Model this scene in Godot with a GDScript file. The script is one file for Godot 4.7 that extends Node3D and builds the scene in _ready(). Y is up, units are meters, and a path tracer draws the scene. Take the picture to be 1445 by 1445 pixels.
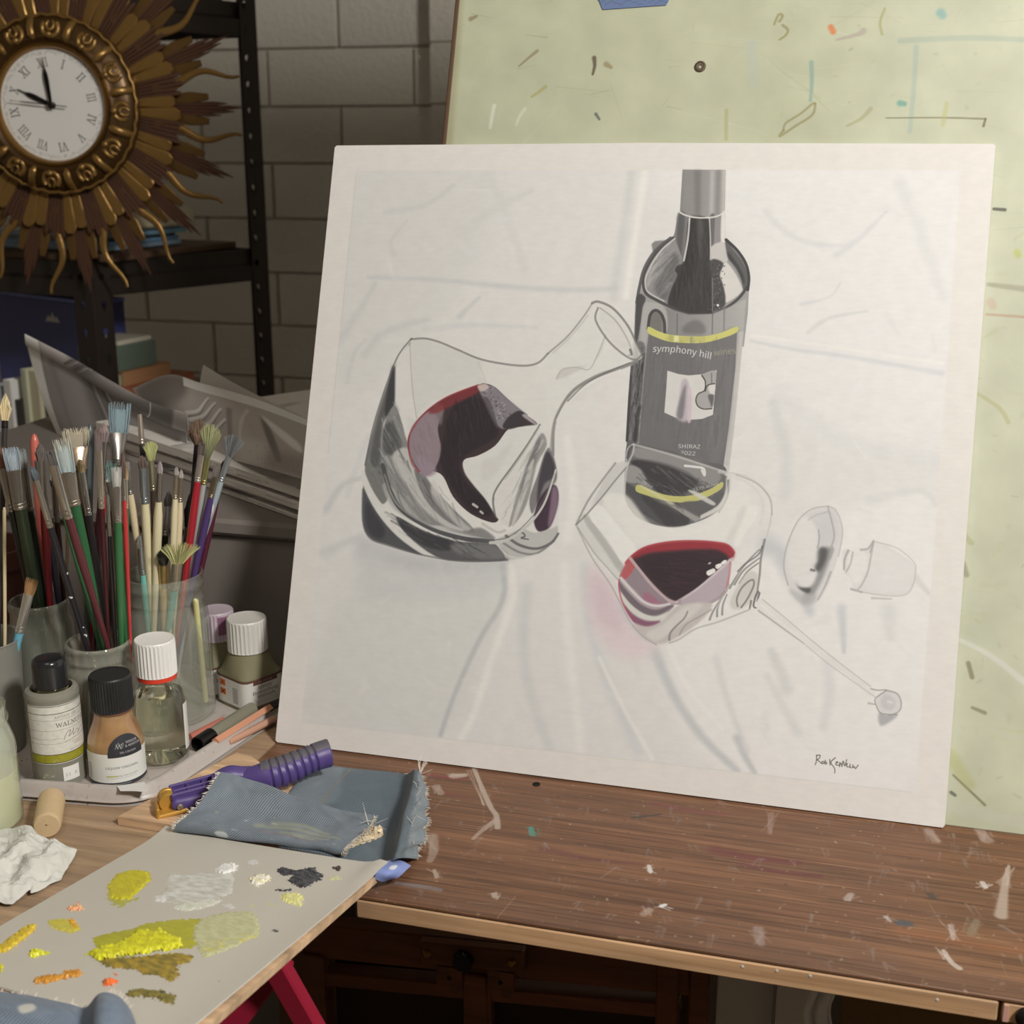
extends Node3D
# A painter's corner: a canvas board leaning on a green drawing board, a bench with brushes and bottles, a steel shelf and a sunburst clock.
# x runs along the bench, y up from the bench top, z towards the viewer; metres.

func _ready() -> void:
	var cam := Camera3D.new()
	cam.name = "camera"
	add_child(cam)
	cam.position = Vector3(0.5155, 0.5439, 1.0268)
	cam.rotation = Vector3(deg_to_rad(-15.743), deg_to_rad(15.486), 0.0)
	var lens := CameraAttributesPhysical.new()
	lens.frustum_focal_length = 30.7266
	lens.frustum_focus_distance = 1.13
	lens.exposure_aperture = 6.5
	cam.attributes = lens
	cam.current = true
	var env := Environment.new()
	env.background_mode = Environment.BG_COLOR
	env.background_color = Color(0.02, 0.02, 0.02)
	env.tonemap_mode = Environment.TONE_MAPPER_LINEAR
	env.tonemap_exposure = 1.0
	env.sdfgi_enabled = true
	env.ssao_enabled = true
	env.ssil_enabled = true
	var we := WorldEnvironment.new()
	we.name = "environment"
	we.environment = env
	add_child(we)
	studio_lamp(Vector3(1.6, 1.55, 1.1), Vector3(0.15, 0.15, -0.1))
	ceiling_light(Vector3(0.3, 1.84, 1.2))
	room()
	bench()
	drawing_board()
	painting()
	shelving()
	shelf_contents()
	sunburst_clock()
	cabinet_and_prints()
	left_table_things()
	brushes()
	clamp_and_denim()
	palette()
	under_bench()

# ------------------------------------------------------------------ light
func studio_lamp(at: Vector3, to: Vector3) -> void:
	# a flood lamp on a stand behind the viewer's right shoulder: the only strong light
	var t := thing("studio_lamp", "black flood lamp on a thin stand lighting the easel from the right", "lamp", at)
	t.look_at_from_position(at, to, Vector3.UP)
	part("reflector", lathe_mesh([Vector2(0.03, 0.16), Vector2(0.06, 0.15), Vector2(0.13, 0.06), Vector2(0.17, -0.02), Vector2(0.173, -0.02), Vector2(0.134, 0.062), Vector2(0.063, 0.155), Vector2(0.0, 0.166)], 32), mat(Color(0.05, 0.05, 0.05), 0.4), t).rotation.x = PI / 2
	var gl := mat(Color(1, 0.97, 0.92), 0.4)
	gl.emission_enabled = true
	gl.emission = Color(1.0, 0.98, 0.941)
	gl.emission_energy_multiplier = 3.0
	part("diffuser", lathe_mesh([Vector2(0.0, 0.008), Vector2(0.16, 0.0), Vector2(0.16, -0.006), Vector2(0.0, 0.002)], 32), gl, t).rotation.x = PI / 2
	var s := thing("lamp_stand", "thin black stand under the flood lamp", "stand", Vector3(at.x, -0.85, at.z))
	part("pole", tube_mesh([Vector3.ZERO, Vector3(0, at.y + 0.85 - 0.16, 0)], [0.012, 0.012], 12), mat(Color(0.05, 0.05, 0.05), 0.4), s)
	for k in 3:
		var a := TAU * k / 3.0
		part("leg", tube_mesh([Vector3(0, 0.35, 0), Vector3(cos(a) * 0.4, 0.012, sin(a) * 0.4)], [0.01, 0.01], 10), mat(Color(0.05, 0.05, 0.05), 0.4), s)
	var l := SpotLight3D.new()
	l.name = "lamp_light"
	add_child(l)
	l.look_at_from_position(at + (to - at).normalized() * 0.03, to, Vector3.UP)
	l.light_color = Color(1.0, 0.98, 0.941)
	l.light_energy = 4.05
	l.light_size = 0.16
	l.spot_angle = 70.0
	l.spot_angle_attenuation = 0.5
	l.spot_range = 12.0
	l.spot_attenuation = 2.0
	l.shadow_enabled = true

func ceiling_light(at: Vector3) -> void:
	var t := thing("ceiling_light", "square white ceiling light panel", "light", at)
	part("frame", box_mesh(Vector3(0.64, 0.02, 0.64), 0.004), mat(Color(0.8, 0.8, 0.78), 0.5), t)
	var gl := mat(Color(1, 0.97, 0.92), 0.4)
	gl.emission_enabled = true
	gl.emission = Color(1.0, 0.94, 0.87)
	gl.emission_energy_multiplier = 0.6
	part("diffuser", box_mesh(Vector3(0.6, 0.006, 0.6), 0.002), gl, t, Vector3(0, -0.012, 0))
	var l := AreaLight3D.new()
	l.name = "panel_light"
	add_child(l)
	l.position = at + Vector3(0, -0.02, 0)
	l.rotation.x = -PI / 2
	l.area_size = Vector2(0.6, 0.6)
	l.light_color = Color(1.0, 0.94, 0.87)
	l.light_energy = 0.56
	l.shadow_enabled = true

# ------------------------------------------------------------------ the room
func room() -> void:
	var paint := mat(alb(210, 198, 182), 0.75)
	rough_noise(paint, 6.0, 0.12, 5, 0.03)
	struct("floor", box_mesh(Vector3(5.4, 0.1, 6.4)), mat(Color(0.3, 0.24, 0.18), 0.8), Vector3(-0.2, -0.9, 0.5))
	struct("ceiling", box_mesh(Vector3(5.4, 0.1, 6.4)), mat(Color(0.78, 0.76, 0.72), 0.9), Vector3(-0.2, 1.91, 0.5))
	struct("wall_left", box_mesh(Vector3(0.1, 2.8, 6.4)), paint, Vector3(-2.85, 0.5, 0.5))
	struct("wall_right", box_mesh(Vector3(0.1, 2.8, 6.4)), paint, Vector3(2.45, 0.5, 0.5))
	struct("wall_front", box_mesh(Vector3(5.4, 2.8, 0.1)), paint, Vector3(-0.2, 0.5, 3.65))
	var back := struct("wall_back", box_mesh(Vector3(5.4, 2.8, 0.1)), paint, Vector3(-0.2, 0.5, -2.27))
	# painted concrete blocks, their joints raked back: 140 mm courses of 392 mm blocks
	var kinds := []
	for k in 3:
		var m := mat(alb(210 + k * 3 - 3, 198 + k * 3 - 3, 182 + k * 2 - 2), 0.7)
		rough_noise(m, 6.0, 0.12, 7 + k, 0.03)
		m.uv1_offset = Vector3(k * 0.37, k * 0.21, 0)
		kinds.append(m)
	var shapes := {}
	var rng := RandomNumberGenerator.new()
	rng.seed = 4
	var pier := struct("trim_1", box_mesh(Vector3(0.42, 2.7, 0.1)), paint, Vector3(-0.345, 0.5, -2.165))
	for r in 15:
		var y := -0.632 + r * 0.1404
		for c in 7:
			var x := -1.0275 + (0.197 if r % 2 == 0 else 0.0) + (c - 4) * 0.394
			var x1 := x + 0.394
			var x0 := x
			if x0 > -0.58: continue
			x1 = minf(x1, -0.57)
			var w := x1 - x0 - 0.007
			if w < 0.03: continue
			var key := snappedf(w, 0.001)
			if not shapes.has(key): shapes[key] = box_mesh(Vector3(w, 0.1356, 0.034), 0.003)
			part("block", shapes[key], kinds[rng.randi() % 3], back, Vector3((x0 + x1) * 0.5 + 0.2, y + 0.07 - 0.5, 0.0496 + rng.randf() * 0.0008))
		for c in 2:
			var off := 0.0 if r % 2 else 0.1
			var w := (0.19 if c == 0 else 0.206) + (off if c == 0 else -off) * 0.5
			var x := -0.5615 + (w * 0.5 if c == 0 else 0.406 - w * 0.5)
			var key := snappedf(w, 0.001)
			if not shapes.has(key): shapes[key] = box_mesh(Vector3(w, 0.1356, 0.034), 0.003)
			part("block", shapes[key], kinds[rng.randi() % 3], pier, Vector3(x + 0.345 + 0.0045, y + 0.07 - 0.5, 0.0428))

# ------------------------------------------------------------------ bench and leaning boards
func wood_canvas(w: int, h: int, base: Color, dark: Color, lite: Color, sd: int, lines: int, fx := 0.03) -> Cv:
	var c := Cv.new(w, h, base)
	var rng := RandomNumberGenerator.new()
	rng.seed = sd
	for k in lines:
		var y := rng.randf() * h
		var x := rng.randf_range(-0.2, 0.9) * w
		var l := rng.randf_range(0.1, 0.6) * w
		var wd := rng.randf_range(1.0, 4.0)
		c.stroke([x, y, x + l * 0.5, y + rng.randf_range(-5, 5), x + l, y + rng.randf_range(-6, 6)], wd, wd * 0.5, dark if rng.randf() < 0.6 else lite, rng.randf_range(0.12, 0.45), 0.2)
	c.grain(0.02, 0.16, sd + 1, fx, 1.0)
	c.grain(0.05, 0.12, sd + 2, 0.12, 1.0)
	return c

func bench() -> void:
	# brown stained top, 220 mm deep in view, with a pale pine lip below its front edge
	var c := wood_canvas(1800, 480, alb(136, 93, 65, 1.38), alb(78, 50, 36, 1.38), alb(160, 118, 88, 1.38), 11, 760)
	var rng := RandomNumberGenerator.new()
	rng.seed = 21
	# worn patches and old paint
	var px := func(x: float, z: float) -> Vector2: return Vector2((x + 0.1) / 0.9 * 1800.0, (z + 0.02) / 0.2405 * 480.0)
	for k in 70:
		var x := rng.randf() * 1800.0; var y := rng.randf() * 480.0
		c.stroke([x, y, x + rng.randf_range(20, 110), y + rng.randf_range(-5, 5)], rng.randf_range(8, 30), rng.randf_range(4, 20), [alb(112, 74, 60, 1.38), alb(150, 98, 62, 1.38), alb(128, 100, 88, 1.38)][rng.randi() % 3], rng.randf_range(0.08, 0.25), 0.0)
	for k in 5:
		c.stroke([0, 470 - k * 9, 600, 472 - k * 8, 1200, 470 - k * 9, 1800, 474 - k * 7], 34, 30, alb(98, 74, 66, 1.38), 0.12, 0.0)
	for s in [[0.395, 0.022, 60, 26, alb(140, 70, 74, 1.38)], [0.455, 0.085, 64, 44, alb(116, 48, 56, 1.38)], [0.475, 0.1, 60, 26, alb(112, 46, 54, 1.38)], [0.17, 0.02, 50, 30, alb(150, 70, 70, 1.38)], [0.2, 0.05, 40, 16, alb(142, 74, 66, 1.38)], [0.33, 0.12, 80, 30, alb(106, 58, 56, 1.38)], [0.62, 0.16, 110, 40, alb(168, 104, 66, 1.38)]]:
		var q: Vector2 = px.call(s[0], s[1])
		c.stroke([q.x - s[2], q.y - 4, q.x, q.y + 5, q.x + s[2], q.y], s[3], s[3] * 0.6, s[4], 0.5, 0.0)
	for k in 620:
		var x := rng.randf() * 1800.0; var y := rng.randf() * 480.0
		var r := rng.randf_range(0.8, 2.6)
		var a := rng.randf() * TAU
		var l := rng.randf_range(0.5, 5.0)
		c.stroke([x, y, x + cos(a) * l, y + sin(a) * l], r * 2, r, [alb(196, 176, 160, 1.38), alb(176, 150, 136, 1.38), alb(190, 160, 128, 1.38), alb(84, 60, 50, 1.38)][rng.randi() % 4], rng.randf_range(0.15, 0.6), 0.5)
	for k in 200:
		var x := rng.randf() * 1800.0; var y := rng.randf() * 480.0
		var a := rng.randf_range(0.9, 2.2)
		var l := rng.randf_range(8, 46)
		for j in 5:
			var o := rng.randf_range(-7, 7)
			c.stroke([x + o, y + rng.randf() * 8, x + o + cos(a) * l * rng.randf(), y + sin(a) * l * rng.randf()], rng.randf_range(2, 9), rng.randf_range(1, 5), [alb(180, 160, 150, 1.38), alb(160, 136, 128, 1.38), alb(140, 130, 134, 1.38)][rng.randi() % 3], rng.randf_range(0.08, 0.3), 0.1)
	for k in 60:
		var x := rng.randf() * 1800.0; var y := rng.randf() * 480.0
		var a := rng.randf_range(-0.2, 0.2) if rng.randf() < 0.6 else rng.randf_range(1.2, 1.9)
		var l := rng.randf_range(30, 170)
		c.stroke([x, y, x + cos(a) * l, y + sin(a) * l], 1.6, 1.0, alb(196, 158, 116, 1.38), rng.randf_range(0.2, 0.55), 0.5)
	# the marks one can pick out
	for m in [
		[[590, 39, 654, 158, 676, 190, 690, 230], 8, 14, alb(205, 185, 168, 1.38), 0.8], [[681, 208, 668, 246, 662, 275], 14, 8, alb(196, 172, 156, 1.38), 0.7],
		[[565, 75, 581, 67], 26, 18, alb(206, 188, 172, 1.38), 0.7], [[743, 215, 751, 237], 11, 12, alb(92, 148, 130, 1.38), 0.9],
		[[898, 138, 923, 126, 942, 114], 7, 4, alb(74, 66, 62, 1.38), 0.85], [[1493, 131, 1482, 193, 1470, 279], 5, 26, alb(206, 186, 170, 1.38), 0.75],
		[[1386, 392, 1395, 417, 1405, 428], 8, 12, alb(214, 198, 184, 1.38), 0.8], [[1450, 193, 1453, 205], 12, 10, alb(220, 206, 196, 1.38), 0.9],
		[[1324, 338, 1341, 335], 12, 14, alb(80, 84, 92, 1.38), 0.8], [[1308, 327, 1314, 337], 8, 6, alb(200, 190, 186, 1.38), 0.7], [[1372, 247, 1377, 258], 12, 10, alb(72, 64, 60, 1.38), 0.6],
		[[1435, 303, 1425, 339], 14, 16, alb(150, 128, 104, 1.38), 0.7], [[1397, 325, 1400, 359], 8, 7, alb(206, 186, 176, 1.38), 0.7], [[1458, 27, 1464, 58], 18, 26, alb(196, 172, 160, 1.38), 0.6],
		[[1375, 50, 1385, 80], 20, 22, alb(190, 166, 154, 1.38), 0.5], [[1131, 409, 1138, 443], 22, 16, alb(176, 156, 150, 1.38), 0.5], [[1252, 293, 1258, 279], 16, 12, alb(196, 178, 170, 1.38), 0.6],
		[[988, 387, 992, 382], 9, 8, alb(232, 224, 216, 1.38), 1.0], [[951, 281, 956, 297], 8, 10, alb(226, 216, 208, 1.38), 0.9], [[966, 414, 972, 401], 16, 14, alb(190, 164, 148, 1.38), 0.6],
		[[740, 422, 743, 429], 12, 10, alb(206, 190, 174, 1.38), 0.7], [[588, 432, 634, 431, 657, 433], 10, 14, alb(150, 146, 152, 1.38), 0.5], [[595, 285, 612, 326, 616, 358], 26, 14, alb(190, 168, 152, 1.38), 0.6], [[567, 274, 564, 245], 10, 12, alb(200, 176, 160, 1.38), 0.5],
		[[547, 121, 563, 144], 20, 14, alb(196, 176, 160, 1.38), 0.55], [[632, 382, 642, 400], 8, 10, alb(204, 184, 164, 1.38), 0.6], [[1121, 62, 1124, 127], 12, 10, alb(176, 146, 132, 1.38), 0.5]]:
		c.stroke(m[0], m[1], m[2], m[3], m[4], 0.4)
		for j in 4:
			c.stroke([m[0][0] + rng.randf_range(-14, 14), m[0][1] + rng.randf_range(-8, 8), m[0][2] + rng.randf_range(-14, 14), m[0][3] + rng.randf_range(-8, 8)], m[1] * 0.3, m[2] * 0.3, m[3], m[4] * 0.5, 0.3)
	var t := thing("bench", "long brown stained bench top spattered with paint, pale pine lip along its front", "bench")
	var g := Geo.new()
	g.box(Vector3(0.8, -0.0016, 0.1), Vector3(1.6, 0.0032, 0.241), 0.0008)
	for k in g.v.size():
		g.u[k] = Vector2((g.v[k].x + 0.1) / 0.9, (g.v[k].z + 0.02) / 0.2405)
	var m := tmat(c.tex(), 0.5)
	m.heightmap_enabled = true
	m.heightmap_texture = m.albedo_texture
	m.heightmap_scale = 0.03
	part("top", g.mesh(), m, t)
	part("core", box_mesh(Vector3(1.59, 0.014, 0.222), 0.001), mat(alb(120, 84, 60), 0.8), t, Vector3(0.8, -0.0103, 0.092))
	var pine := tmat(wood_canvas(1024, 64, alb(196, 152, 112, 1.15), alb(168, 122, 84, 1.15), alb(214, 174, 134, 1.15), 5, 60, 0.1).tex(), 0.6)
	var lip := part("lip", box_uv(Vector3(0.456, 0.0148, 0.018), 0.001), pine, t, Vector3(0.3985, -0.0114, 0.2118))
	lip.set_meta("label", "pale pine lip nailed under the front edge")
	part("lip", box_uv(Vector3(0.9, 0.0148, 0.018), 0.001), pine, t, Vector3(1.0795, -0.0118, 0.2108))
	var w := mat(alb(214, 202, 190, 1.38), 0.6)
	for q in [[0.4585, -0.008], [0.482, -0.007], [0.5045, -0.0068], [0.588, -0.0095]]:
		part("paint_spot", lathe_mesh([Vector2(0.0013, 0.0), Vector2(0.0009, 0.0004), Vector2(0.0, 0.0005)], 8), w, t, Vector3(q[0], q[1], 0.2208)).rotation.x = PI / 2
	part("apron", box_mesh(Vector3(1.5, 0.05, 0.02), 0.002), mat(alb(64, 40, 26, 1.38), 0.7), t, Vector3(0.85, -0.043, 0.02))
	part("leg", box_mesh(Vector3(0.05, 0.83, 0.05), 0.003), mat(alb(64, 40, 26, 1.38), 0.7), t, Vector3(1.4, -0.425, 0.1))
	part("hole", lathe_mesh([Vector2(0.0032, 0.0), Vector2(0.0034, 0.0006), Vector2(0.0026, 0.0004), Vector2(0.0026, 0.0), Vector2(0.0, 0.0)], 14), mat(Color(0.03, 0.025, 0.02), 0.9), t, Vector3(0.2571, 0.0002, 0.0138))
	# the fitting at the far end of the lip
	var b := part("bolt", lathe_mesh([Vector2(0.0078, 0.0), Vector2(0.0078, 0.002), Vector2(0.006, 0.004), Vector2(0.003, 0.0048), Vector2(0.0028, 0.003), Vector2(0.0, 0.003)], 20), mat(Color(0.25, 0.24, 0.23), 0.35, 0.8), t, Vector3(0.6452, -0.0118, 0.2206))
	b.rotation.x = PI / 2
	b.set_meta("label", "steel bolt head")
	part("patch", box_mesh(Vector3(0.0035, 0.013, 0.001), 0.0003), mat(alb(222, 168, 150, 1.38), 0.7), t, Vector3(0.6316, -0.0118, 0.2202))

func box_uv(s: Vector3, bev: float) -> ArrayMesh:
	var g := Geo.new()
	g.box(Vector3.ZERO, s, bev)
	for k in g.v.size():
		g.u[k] = Vector2(g.v[k].x / 1.0 + 0.5, (g.v[k].y + g.v[k].z) / 0.06 + 0.5)
	return g.mesh(20.0)

func drawing_board() -> void:
	var L := 0.34215
	# local axes: x along the bench, y up the slope, z out of the face
	var c := Cv.new(1200, 1200, alb(200, 198, 167, 1.3))
	var rng := RandomNumberGenerator.new()
	rng.seed = 9
	for k in 60:
		var x := rng.randf() * 1200; var y := rng.randf() * 1200
		c.stroke([x, y, x + rng.randf_range(-160, 160), y + rng.randf_range(-60, 60)], rng.randf_range(60, 160), 40, [alb(194, 194, 158, 1.3), alb(206, 203, 178, 1.3), alb(190, 188, 156, 1.3)][rng.randi() % 3], 0.12, 0.0)
	for k in 420:
		var x := rng.randf() * 1200; var y := rng.randf() * 1200
		var l := rng.randf_range(10, 90)
		var a := rng.randf_range(-0.25, 0.35) if rng.randf() < 0.75 else rng.randf() * TAU
		c.stroke([x, y, x + cos(a) * l, y + sin(a) * l], rng.randf_range(1, 2.4), 0.8, [alb(160, 156, 112, 1.3), alb(176, 178, 140, 1.3), alb(222, 220, 200, 1.3), alb(150, 142, 104, 1.3)][rng.randi() % 4], rng.randf_range(0.08, 0.35), 0.3)
	for k in 520:
		var x := 420 + 780 * sqrt(rng.randf()); var y := rng.randf() * 1200
		c.stroke([x, y, x + rng.randf_range(-9, 9), y + rng.randf_range(-5, 5)], rng.randf_range(2, 9), 2, [alb(142, 136, 98, 1.3), alb(176, 172, 110, 1.3), alb(120, 112, 84, 1.3), alb(214, 206, 192, 1.3)][rng.randi() % 4], rng.randf_range(0.08, 0.3), 0.1)
	for k in 160:
		var x := 560 + 640 * rng.randf(); var y := rng.randf_range(300, 1200)
		c.stroke([x, y, x + rng.randf_range(-40, 40), y + rng.randf_range(-4, 14)], rng.randf_range(4, 20), 3, [alb(190, 188, 116, 1.3), alb(160, 152, 96, 1.3), alb(178, 176, 132, 1.3)][rng.randi() % 3], rng.randf_range(0.1, 0.35), 0.0)
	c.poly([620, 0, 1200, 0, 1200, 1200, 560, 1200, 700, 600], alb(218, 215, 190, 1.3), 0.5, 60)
	for s in [
		[[219, 149, 221, 161, 219, 174], 9, 4, alb(92, 76, 60, 1.3), 1.0], [[238, 159, 246, 164], 12, 6, alb(150, 130, 90, 1.3), 0.8], [[105, 160, 118, 148, 131, 137], 3, 7, alb(140, 120, 84, 1.3), 0.7], [[69, 254, 70, 237, 72, 220], 7, 8, alb(232, 228, 206, 1.3), 0.9], [[109, 250, 113, 237, 120, 226], 5, 8, alb(226, 222, 200, 1.3), 0.8],
		[[22, 85, 31, 81], 10, 5, alb(140, 118, 84, 1.3), 0.8], [[129, 207, 139, 200, 149, 192], 5, 7, alb(176, 166, 104, 1.3), 0.8], [[229, 234, 235, 242], 6, 4, alb(84, 92, 92, 1.3), 0.9], [[557, 110, 561, 117], 11, 12, alb(226, 124, 70, 1.3), 1.0], [[566, 129, 597, 121, 602, 117], 3, 14, alb(176, 158, 148, 1.3), 0.7],
		[[704, 93, 707, 97], 18, 16, alb(126, 178, 176, 1.3), 0.7], [[653, 132, 709, 130, 756, 130, 816, 134], 12, 10, alb(170, 182, 166, 1.3), 0.6], [[534, 161, 537, 190, 537, 216], 9, 6, alb(128, 164, 156, 1.3), 0.7], [[675, 141, 676, 191, 675, 262], 10, 8, alb(166, 184, 174, 1.3), 0.55], [[659, 221, 665, 222], 12, 10, alb(100, 164, 150, 1.3), 0.8],
		[[642, 242, 717, 242, 773, 244], 2, 3, alb(120, 112, 82, 1.3), 0.7], [[773, 244, 771, 254], 3, 4, alb(100, 92, 66, 1.3), 0.8], [[448, 133, 453, 168, 455, 189], 26, 22, alb(190, 194, 186, 1.3), 0.5], [[420, 230, 422, 261, 423, 272], 8, 7, alb(176, 172, 118, 1.3), 0.7], [[590, 253, 608, 243, 620, 229], 4, 9, alb(166, 158, 114, 1.3), 0.6], [[628, 122, 624, 105, 629, 85], 5, 4, alb(174, 170, 112, 1.3), 0.8],
		[[784, 953, 825, 970, 871, 1001], 7, 13, alb(226, 222, 208, 1.3), 0.9], [[792, 369, 806, 370], 5, 6, alb(70, 66, 56, 1.3), 0.9], [[792, 473, 838, 478], 8, 12, alb(140, 132, 108, 1.3), 0.5], [[792, 514, 840, 516], 4, 5, alb(190, 130, 104, 1.3), 0.5], [[796, 497, 799, 502], 18, 16, alb(206, 160, 140, 1.3), 0.5], [[789, 623, 817, 641, 829, 659], 6, 8, alb(184, 176, 120, 1.3), 0.6], [[825, 428, 827, 432], 14, 12, alb(186, 196, 92, 1.3), 0.7],
		[[764, 797, 793, 824], 16, 10, alb(166, 164, 108, 1.3), 0.5], [[784, 853, 790, 867], 12, 10, alb(128, 122, 92, 1.3), 0.6], [[800, 984, 806, 1002], 8, 8, alb(116, 106, 78, 1.3), 0.7], [[809, 1042, 825, 1047], 5, 7, alb(126, 116, 84, 1.3), 0.7], [[791, 1133, 801, 1141, 833, 1167], 3, 4, alb(120, 112, 84, 1.3), 0.8], [[790, 1156, 795, 1159], 6, 5, alb(96, 92, 84, 1.3), 0.9], [[785, 1109, 812, 1143], 30, 22, alb(186, 182, 104, 1.3), 0.45], [[785, 1173, 834, 1180, 883, 1184], 26, 26, alb(214, 206, 190, 1.3), 0.5],
		[[503, 259, 498, 268, 519, 253, 541, 237, 544, 221], 4, 4, alb(150, 140, 92, 1.3), 0.8], [[503, 259, 505, 249, 525, 235, 540, 221, 544, 221], 3, 4, alb(150, 140, 92, 1.3), 0.8], [[478, 104, 483, 90, 489, 92, 485, 100], 4, 5, alb(150, 140, 92, 1.3), 0.8], [[490, 106, 498, 113, 495, 121, 487, 127], 5, 3, alb(150, 138, 88, 1.3), 0.8], [[718, 252, 721, 222], 8, 9, alb(192, 186, 118, 1.3), 0.6]]:
		c.stroke(s[0], s[1], s[2], s[3], s[4] * 0.8, 0.2)
	c.stroke([0, 40, 6, 400, 4, 1200], 26, 20, alb(160, 150, 112, 1.3), 0.5, 0.0)
	c.grain(0.01, 0.05, 3)
	var t := thing("drawing_board", "pale green drawing board with old paint marks leaning behind the canvas", "board", Vector3(0, 0.0005, -0.006))
	t.rotation.x = -L
	var g := Geo.new()
	g.box(Vector3(0.11 + 0.625, 0.62, -0.0065), Vector3(1.25, 1.24, 0.012), 0.001)
	for k in g.v.size():
		g.u[k] = Vector2((g.v[k].x - 0.11) / 0.75, 1.0 - g.v[k].y / 0.75)
	var m := tmat(c.tex(), 0.5)
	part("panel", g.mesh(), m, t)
	part("edge_band", box_mesh(Vector3(0.004, 1.238, 0.0122), 0.0008), mat(alb(98, 70, 48, 1.3), 0.6), t, Vector3(0.1085, 0.62, -0.0066))
	var s := part("screw", lathe_mesh([Vector2(0.0052, 0.0), Vector2(0.005, 0.0007), Vector2(0.0038, 0.0009), Vector2(0.0034, 0.0004), Vector2(0.0015, 0.0003), Vector2(0.0012, -0.0006), Vector2(0.0, -0.0006)], 18), mat(Color(0.42, 0.38, 0.33), 0.4, 0.7), t, Vector3(0.3458, 0.647, 0.0))
	s.rotation.x = PI / 2
	# masking tape at the top
	var tape := Cv.new(256, 64, alb(112, 128, 166, 1.3))
	tape.stroke([20, 20, 60, 30, 90, 24], 16, 10, alb(96, 150, 92, 1.3), 0.8, 0.3)
	tape.stroke([110, 12, 130, 16, 160, 8], 12, 8, alb(104, 152, 96, 1.3), 0.8, 0.3)
	for k in 14: tape.stroke([k * 18 + 10, 34 + (k * 7) % 20, k * 18 + 26, 30 + (k * 5) % 22], 5, 3, alb(88, 100, 132, 1.3), 0.5, 0.3)
	var tg := Geo.new()
	tg.prism(PackedVector2Array([Vector2(0.2405, 0.7205), Vector2(0.243, 0.7145), Vector2(0.247, 0.711), Vector2(0.2512, 0.7022), Vector2(0.28, 0.7035), Vector2(0.3098, 0.7048), Vector2(0.312, 0.709), Vector2(0.3116, 0.7205)]), 0.0, 0.0004)
	for k in tg.v.size(): tg.u[k] = Vector2((tg.v[k].x - 0.24) / 0.073, 1.0 - (tg.v[k].y - 0.702) / 0.0185)
	var tp := part(numbered("masking_tape"), tg.mesh(), tmat(tape.tex(), 0.7), self, t.transform * Vector3(0, 0, 0))
	tp.transform = t.transform * Transform3D(Basis(), Vector3(0, 0, 0.0001))
	tag(tp, "torn blue masking tape stuck at the top of the green board", "tape")

# ------------------------------------------------------------------ the painting on its white board
func painting() -> void:
	var cv := Cv.new(1560, 1495, alb(216, 207, 197))
	paint_cloth(cv)
	paint_bottle(cv)
	paint_decanter(cv)
	paint_glass(cv)
	paint_stopper(cv)
	cv.grain(0.02, 0.014, 8)
	cv.grain(0.09, 0.012, 9, 0.25, 1.0)
	var t := thing("painting", "square still life painting of wine bottle, tilted decanter and fallen glass on white cloth, unframed", "painting", Vector3(0, 0.0005, 0.0))
	t.rotation.x = -0.34215
	var poly := PackedVector2Array([Vector2(0.0018, 0.001), Vector2(0.5985, 0.0008), Vector2(0.6002, 0.003), Vector2(0.6022, 0.574), Vector2(0.6003, 0.5757), Vector2(0.3, 0.5765), Vector2(0.0025, 0.5738), Vector2(0.0005, 0.572), Vector2(0, 0.003)])
	var g := Geo.new()
	g.prism(poly, -0.0032, 0.0)
	for k in g.v.size(): g.u[k] = Vector2(g.v[k].x / 0.6, 1.0 - g.v[k].y / 0.575)
	var m := tmat(cv.tex(), 0.55)
	part("canvas_board", g.mesh(30.0), m, t)

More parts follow.
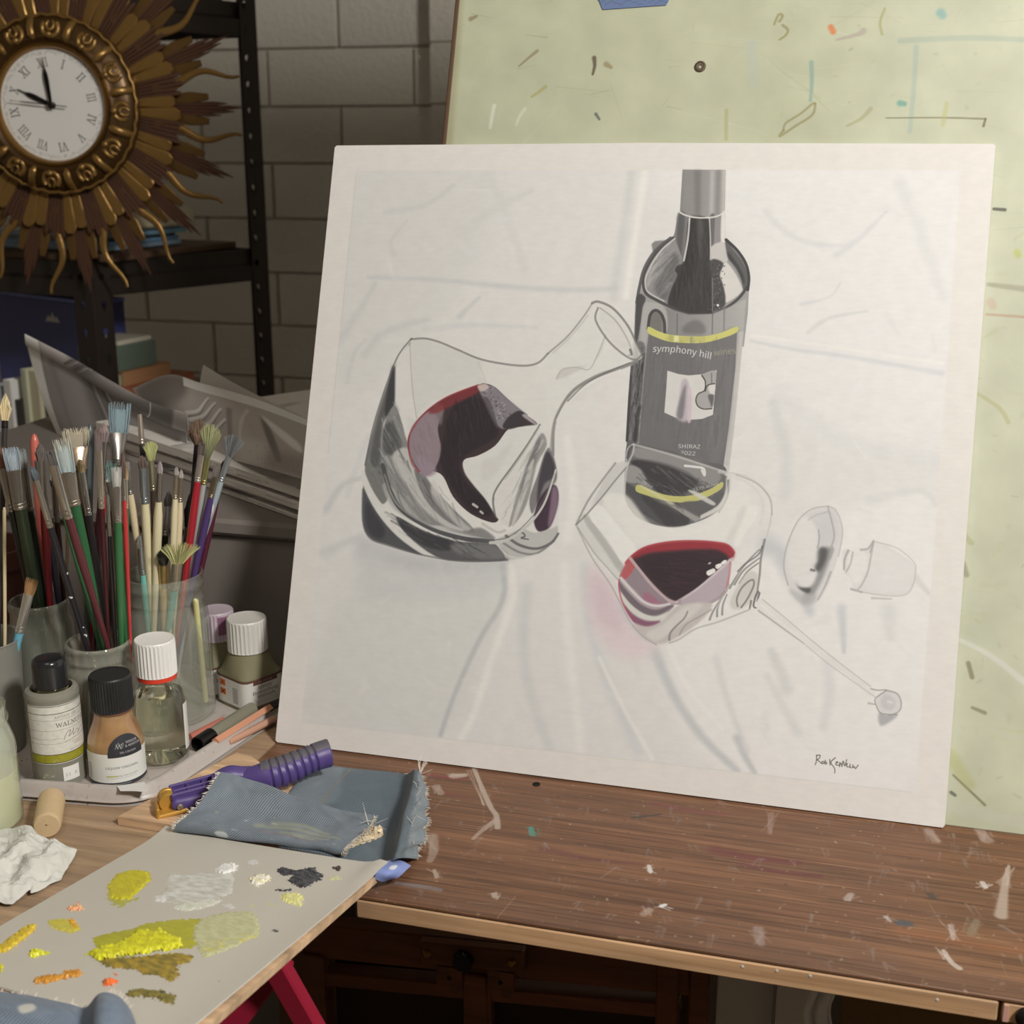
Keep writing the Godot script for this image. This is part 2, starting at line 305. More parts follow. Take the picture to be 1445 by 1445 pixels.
func paint_cloth(cv: Cv) -> void:
	var D := alb(196, 193, 189)
	var DD := alb(178, 176, 174)
	var LT := alb(226, 218, 210)
	# the painted field inside its white margin
	cv.poly([66, 66, 1500, 58, 1498, 751, 1495, 1426, 826, 1431, 63, 1437, 64, 776], alb(213, 207, 201), 1.0, 0, false)
	cv.poly([783, 62, 1500, 58, 1499, 657, 1080, 584, 1053, 241], alb(220, 213, 208), 0.85, 26)
	cv.poly([959, 1079, 1493, 782, 1496, 1424, 1052, 1428], alb(222, 215, 209), 0.85, 26)
	cv.poly([66, 66, 427, 64, 350, 378, 81, 634], alb(205, 200, 193), 0.6, 26)
	cv.poly([61, 1334, 198, 1045, 517, 1019, 516, 1186, 416, 1431, 66, 1434], alb(205, 200, 193), 0.7, 20)
	# broad soft folds: shade, then light
	for s in [
		[[125, 335, 310, 337, 454, 347, 629, 352, 745, 346], 14, 20, D, 0.8], [[96, 598, 107, 527, 134, 491], 18, 12, D, 0.6], [[68, 494, 95, 444, 117, 406, 144, 350], 34, 16, D, 0.7], [[136, 525, 170, 478, 219, 455, 292, 434], 30, 18, D, 0.75], [[370, 425, 389, 403, 415, 377], 22, 10, D, 0.8], [[283, 461, 406, 445, 564, 445], 22, 10, D, 0.45],
		[[155, 171, 255, 152, 323, 102], 22, 14, D, 0.6], [[186, 277, 175, 242, 213, 191], 18, 8, D, 0.5], [[353, 221, 419, 167, 521, 114], 40, 20, alb(204, 199, 192), 0.7], [[410, 71, 476, 201, 521, 304], 30, 30, alb(205, 200, 194), 0.6],
		[[761, 67, 756, 162, 748, 264, 743, 366], 26, 30, D, 0.55], [[792, 67, 786, 162, 778, 264, 773, 365], 26, 22, LT, 0.9],
		[[73, 918, 100, 864, 124, 844, 161, 831], 26, 14, D, 0.9], [[84, 1022, 121, 1001, 169, 974], 40, 26, D, 0.5],
		[[188, 1002, 276, 1025, 388, 1030, 485, 1022, 533, 1012], 80, 60, DD, 0.65], [[200, 1025, 220, 1095, 301, 1088, 441, 1070, 512, 1046], 110, 90, D, 0.75],
		[[531, 1017, 543, 1067, 533, 1118, 504, 1171, 475, 1240, 442, 1336, 419, 1427], 20, 16, alb(182, 180, 176), 0.85], [[555, 1015, 565, 1082, 550, 1150, 522, 1252, 500, 1354, 469, 1434], 26, 24, LT, 0.8], [[597, 1062, 598, 1178, 627, 1308, 685, 1426], 40, 34, alb(200, 197, 192), 0.8], [[681, 1005, 700, 1135, 731, 1296, 759, 1423], 34, 34, LT, 0.6],
		[[731, 1001, 753, 1130, 804, 1256, 889, 1408], 34, 40, alb(198, 196, 193), 0.75], [[783, 1209, 849, 1316, 923, 1420], 14, 14, LT, 0.7], [[909, 1180, 959, 1272, 1030, 1359, 1114, 1425], 34, 22, alb(188, 186, 184), 0.9], [[941, 1168, 989, 1252, 1076, 1338], 16, 12, LT, 0.8], [[1048, 1182, 1088, 1289, 1136, 1379], 26, 16, D, 0.45],
		[[1070, 457, 1166, 473, 1291, 485, 1489, 513], 10, 16, alb(200, 197, 195), 0.7], [[1069, 444, 1228, 461, 1488, 491], 10, 10, LT, 0.7], [[1194, 433, 1238, 399, 1320, 380], 14, 8, D, 0.55], [[1174, 369, 1235, 351, 1257, 318], 12, 8, D, 0.45], [[1243, 253, 1287, 220, 1344, 154], 22, 10, alb(204, 200, 197), 0.7], [[1078, 158, 1130, 206, 1195, 230, 1273, 233], 22, 14, alb(204, 200, 197), 0.6], [[1370, 89, 1423, 201, 1478, 343], 40, 30, alb(208, 203, 199), 0.7], [[1143, 581, 1274, 670, 1397, 694, 1488, 704], 60, 40, alb(209, 204, 200), 0.7], [[1128, 598, 1168, 708, 1172, 804], 30, 40, D, 0.5],
		[[1146, 920, 1171, 933, 1193, 975, 1242, 1057], 70, 40, alb(190, 188, 187), 0.85], [[1195, 999, 1228, 1058, 1270, 1112], 26, 14, LT, 0.5], [[1313, 1046, 1320, 1098, 1325, 1140], 30, 12, alb(192, 190, 189), 0.8], [[1412, 1041, 1421, 1097], 50, 30, D, 0.45], [[1169, 1155, 1192, 1196, 1208, 1233], 26, 40, D, 0.6], [[1164, 1209, 1197, 1263, 1239, 1325], 20, 30, alb(200, 197, 194), 0.5], [[1292, 1162, 1301, 1223, 1294, 1309], 34, 30, alb(203, 199, 197), 0.6], [[1109, 1354, 1131, 1395, 1153, 1425], 26, 16, alb(184, 182, 180), 0.8], [[1461, 962, 1494, 996], 24, 12, D, 0.6], [[1354, 803, 1403, 786, 1465, 772, 1495, 803], 30, 16, D, 0.35],
		[[236, 696, 166, 735, 125, 877], 26, 18, D, 0.4], [[75, 1021, 154, 980], 22, 12, D, 0.4], [[686, 604, 731, 535, 761, 449], 40, 30, alb(207, 202, 196), 0.6], [[661, 706, 690, 838, 682, 938], 26, 40, LT, 0.7]]:
		cv.stroke(s[0], s[1] * 1.25, s[2] * 1.25, s[3], s[4], 0.0)
	var rng := RandomNumberGenerator.new()
	rng.seed = 31
	# the dry brush of the cloth
	for k in 240:
		var x := rng.randf_range(170, 1480); var y := rng.randf_range(100, 1380)
		var a := rng.randf() * TAU
		var l := rng.randf_range(15, 70)
		cv.stroke([x, y, x + cos(a) * l, y + sin(a) * l * 0.7], rng.randf_range(8, 40), rng.randf_range(6, 20), [alb(224, 217, 210), alb(204, 200, 195), alb(214, 205, 199), alb(208, 207, 204)][rng.randi() % 4], rng.randf_range(0.1, 0.3), 0.0)
	# faint rose of the wine's shadow beside the glass
	cv.poly([739, 996, 733, 1043, 747, 1116, 779, 1166, 829, 1200, 883, 1198, 919, 1168, 886, 1148, 853, 1121, 818, 1071, 787, 1027, 757, 999], alb(212, 192, 192), 0.85, 12)
	cv.poly([751, 1019, 756, 1076, 783, 1124, 832, 1142, 820, 1097, 788, 1039], alb(200, 176, 180), 0.6, 12)
	cv.stroke([817, 1082, 850, 1125, 887, 1156], 34, 20, alb(196, 186, 188), 0.6, 0.0)
	# back to a clean margin
	var mg := alb(217, 208, 199)
	for q in [[[-102, -100, -72, -100, 66, 66, 64, 776, 63, 1437, -21, 1447]], [[-92, -100, 1626, -87, 1636, 57, -74, 67]], [[1496, -8, 1631, -8, 1601, 1519, 1486, 1534, 1495, 1426, 1498, 751]], [[-41, 1439, 63, 1437, 826, 1431, 1495, 1426, 1595, 1425, 1607, 1607, -14, 1687]]]:
		cv.poly(q[0], mg, 1.0, 1, false)
	cv.stroke([72, 1436, 826, 1431, 1487, 1426], 4, 4, alb(206, 200, 193), 0.6, 0.3)
	cv.stroke([66, 75, 65, 476, 64, 776], 4, 3, alb(194, 188, 180), 0.5, 0.2)
	# signature
	var ink := alb(92, 84, 78)
	for s in [[1284, 1371, 1284, 1386, 1282, 1392], [1283, 1372, 1291, 1370, 1290, 1377, 1285, 1381], [1286, 1381, 1296, 1388], [1297, 1383, 1296, 1387, 1299, 1388, 1301, 1384, 1298, 1383], [1303, 1380, 1303, 1388, 1307, 1386, 1304, 1383],
		[1312, 1377, 1314, 1389], [1324, 1372, 1315, 1383, 1324, 1395, 1325, 1405], [1326, 1384, 1330, 1381, 1327, 1380, 1326, 1387, 1333, 1387], [1334, 1381, 1334, 1390, 1336, 1382, 1339, 1387], [1339, 1389, 1341, 1377, 1345, 1387, 1348, 1373], [1348, 1384, 1350, 1381, 1349, 1388, 1354, 1388], [1356, 1382, 1356, 1389, 1359, 1389], [1362, 1383, 1362, 1389, 1365, 1386, 1368, 1390, 1373, 1382]]:
		cv.stroke(s, 2.4, 2.0, ink, 0.8, 0.5)

func paint_bottle(cv: Cv) -> void:
	cv.sk = 0.5
	# body
	cv.poly2([796, 364, 799, 451, 797, 553, 803, 698, 809, 814, 814, 845, 838, 874, 870, 889, 917, 895, 962, 886, 1013, 861, 1037, 833, 1042, 779, 1046, 703, 1049, 549, 1051, 434, 1054, 356], alb(150, 146, 142), alb(196, 191, 186), [828, 481, 1058, 480], 1.0, 0, false)
	cv.poly([881, 159, 877, 185, 872, 220, 846, 240, 822, 277, 806, 317, 798, 353, 797, 408, 803, 481, 1054, 471, 1057, 393, 1054, 310, 1043, 281, 1021, 248, 993, 222, 987, 162], alb(150, 146, 143), 1.0, 0, false)
	# capsule
	cv.poly2([880, 60, 980, 60, 986, 159, 970, 168, 950, 172, 906, 171, 882, 159], alb(128, 124, 121), alb(160, 155, 150), [885, 103, 983, 102], 1.0, 0, false)
	cv.poly([882, 61, 906, 61, 911, 170, 893, 164, 887, 158], alb(138, 133, 129), 0.7, 4, false)
	cv.poly([907, 61, 923, 61, 931, 171, 918, 172], alb(112, 108, 105), 0.7, 5, false)
	cv.poly([945, 61, 954, 61, 960, 169, 951, 170], alb(178, 172, 166), 0.8, 4, false)
	cv.poly([959, 61, 969, 60, 974, 164, 964, 167], alb(132, 127, 123), 0.8, 4, false)
	cv.poly([973, 60, 980, 60, 985, 158, 980, 161], alb(188, 182, 176), 0.8, 3, false)
	# neck
	cv.poly([878, 162, 905, 173, 904, 224, 899, 275, 891, 284, 864, 315, 822, 238, 871, 222], alb(118, 114, 112), 0.9, 2)
	cv.poly([881, 164, 894, 168, 895, 224, 893, 266, 880, 224], alb(84, 82, 82), 0.9, 3)
	cv.poly([952, 172, 965, 170, 967, 238, 960, 241], alb(96, 92, 92), 0.9, 1)
	cv.poly([966, 170, 978, 167, 983, 234, 969, 238], alb(138, 132, 130), 1.0, 1)
	cv.poly([979, 166, 987, 162, 993, 225, 983, 230], alb(214, 206, 198), 1.0, 1)
	cv.poly([960, 242, 990, 230, 1002, 270, 991, 279, 962, 268], alb(192, 184, 178), 1.0, 1)
	# shoulder, left grey and right white
	cv.poly([868, 225, 881, 236, 896, 275, 883, 294, 888, 312, 875, 345, 869, 378, 845, 367, 818, 350, 814, 323, 823, 286, 841, 252], alb(138, 134, 132), 1.0, 2)
	cv.poly([877, 255, 891, 278, 882, 297, 888, 312, 877, 333, 869, 369, 850, 364, 839, 340, 852, 309, 862, 285], alb(98, 95, 94), 0.85, 8)
	cv.poly([826, 286, 842, 261, 854, 261, 836, 304, 824, 340, 818, 335], alb(168, 163, 159), 0.8, 6)
	cv.poly([994, 279, 1006, 282, 1025, 305, 1039, 331, 1042, 340, 1026, 358, 1004, 371, 1003, 353, 991, 318, 986, 306], alb(206, 198, 190), 1.0, 1)
	cv.poly([993, 225, 1015, 249, 1037, 275, 1051, 307, 1052, 337, 1042, 340, 1034, 308, 1017, 281, 1001, 264], alb(92, 90, 90), 1.0, 1)
	cv.poly([1000, 252, 1020, 275, 1040, 307, 1043, 328, 1024, 293, 1005, 270], alb(58, 57, 58), 0.9, 4)
	cv.stroke([1005, 279, 1025, 305, 1039, 331], 3, 3, alb(150, 146, 142), 0.8)
	# wine seen through
	cv.poly([906, 177, 950, 176, 958, 235, 963, 274, 970, 312, 977, 354, 979, 398, 948, 402, 912, 398, 882, 387, 871, 375, 878, 339, 889, 311, 882, 300, 886, 288, 901, 278, 905, 239], alb(60, 57, 57), 1.0, 1)
	cv.poly([924, 181, 936, 181, 944, 229, 943, 271, 933, 247], alb(88, 84, 82), 0.8, 6)
	cv.poly([906, 179, 921, 178, 927, 253, 923, 314, 908, 344, 887, 375, 880, 360, 890, 308, 902, 272], alb(46, 44, 45), 0.7, 8)
	cv.poly([963, 274, 992, 279, 986, 306, 995, 329, 1003, 359, 1002, 380, 980, 391, 973, 342], alb(74, 71, 71), 1.0, 1)
	var rng := RandomNumberGenerator.new()
	rng.seed = 5
	var A0 := Vector2(966, 280)
	for k in 90:
		var p := A0 + Vector2(rng.randf_range(0, 34), rng.randf_range(4, 124))
		cv.stroke([p.x, p.y, p.x + rng.randf_range(-3, 3), p.y + rng.randf_range(-3, 3)], rng.randf_range(1.5, 3), 1.5, [alb(40, 38, 40), alb(130, 125, 122), alb(96, 92, 92)][rng.randi() % 3], 0.7)
	cv.stroke([987, 377, 988, 378], 5, 5, alb(220, 214, 208), 1.0)
	cv.stroke([970, 315, 977, 396], 2.5, 2.5, alb(130, 126, 122), 0.8)
	cv.streak([906, 177, 950, 176, 963, 274, 979, 398, 948, 402, 912, 398, 871, 375, 889, 311, 905, 239], 1.5, 60, 90, [alb(40, 38, 38), alb(76, 72, 70), alb(52, 49, 49)], 0.35)
	cv.streak([823, 286, 869, 231, 896, 275, 875, 345, 845, 367, 818, 350], 2.2, 44, 60, [alb(90, 87, 86), alb(170, 165, 161), alb(120, 116, 114)], 0.3)
	# rim lines of the shoulder
	cv.stroke([871, 222, 846, 243, 825, 274, 810, 311, 811, 335, 820, 356, 845, 370, 876, 384, 913, 399, 948, 402, 983, 397, 1011, 380, 1035, 358, 1050, 334], 7, 7, alb(70, 68, 68), 0.95)
	cv.stroke([875, 224, 852, 246, 831, 277, 816, 316, 817, 341, 829, 355, 863, 372], 4, 3, alb(196, 190, 184), 0.85)
	cv.stroke([865, 222, 832, 253, 810, 295, 802, 341, 799, 377], 6, 8, alb(84, 82, 82), 0.9)
	cv.stroke([994, 224, 1021, 248, 1043, 278, 1053, 310, 1053, 340], 7, 6, alb(56, 55, 56), 0.95)
	cv.stroke([906, 176, 906, 224, 901, 275], 4, 4, alb(204, 197, 190), 0.9)
	cv.stroke([952, 175, 958, 223, 962, 271], 3, 3, alb(190, 184, 178), 0.9)
	cv.stroke([879, 159, 893, 167, 918, 173, 950, 173, 970, 169, 985, 160], 4, 4, alb(210, 203, 196), 0.9)
	# glass below the shoulder
	cv.poly2([831, 379, 875, 389, 922, 401, 976, 398, 1013, 381, 1051, 360, 1051, 434, 1036, 434, 980, 456, 927, 462, 872, 454, 836, 438], alb(122, 118, 116), alb(168, 163, 158), [837, 402, 1044, 395], 1.0, 1, false)
	cv.poly([924, 419, 946, 414, 963, 429, 960, 445, 918, 446, 910, 435], alb(104, 100, 98), 0.7, 5)
	cv.stroke([896, 400, 899, 447], 3, 3, alb(92, 89, 87), 0.6)
	cv.stroke([977, 394, 980, 444], 3, 3, alb(96, 92, 90), 0.6)
	cv.stroke([1003, 385, 1006, 435], 5, 4, alb(120, 116, 113), 0.6)
	cv.poly([798, 364, 818, 364, 816, 387, 812, 431, 807, 478, 802, 467], alb(70, 68, 68), 0.95, 2)
	cv.poly([814, 387, 831, 375, 859, 382, 872, 401, 876, 440, 864, 446, 861, 413, 848, 398, 837, 402, 832, 434, 828, 477, 816, 474], alb(168, 163, 158), 0.95, 2)
	cv.stroke([831, 438, 833, 406, 844, 394, 858, 402, 867, 421, 870, 446], 8, 8, alb(62, 60, 61), 0.9)
	cv.poly([836, 418, 845, 400, 857, 409, 866, 444, 845, 447], alb(112, 109, 102), 0.8, 3)
	# dark left edge
	cv.poly([805, 474, 828, 481, 827, 583, 826, 638, 831, 696, 824, 708, 804, 709, 801, 620, 801, 533], alb(112, 108, 107), 1.0, 1)
	cv.poly([814, 529, 827, 520, 827, 583, 827, 646, 827, 700, 817, 701, 818, 638, 816, 584], alb(58, 56, 58), 0.95, 3)
	cv.stroke([801, 529, 801, 600, 804, 702], 6, 7, alb(60, 58, 60), 0.9)
	cv.poly([1036, 438, 1051, 434, 1049, 557, 1047, 664, 1042, 745, 1030, 746, 1035, 665, 1035, 550], alb(184, 178, 173), 1.0, 1, false)
	# label
	cv.poly([834, 436, 880, 454, 927, 462, 980, 456, 1035, 426, 1039, 519, 1035, 657, 1030, 746, 981, 739, 926, 723, 879, 715, 832, 708, 831, 583, 832, 481], alb(106, 103, 103), 1.0, 0, false)
	cv.poly([943, 461, 980, 456, 1034, 430, 1036, 527, 1031, 704, 999, 736, 969, 592], alb(116, 112, 111), 0.7, 8)
	cv.poly([831, 433, 856, 443, 884, 450, 926, 452, 965, 450, 1002, 440, 1035, 425, 1035, 439, 1003, 454, 966, 465, 928, 468, 881, 466, 853, 458, 832, 448], alb(196, 190, 112), 1.0, 0)
	cv.poly([880, 450, 892, 452, 892, 466, 880, 464], alb(166, 160, 100), 0.8, 1, false)
	cv.poly([894, 452, 903, 452, 905, 466, 894, 466], alb(216, 210, 168), 0.8, 1, false)
	cv.poly([903, 453, 965, 451, 966, 464, 905, 467], alb(176, 170, 108), 0.6, 2, false)
	cv.streak([836, 457, 1033, 450, 1030, 742, 832, 704], 1.62, 90, 110, [alb(94, 91, 91), alb(120, 116, 115), alb(108, 105, 104)], 0.3)
	cv.streak([806, 478, 828, 481, 831, 696, 805, 705, 800, 541], 1.65, 60, 70, [alb(50, 48, 50), alb(130, 126, 124), alb(80, 78, 78)], 0.4)
	cv.text("symphony hill", font("Droid Sans"), 15.5, Vector2(846, 492), alb(212, 206, 200), 1.0, 0.085, -12.0, 1.02)
	cv.text("wines", font("Droid Sans"), 14.0, Vector2(988, 495), alb(158, 154, 128), 0.8, -0.16, 0.0, 1.02)
	cv.poly([884, 534, 911, 541, 934, 543, 964, 539, 997, 528, 997, 575, 997, 631, 973, 642, 942, 646, 911, 642, 885, 632, 885, 580], alb(204, 197, 191), 1.0, 0, false)
	cv.poly([920, 555, 936, 562, 942, 645, 913, 642, 916, 602], alb(178, 164, 168), 0.9, 3)
	cv.poly([925, 571, 930, 570, 929, 640, 915, 639, 918, 602], alb(110, 106, 108), 0.8, 3)
	cv.poly([935, 578, 943, 577, 948, 645, 939, 646], alb(196, 176, 180), 0.9, 2)
	cv.poly([964, 540, 994, 529, 996, 559, 985, 564, 987, 587, 997, 586, 995, 613, 978, 618, 961, 613, 956, 600, 960, 584, 973, 578, 973, 557, 967, 549], alb(162, 156, 152), 1.0, 0)
	cv.poly([982, 587, 995, 586, 993, 614, 989, 606], alb(92, 88, 88), 0.9, 2)
	cv.poly([982, 564, 995, 563, 996, 575, 983, 577], alb(206, 200, 194), 0.9, 1)
	cv.stroke([964, 541, 973, 555, 973, 576, 960, 584, 955, 598, 961, 613, 975, 619, 993, 617], 2.6, 2.6, alb(60, 56, 56), 0.9)
	cv.stroke([975, 578, 979, 564, 995, 559], 2.4, 2.4, alb(60, 56, 56), 0.9)
	cv.stroke([986, 535, 988, 558], 2.2, 2.2, alb(96, 92, 90), 0.8)
	cv.text("SHIRAZ", font("Droid Sans"), 9.0, Vector2(924, 712), alb(208, 202, 196), 0.95, -0.03, 0.0, 1.25)
	cv.text("2022", font("Droid Sans"), 9.0, Vector2(930, 727), alb(208, 202, 196), 0.95, 0.0, 0.0, 1.3)
	# foot of the bottle behind the glass
	cv.poly([804, 709, 832, 708, 879, 715, 926, 723, 981, 739, 1030, 746, 1042, 779, 1041, 829, 1013, 861, 962, 886, 917, 895, 870, 889, 838, 874, 814, 845, 807, 814], alb(96, 93, 93), 1.0, 0)
	cv.poly([826, 739, 889, 747, 952, 766, 985, 791, 1022, 784, 1020, 758, 965, 738, 895, 723, 828, 716], alb(134, 130, 127), 0.9, 4)
	cv.poly([831, 745, 898, 754, 953, 774, 977, 784, 963, 804, 934, 821, 895, 820, 866, 799, 845, 769, 818, 755], alb(48, 46, 48), 1.0, 3)
	cv.poly([814, 759, 841, 767, 859, 799, 839, 800, 810, 797, 810, 779], alb(140, 136, 133), 0.95, 2)
	cv.poly([808, 803, 837, 812, 906, 854, 931, 875, 913, 894, 861, 872, 816, 841], alb(70, 68, 69), 1.0, 2)
	cv.poly([846, 827, 897, 839, 952, 858, 962, 884, 917, 894, 892, 874], alb(52, 50, 52), 0.9, 3)
	cv.poly([837, 805, 841, 804, 991, 871, 977, 879], alb(146, 141, 136), 0.95, 1, false)
	cv.streak([813, 806, 857, 819, 931, 875, 1013, 857, 1036, 810, 984, 775, 851, 753], 0.5, 60, 110, [alb(44, 42, 44), alb(60, 58, 60), alb(110, 106, 104)], 0.4)
	cv.poly([836, 803, 856, 808, 895, 820, 934, 823, 972, 816, 1008, 799, 1030, 783, 1031, 797, 1006, 816, 973, 832, 935, 837, 897, 834, 861, 826, 835, 818], alb(182, 176, 104), 1.0, 0)
	cv.poly([943, 838, 988, 829, 1017, 815, 1031, 803, 1037, 825, 1009, 858, 991, 867], alb(84, 81, 82), 1.0, 2)
	cv.poly([838, 804, 847, 801, 928, 841, 917, 843], alb(196, 190, 150), 0.7, 1, false)
	cv.poly([963, 807, 979, 812, 1018, 832, 1008, 837, 956, 810], alb(196, 190, 182), 0.9, 2)
	cv.stroke([1044, 775, 1043, 810, 1027, 841, 991, 865], 16, 10, alb(204, 198, 190), 0.9, 0.3)
	cv.stroke([1044, 779, 1044, 817, 1028, 853], 5, 4, alb(60, 58, 60), 0.9)
	cv.text("750ml", font("Droid Sans"), 7.0, Vector2(846, 799), alb(206, 200, 194), 0.9, 0.42)
	cv.text("13.7% alc/vol", font("Droid Sans"), 7.0, Vector2(968, 809), alb(206, 200, 194), 0.9, -0.32)
	cv.stroke([943, 752, 966, 753, 986, 756, 989, 771, 982, 760], 6, 5, alb(216, 210, 204), 0.9)

func paint_decanter(cv: Cv) -> void:
	cv.lk = 0.72
	var body := [253, 483, 220, 531, 193, 617, 174, 708, 164, 800, 164, 860, 172, 937, 192, 975, 241, 989, 336, 1006, 436, 1013, 544, 1001, 608, 983, 646, 948, 659, 918, 656, 861, 644, 798, 631, 747, 624, 677, 633, 642, 661, 593, 705, 556, 761, 525, 813, 514, 822, 499, 809, 476, 782, 431, 744, 392, 707, 377, 693, 382, 675, 412, 638, 466, 594, 509, 572, 531, 524, 537, 438, 527, 374, 506, 310, 484, 278, 481]
	cv.poly(body, alb(208, 202, 194), 0.75)
	cv.poly([254, 493, 298, 491, 439, 533, 444, 586, 360, 614, 301, 653, 269, 709, 257, 650, 261, 565], alb(203, 197, 189), 0.8, 6)
	cv.poly([439, 533, 537, 541, 595, 515, 605, 631, 572, 657, 507, 613, 449, 580], alb(212, 205, 197), 0.7, 10)
	cv.stroke([427, 534, 445, 568, 450, 583], 6, 4, alb(186, 181, 174), 0.6, 0.1)
	# left wall of dark reflections
	cv.poly([251, 493, 226, 530, 197, 616, 177, 708, 164, 800, 178, 847, 218, 892, 233, 855, 206, 785, 200, 701, 222, 651, 219, 573, 226, 530, 246, 505], alb(112, 109, 106), 0.95, 2)
	cv.poly([221, 543, 198, 628, 183, 708, 176, 793, 199, 797, 197, 737, 199, 677, 218, 640, 216, 567], alb(84, 82, 81), 0.8, 5)
	cv.poly([209, 555, 220, 567, 224, 651, 203, 677, 203, 616], alb(58, 57, 58), 0.85, 3)
	cv.poly([220, 524, 245, 499, 253, 517, 267, 613, 284, 678, 259, 673, 232, 657, 220, 579], alb(211, 204, 197), 0.9, 3)
	cv.poly([202, 707, 222, 651, 241, 674, 265, 733, 296, 785, 338, 836, 399, 891, 452, 934, 429, 945, 373, 934, 317, 932, 264, 907, 228, 867, 206, 797], alb(132, 129, 126), 1.0, 1)
	cv.poly([202, 707, 223, 688, 238, 711, 255, 758, 231, 771, 208, 761], alb(74, 73, 74), 0.8, 5)
	cv.poly([232, 777, 267, 751, 296, 791, 339, 848, 428, 936, 404, 942, 346, 913, 291, 863], alb(184, 179, 173), 0.95, 3)
	cv.poly([291, 803, 318, 820, 366, 870, 452, 934, 441, 941, 377, 916, 322, 867], alb(108, 105, 104), 0.9, 2)
	cv.poly([343, 824, 372, 869, 426, 918, 450, 935, 428, 939, 382, 904, 340, 860], alb(196, 190, 183), 0.7, 3)
	cv.poly([213, 844, 239, 849, 288, 893, 323, 932, 277, 918, 237, 891], alb(168, 164, 159), 0.8, 3)
	cv.poly([165, 842, 185, 876, 224, 922, 269, 960, 336, 1006, 241, 989, 195, 976, 172, 937], alb(82, 80, 82), 1.0, 1)
	cv.poly([176, 889, 202, 917, 230, 951, 227, 975, 201, 971, 182, 943], alb(58, 57, 60), 0.7, 6)
	cv.poly([160, 812, 197, 870, 267, 942, 361, 1007, 336, 1007, 264, 967, 204, 911, 163, 848], alb(206, 200, 192), 1.0, 1)
	cv.poly([256, 919, 318, 944, 407, 967, 510, 967, 547, 1000, 436, 1013, 365, 1007, 288, 961], alb(88, 86, 87), 1.0, 1)
	cv.poly([266, 924, 331, 952, 407, 967, 397, 991, 334, 984, 281, 953], alb(56, 55, 58), 0.85, 4)
	cv.poly([407, 973, 510, 969, 537, 997, 459, 1004, 409, 990], alb(118, 115, 114), 0.8, 5)
	cv.stroke([210, 797, 233, 855, 270, 903, 349, 942, 430, 959, 504, 960], 12, 12, alb(76, 75, 76), 0.95)
	cv.stroke([217, 820, 256, 889, 342, 934, 430, 950, 491, 952], 5, 6, alb(170, 166, 161), 0.8)
	cv.poly([341, 931, 429, 948, 509, 956, 477, 932, 452, 934, 429, 943], alb(122, 119, 117), 0.9, 3)
	cv.streak([242, 499, 164, 800, 217, 886, 323, 932, 452, 934, 265, 733, 218, 573], 0.95, 70, 170, [alb(70, 68, 68), alb(150, 146, 141), alb(196, 190, 183), alb(104, 101, 99)], 0.35)
	cv.streak([166, 848, 269, 960, 435, 1012, 543, 1000, 510, 967, 318, 944, 226, 903], 0.45, 60, 110, [alb(56, 55, 57), alb(110, 107, 106), alb(78, 76, 77)], 0.4)
	# wine
	cv.poly([432, 589, 361, 620, 314, 654, 281, 691, 268, 733, 279, 774, 307, 808, 341, 804, 367, 816, 396, 862, 443, 899, 499, 916, 514, 902, 501, 872, 493, 849, 455, 828, 421, 801, 414, 772, 448, 759, 488, 733, 518, 690, 550, 684, 587, 676, 553, 652, 508, 619, 475, 593, 450, 585], alb(62, 50, 52), 1.0, 0)
	cv.poly([351, 645, 309, 662, 276, 697, 271, 739, 282, 777, 317, 815, 341, 801, 355, 752, 341, 699], alb(140, 122, 127), 1.0, 2)
	cv.poly([326, 646, 350, 642, 349, 692, 334, 669], alb(116, 104, 104), 0.8, 3)
	cv.poly([294, 767, 333, 783, 348, 806, 318, 817], alb(150, 130, 140), 0.7, 4)
	cv.poly([375, 643, 422, 617, 448, 628, 483, 673, 492, 708, 458, 734, 412, 766, 409, 802, 443, 841, 495, 872, 486, 902, 436, 888, 395, 844, 358, 787, 358, 716], alb(44, 38, 42), 0.9, 6)
	cv.poly([314, 659, 361, 623, 432, 592, 438, 604, 387, 634, 334, 663], alb(128, 50, 54), 0.8, 3)
	cv.stroke([433, 590, 361, 621, 314, 655, 283, 693, 269, 734, 283, 786, 304, 808], 7, 5, alb(150, 56, 62), 0.9, 0.4)
	cv.streak([351, 645, 433, 605, 484, 685, 412, 766, 447, 876, 486, 902, 395, 844, 340, 729], 1.3, 60, 100, [alb(38, 32, 35), alb(74, 58, 60), alb(54, 42, 46)], 0.4)
	cv.streak([303, 671, 345, 651, 349, 752, 317, 808, 276, 745], 1.1, 50, 50, [alb(150, 132, 138), alb(120, 104, 110)], 0.35)
	cv.poly([434, 592, 469, 590, 508, 619, 547, 646, 560, 660, 518, 690, 490, 685, 461, 639, 440, 610], alb(128, 120, 124), 1.0, 1)
	var rng := RandomNumberGenerator.new()
	rng.seed = 12
	var A0 := Vector2(445, 595)
	for k in 70:
		var f := rng.randf()
		var p := A0 + Vector2(f * 70 + rng.randf_range(-10, 16), f * 66 + rng.randf_range(-8, 26))
		cv.stroke([p.x, p.y, p.x + rng.randf_range(-5, 5), p.y + rng.randf_range(-4, 4)], rng.randf_range(2, 5), 2, [alb(60, 54, 60), alb(180, 172, 172), alb(96, 88, 96), alb(80, 70, 74)][rng.randi() % 4], 0.6)
	cv.poly([447, 616, 466, 627, 490, 685, 484, 685, 459, 645], alb(84, 76, 80), 0.8, 2)
	cv.poly([518, 659, 541, 646, 562, 661, 550, 681, 515, 692, 502, 684], alb(56, 50, 52), 0.95, 2)
	cv.poly([431, 591, 450, 585, 459, 595, 445, 604, 437, 602], alb(196, 176, 166), 0.9, 1)
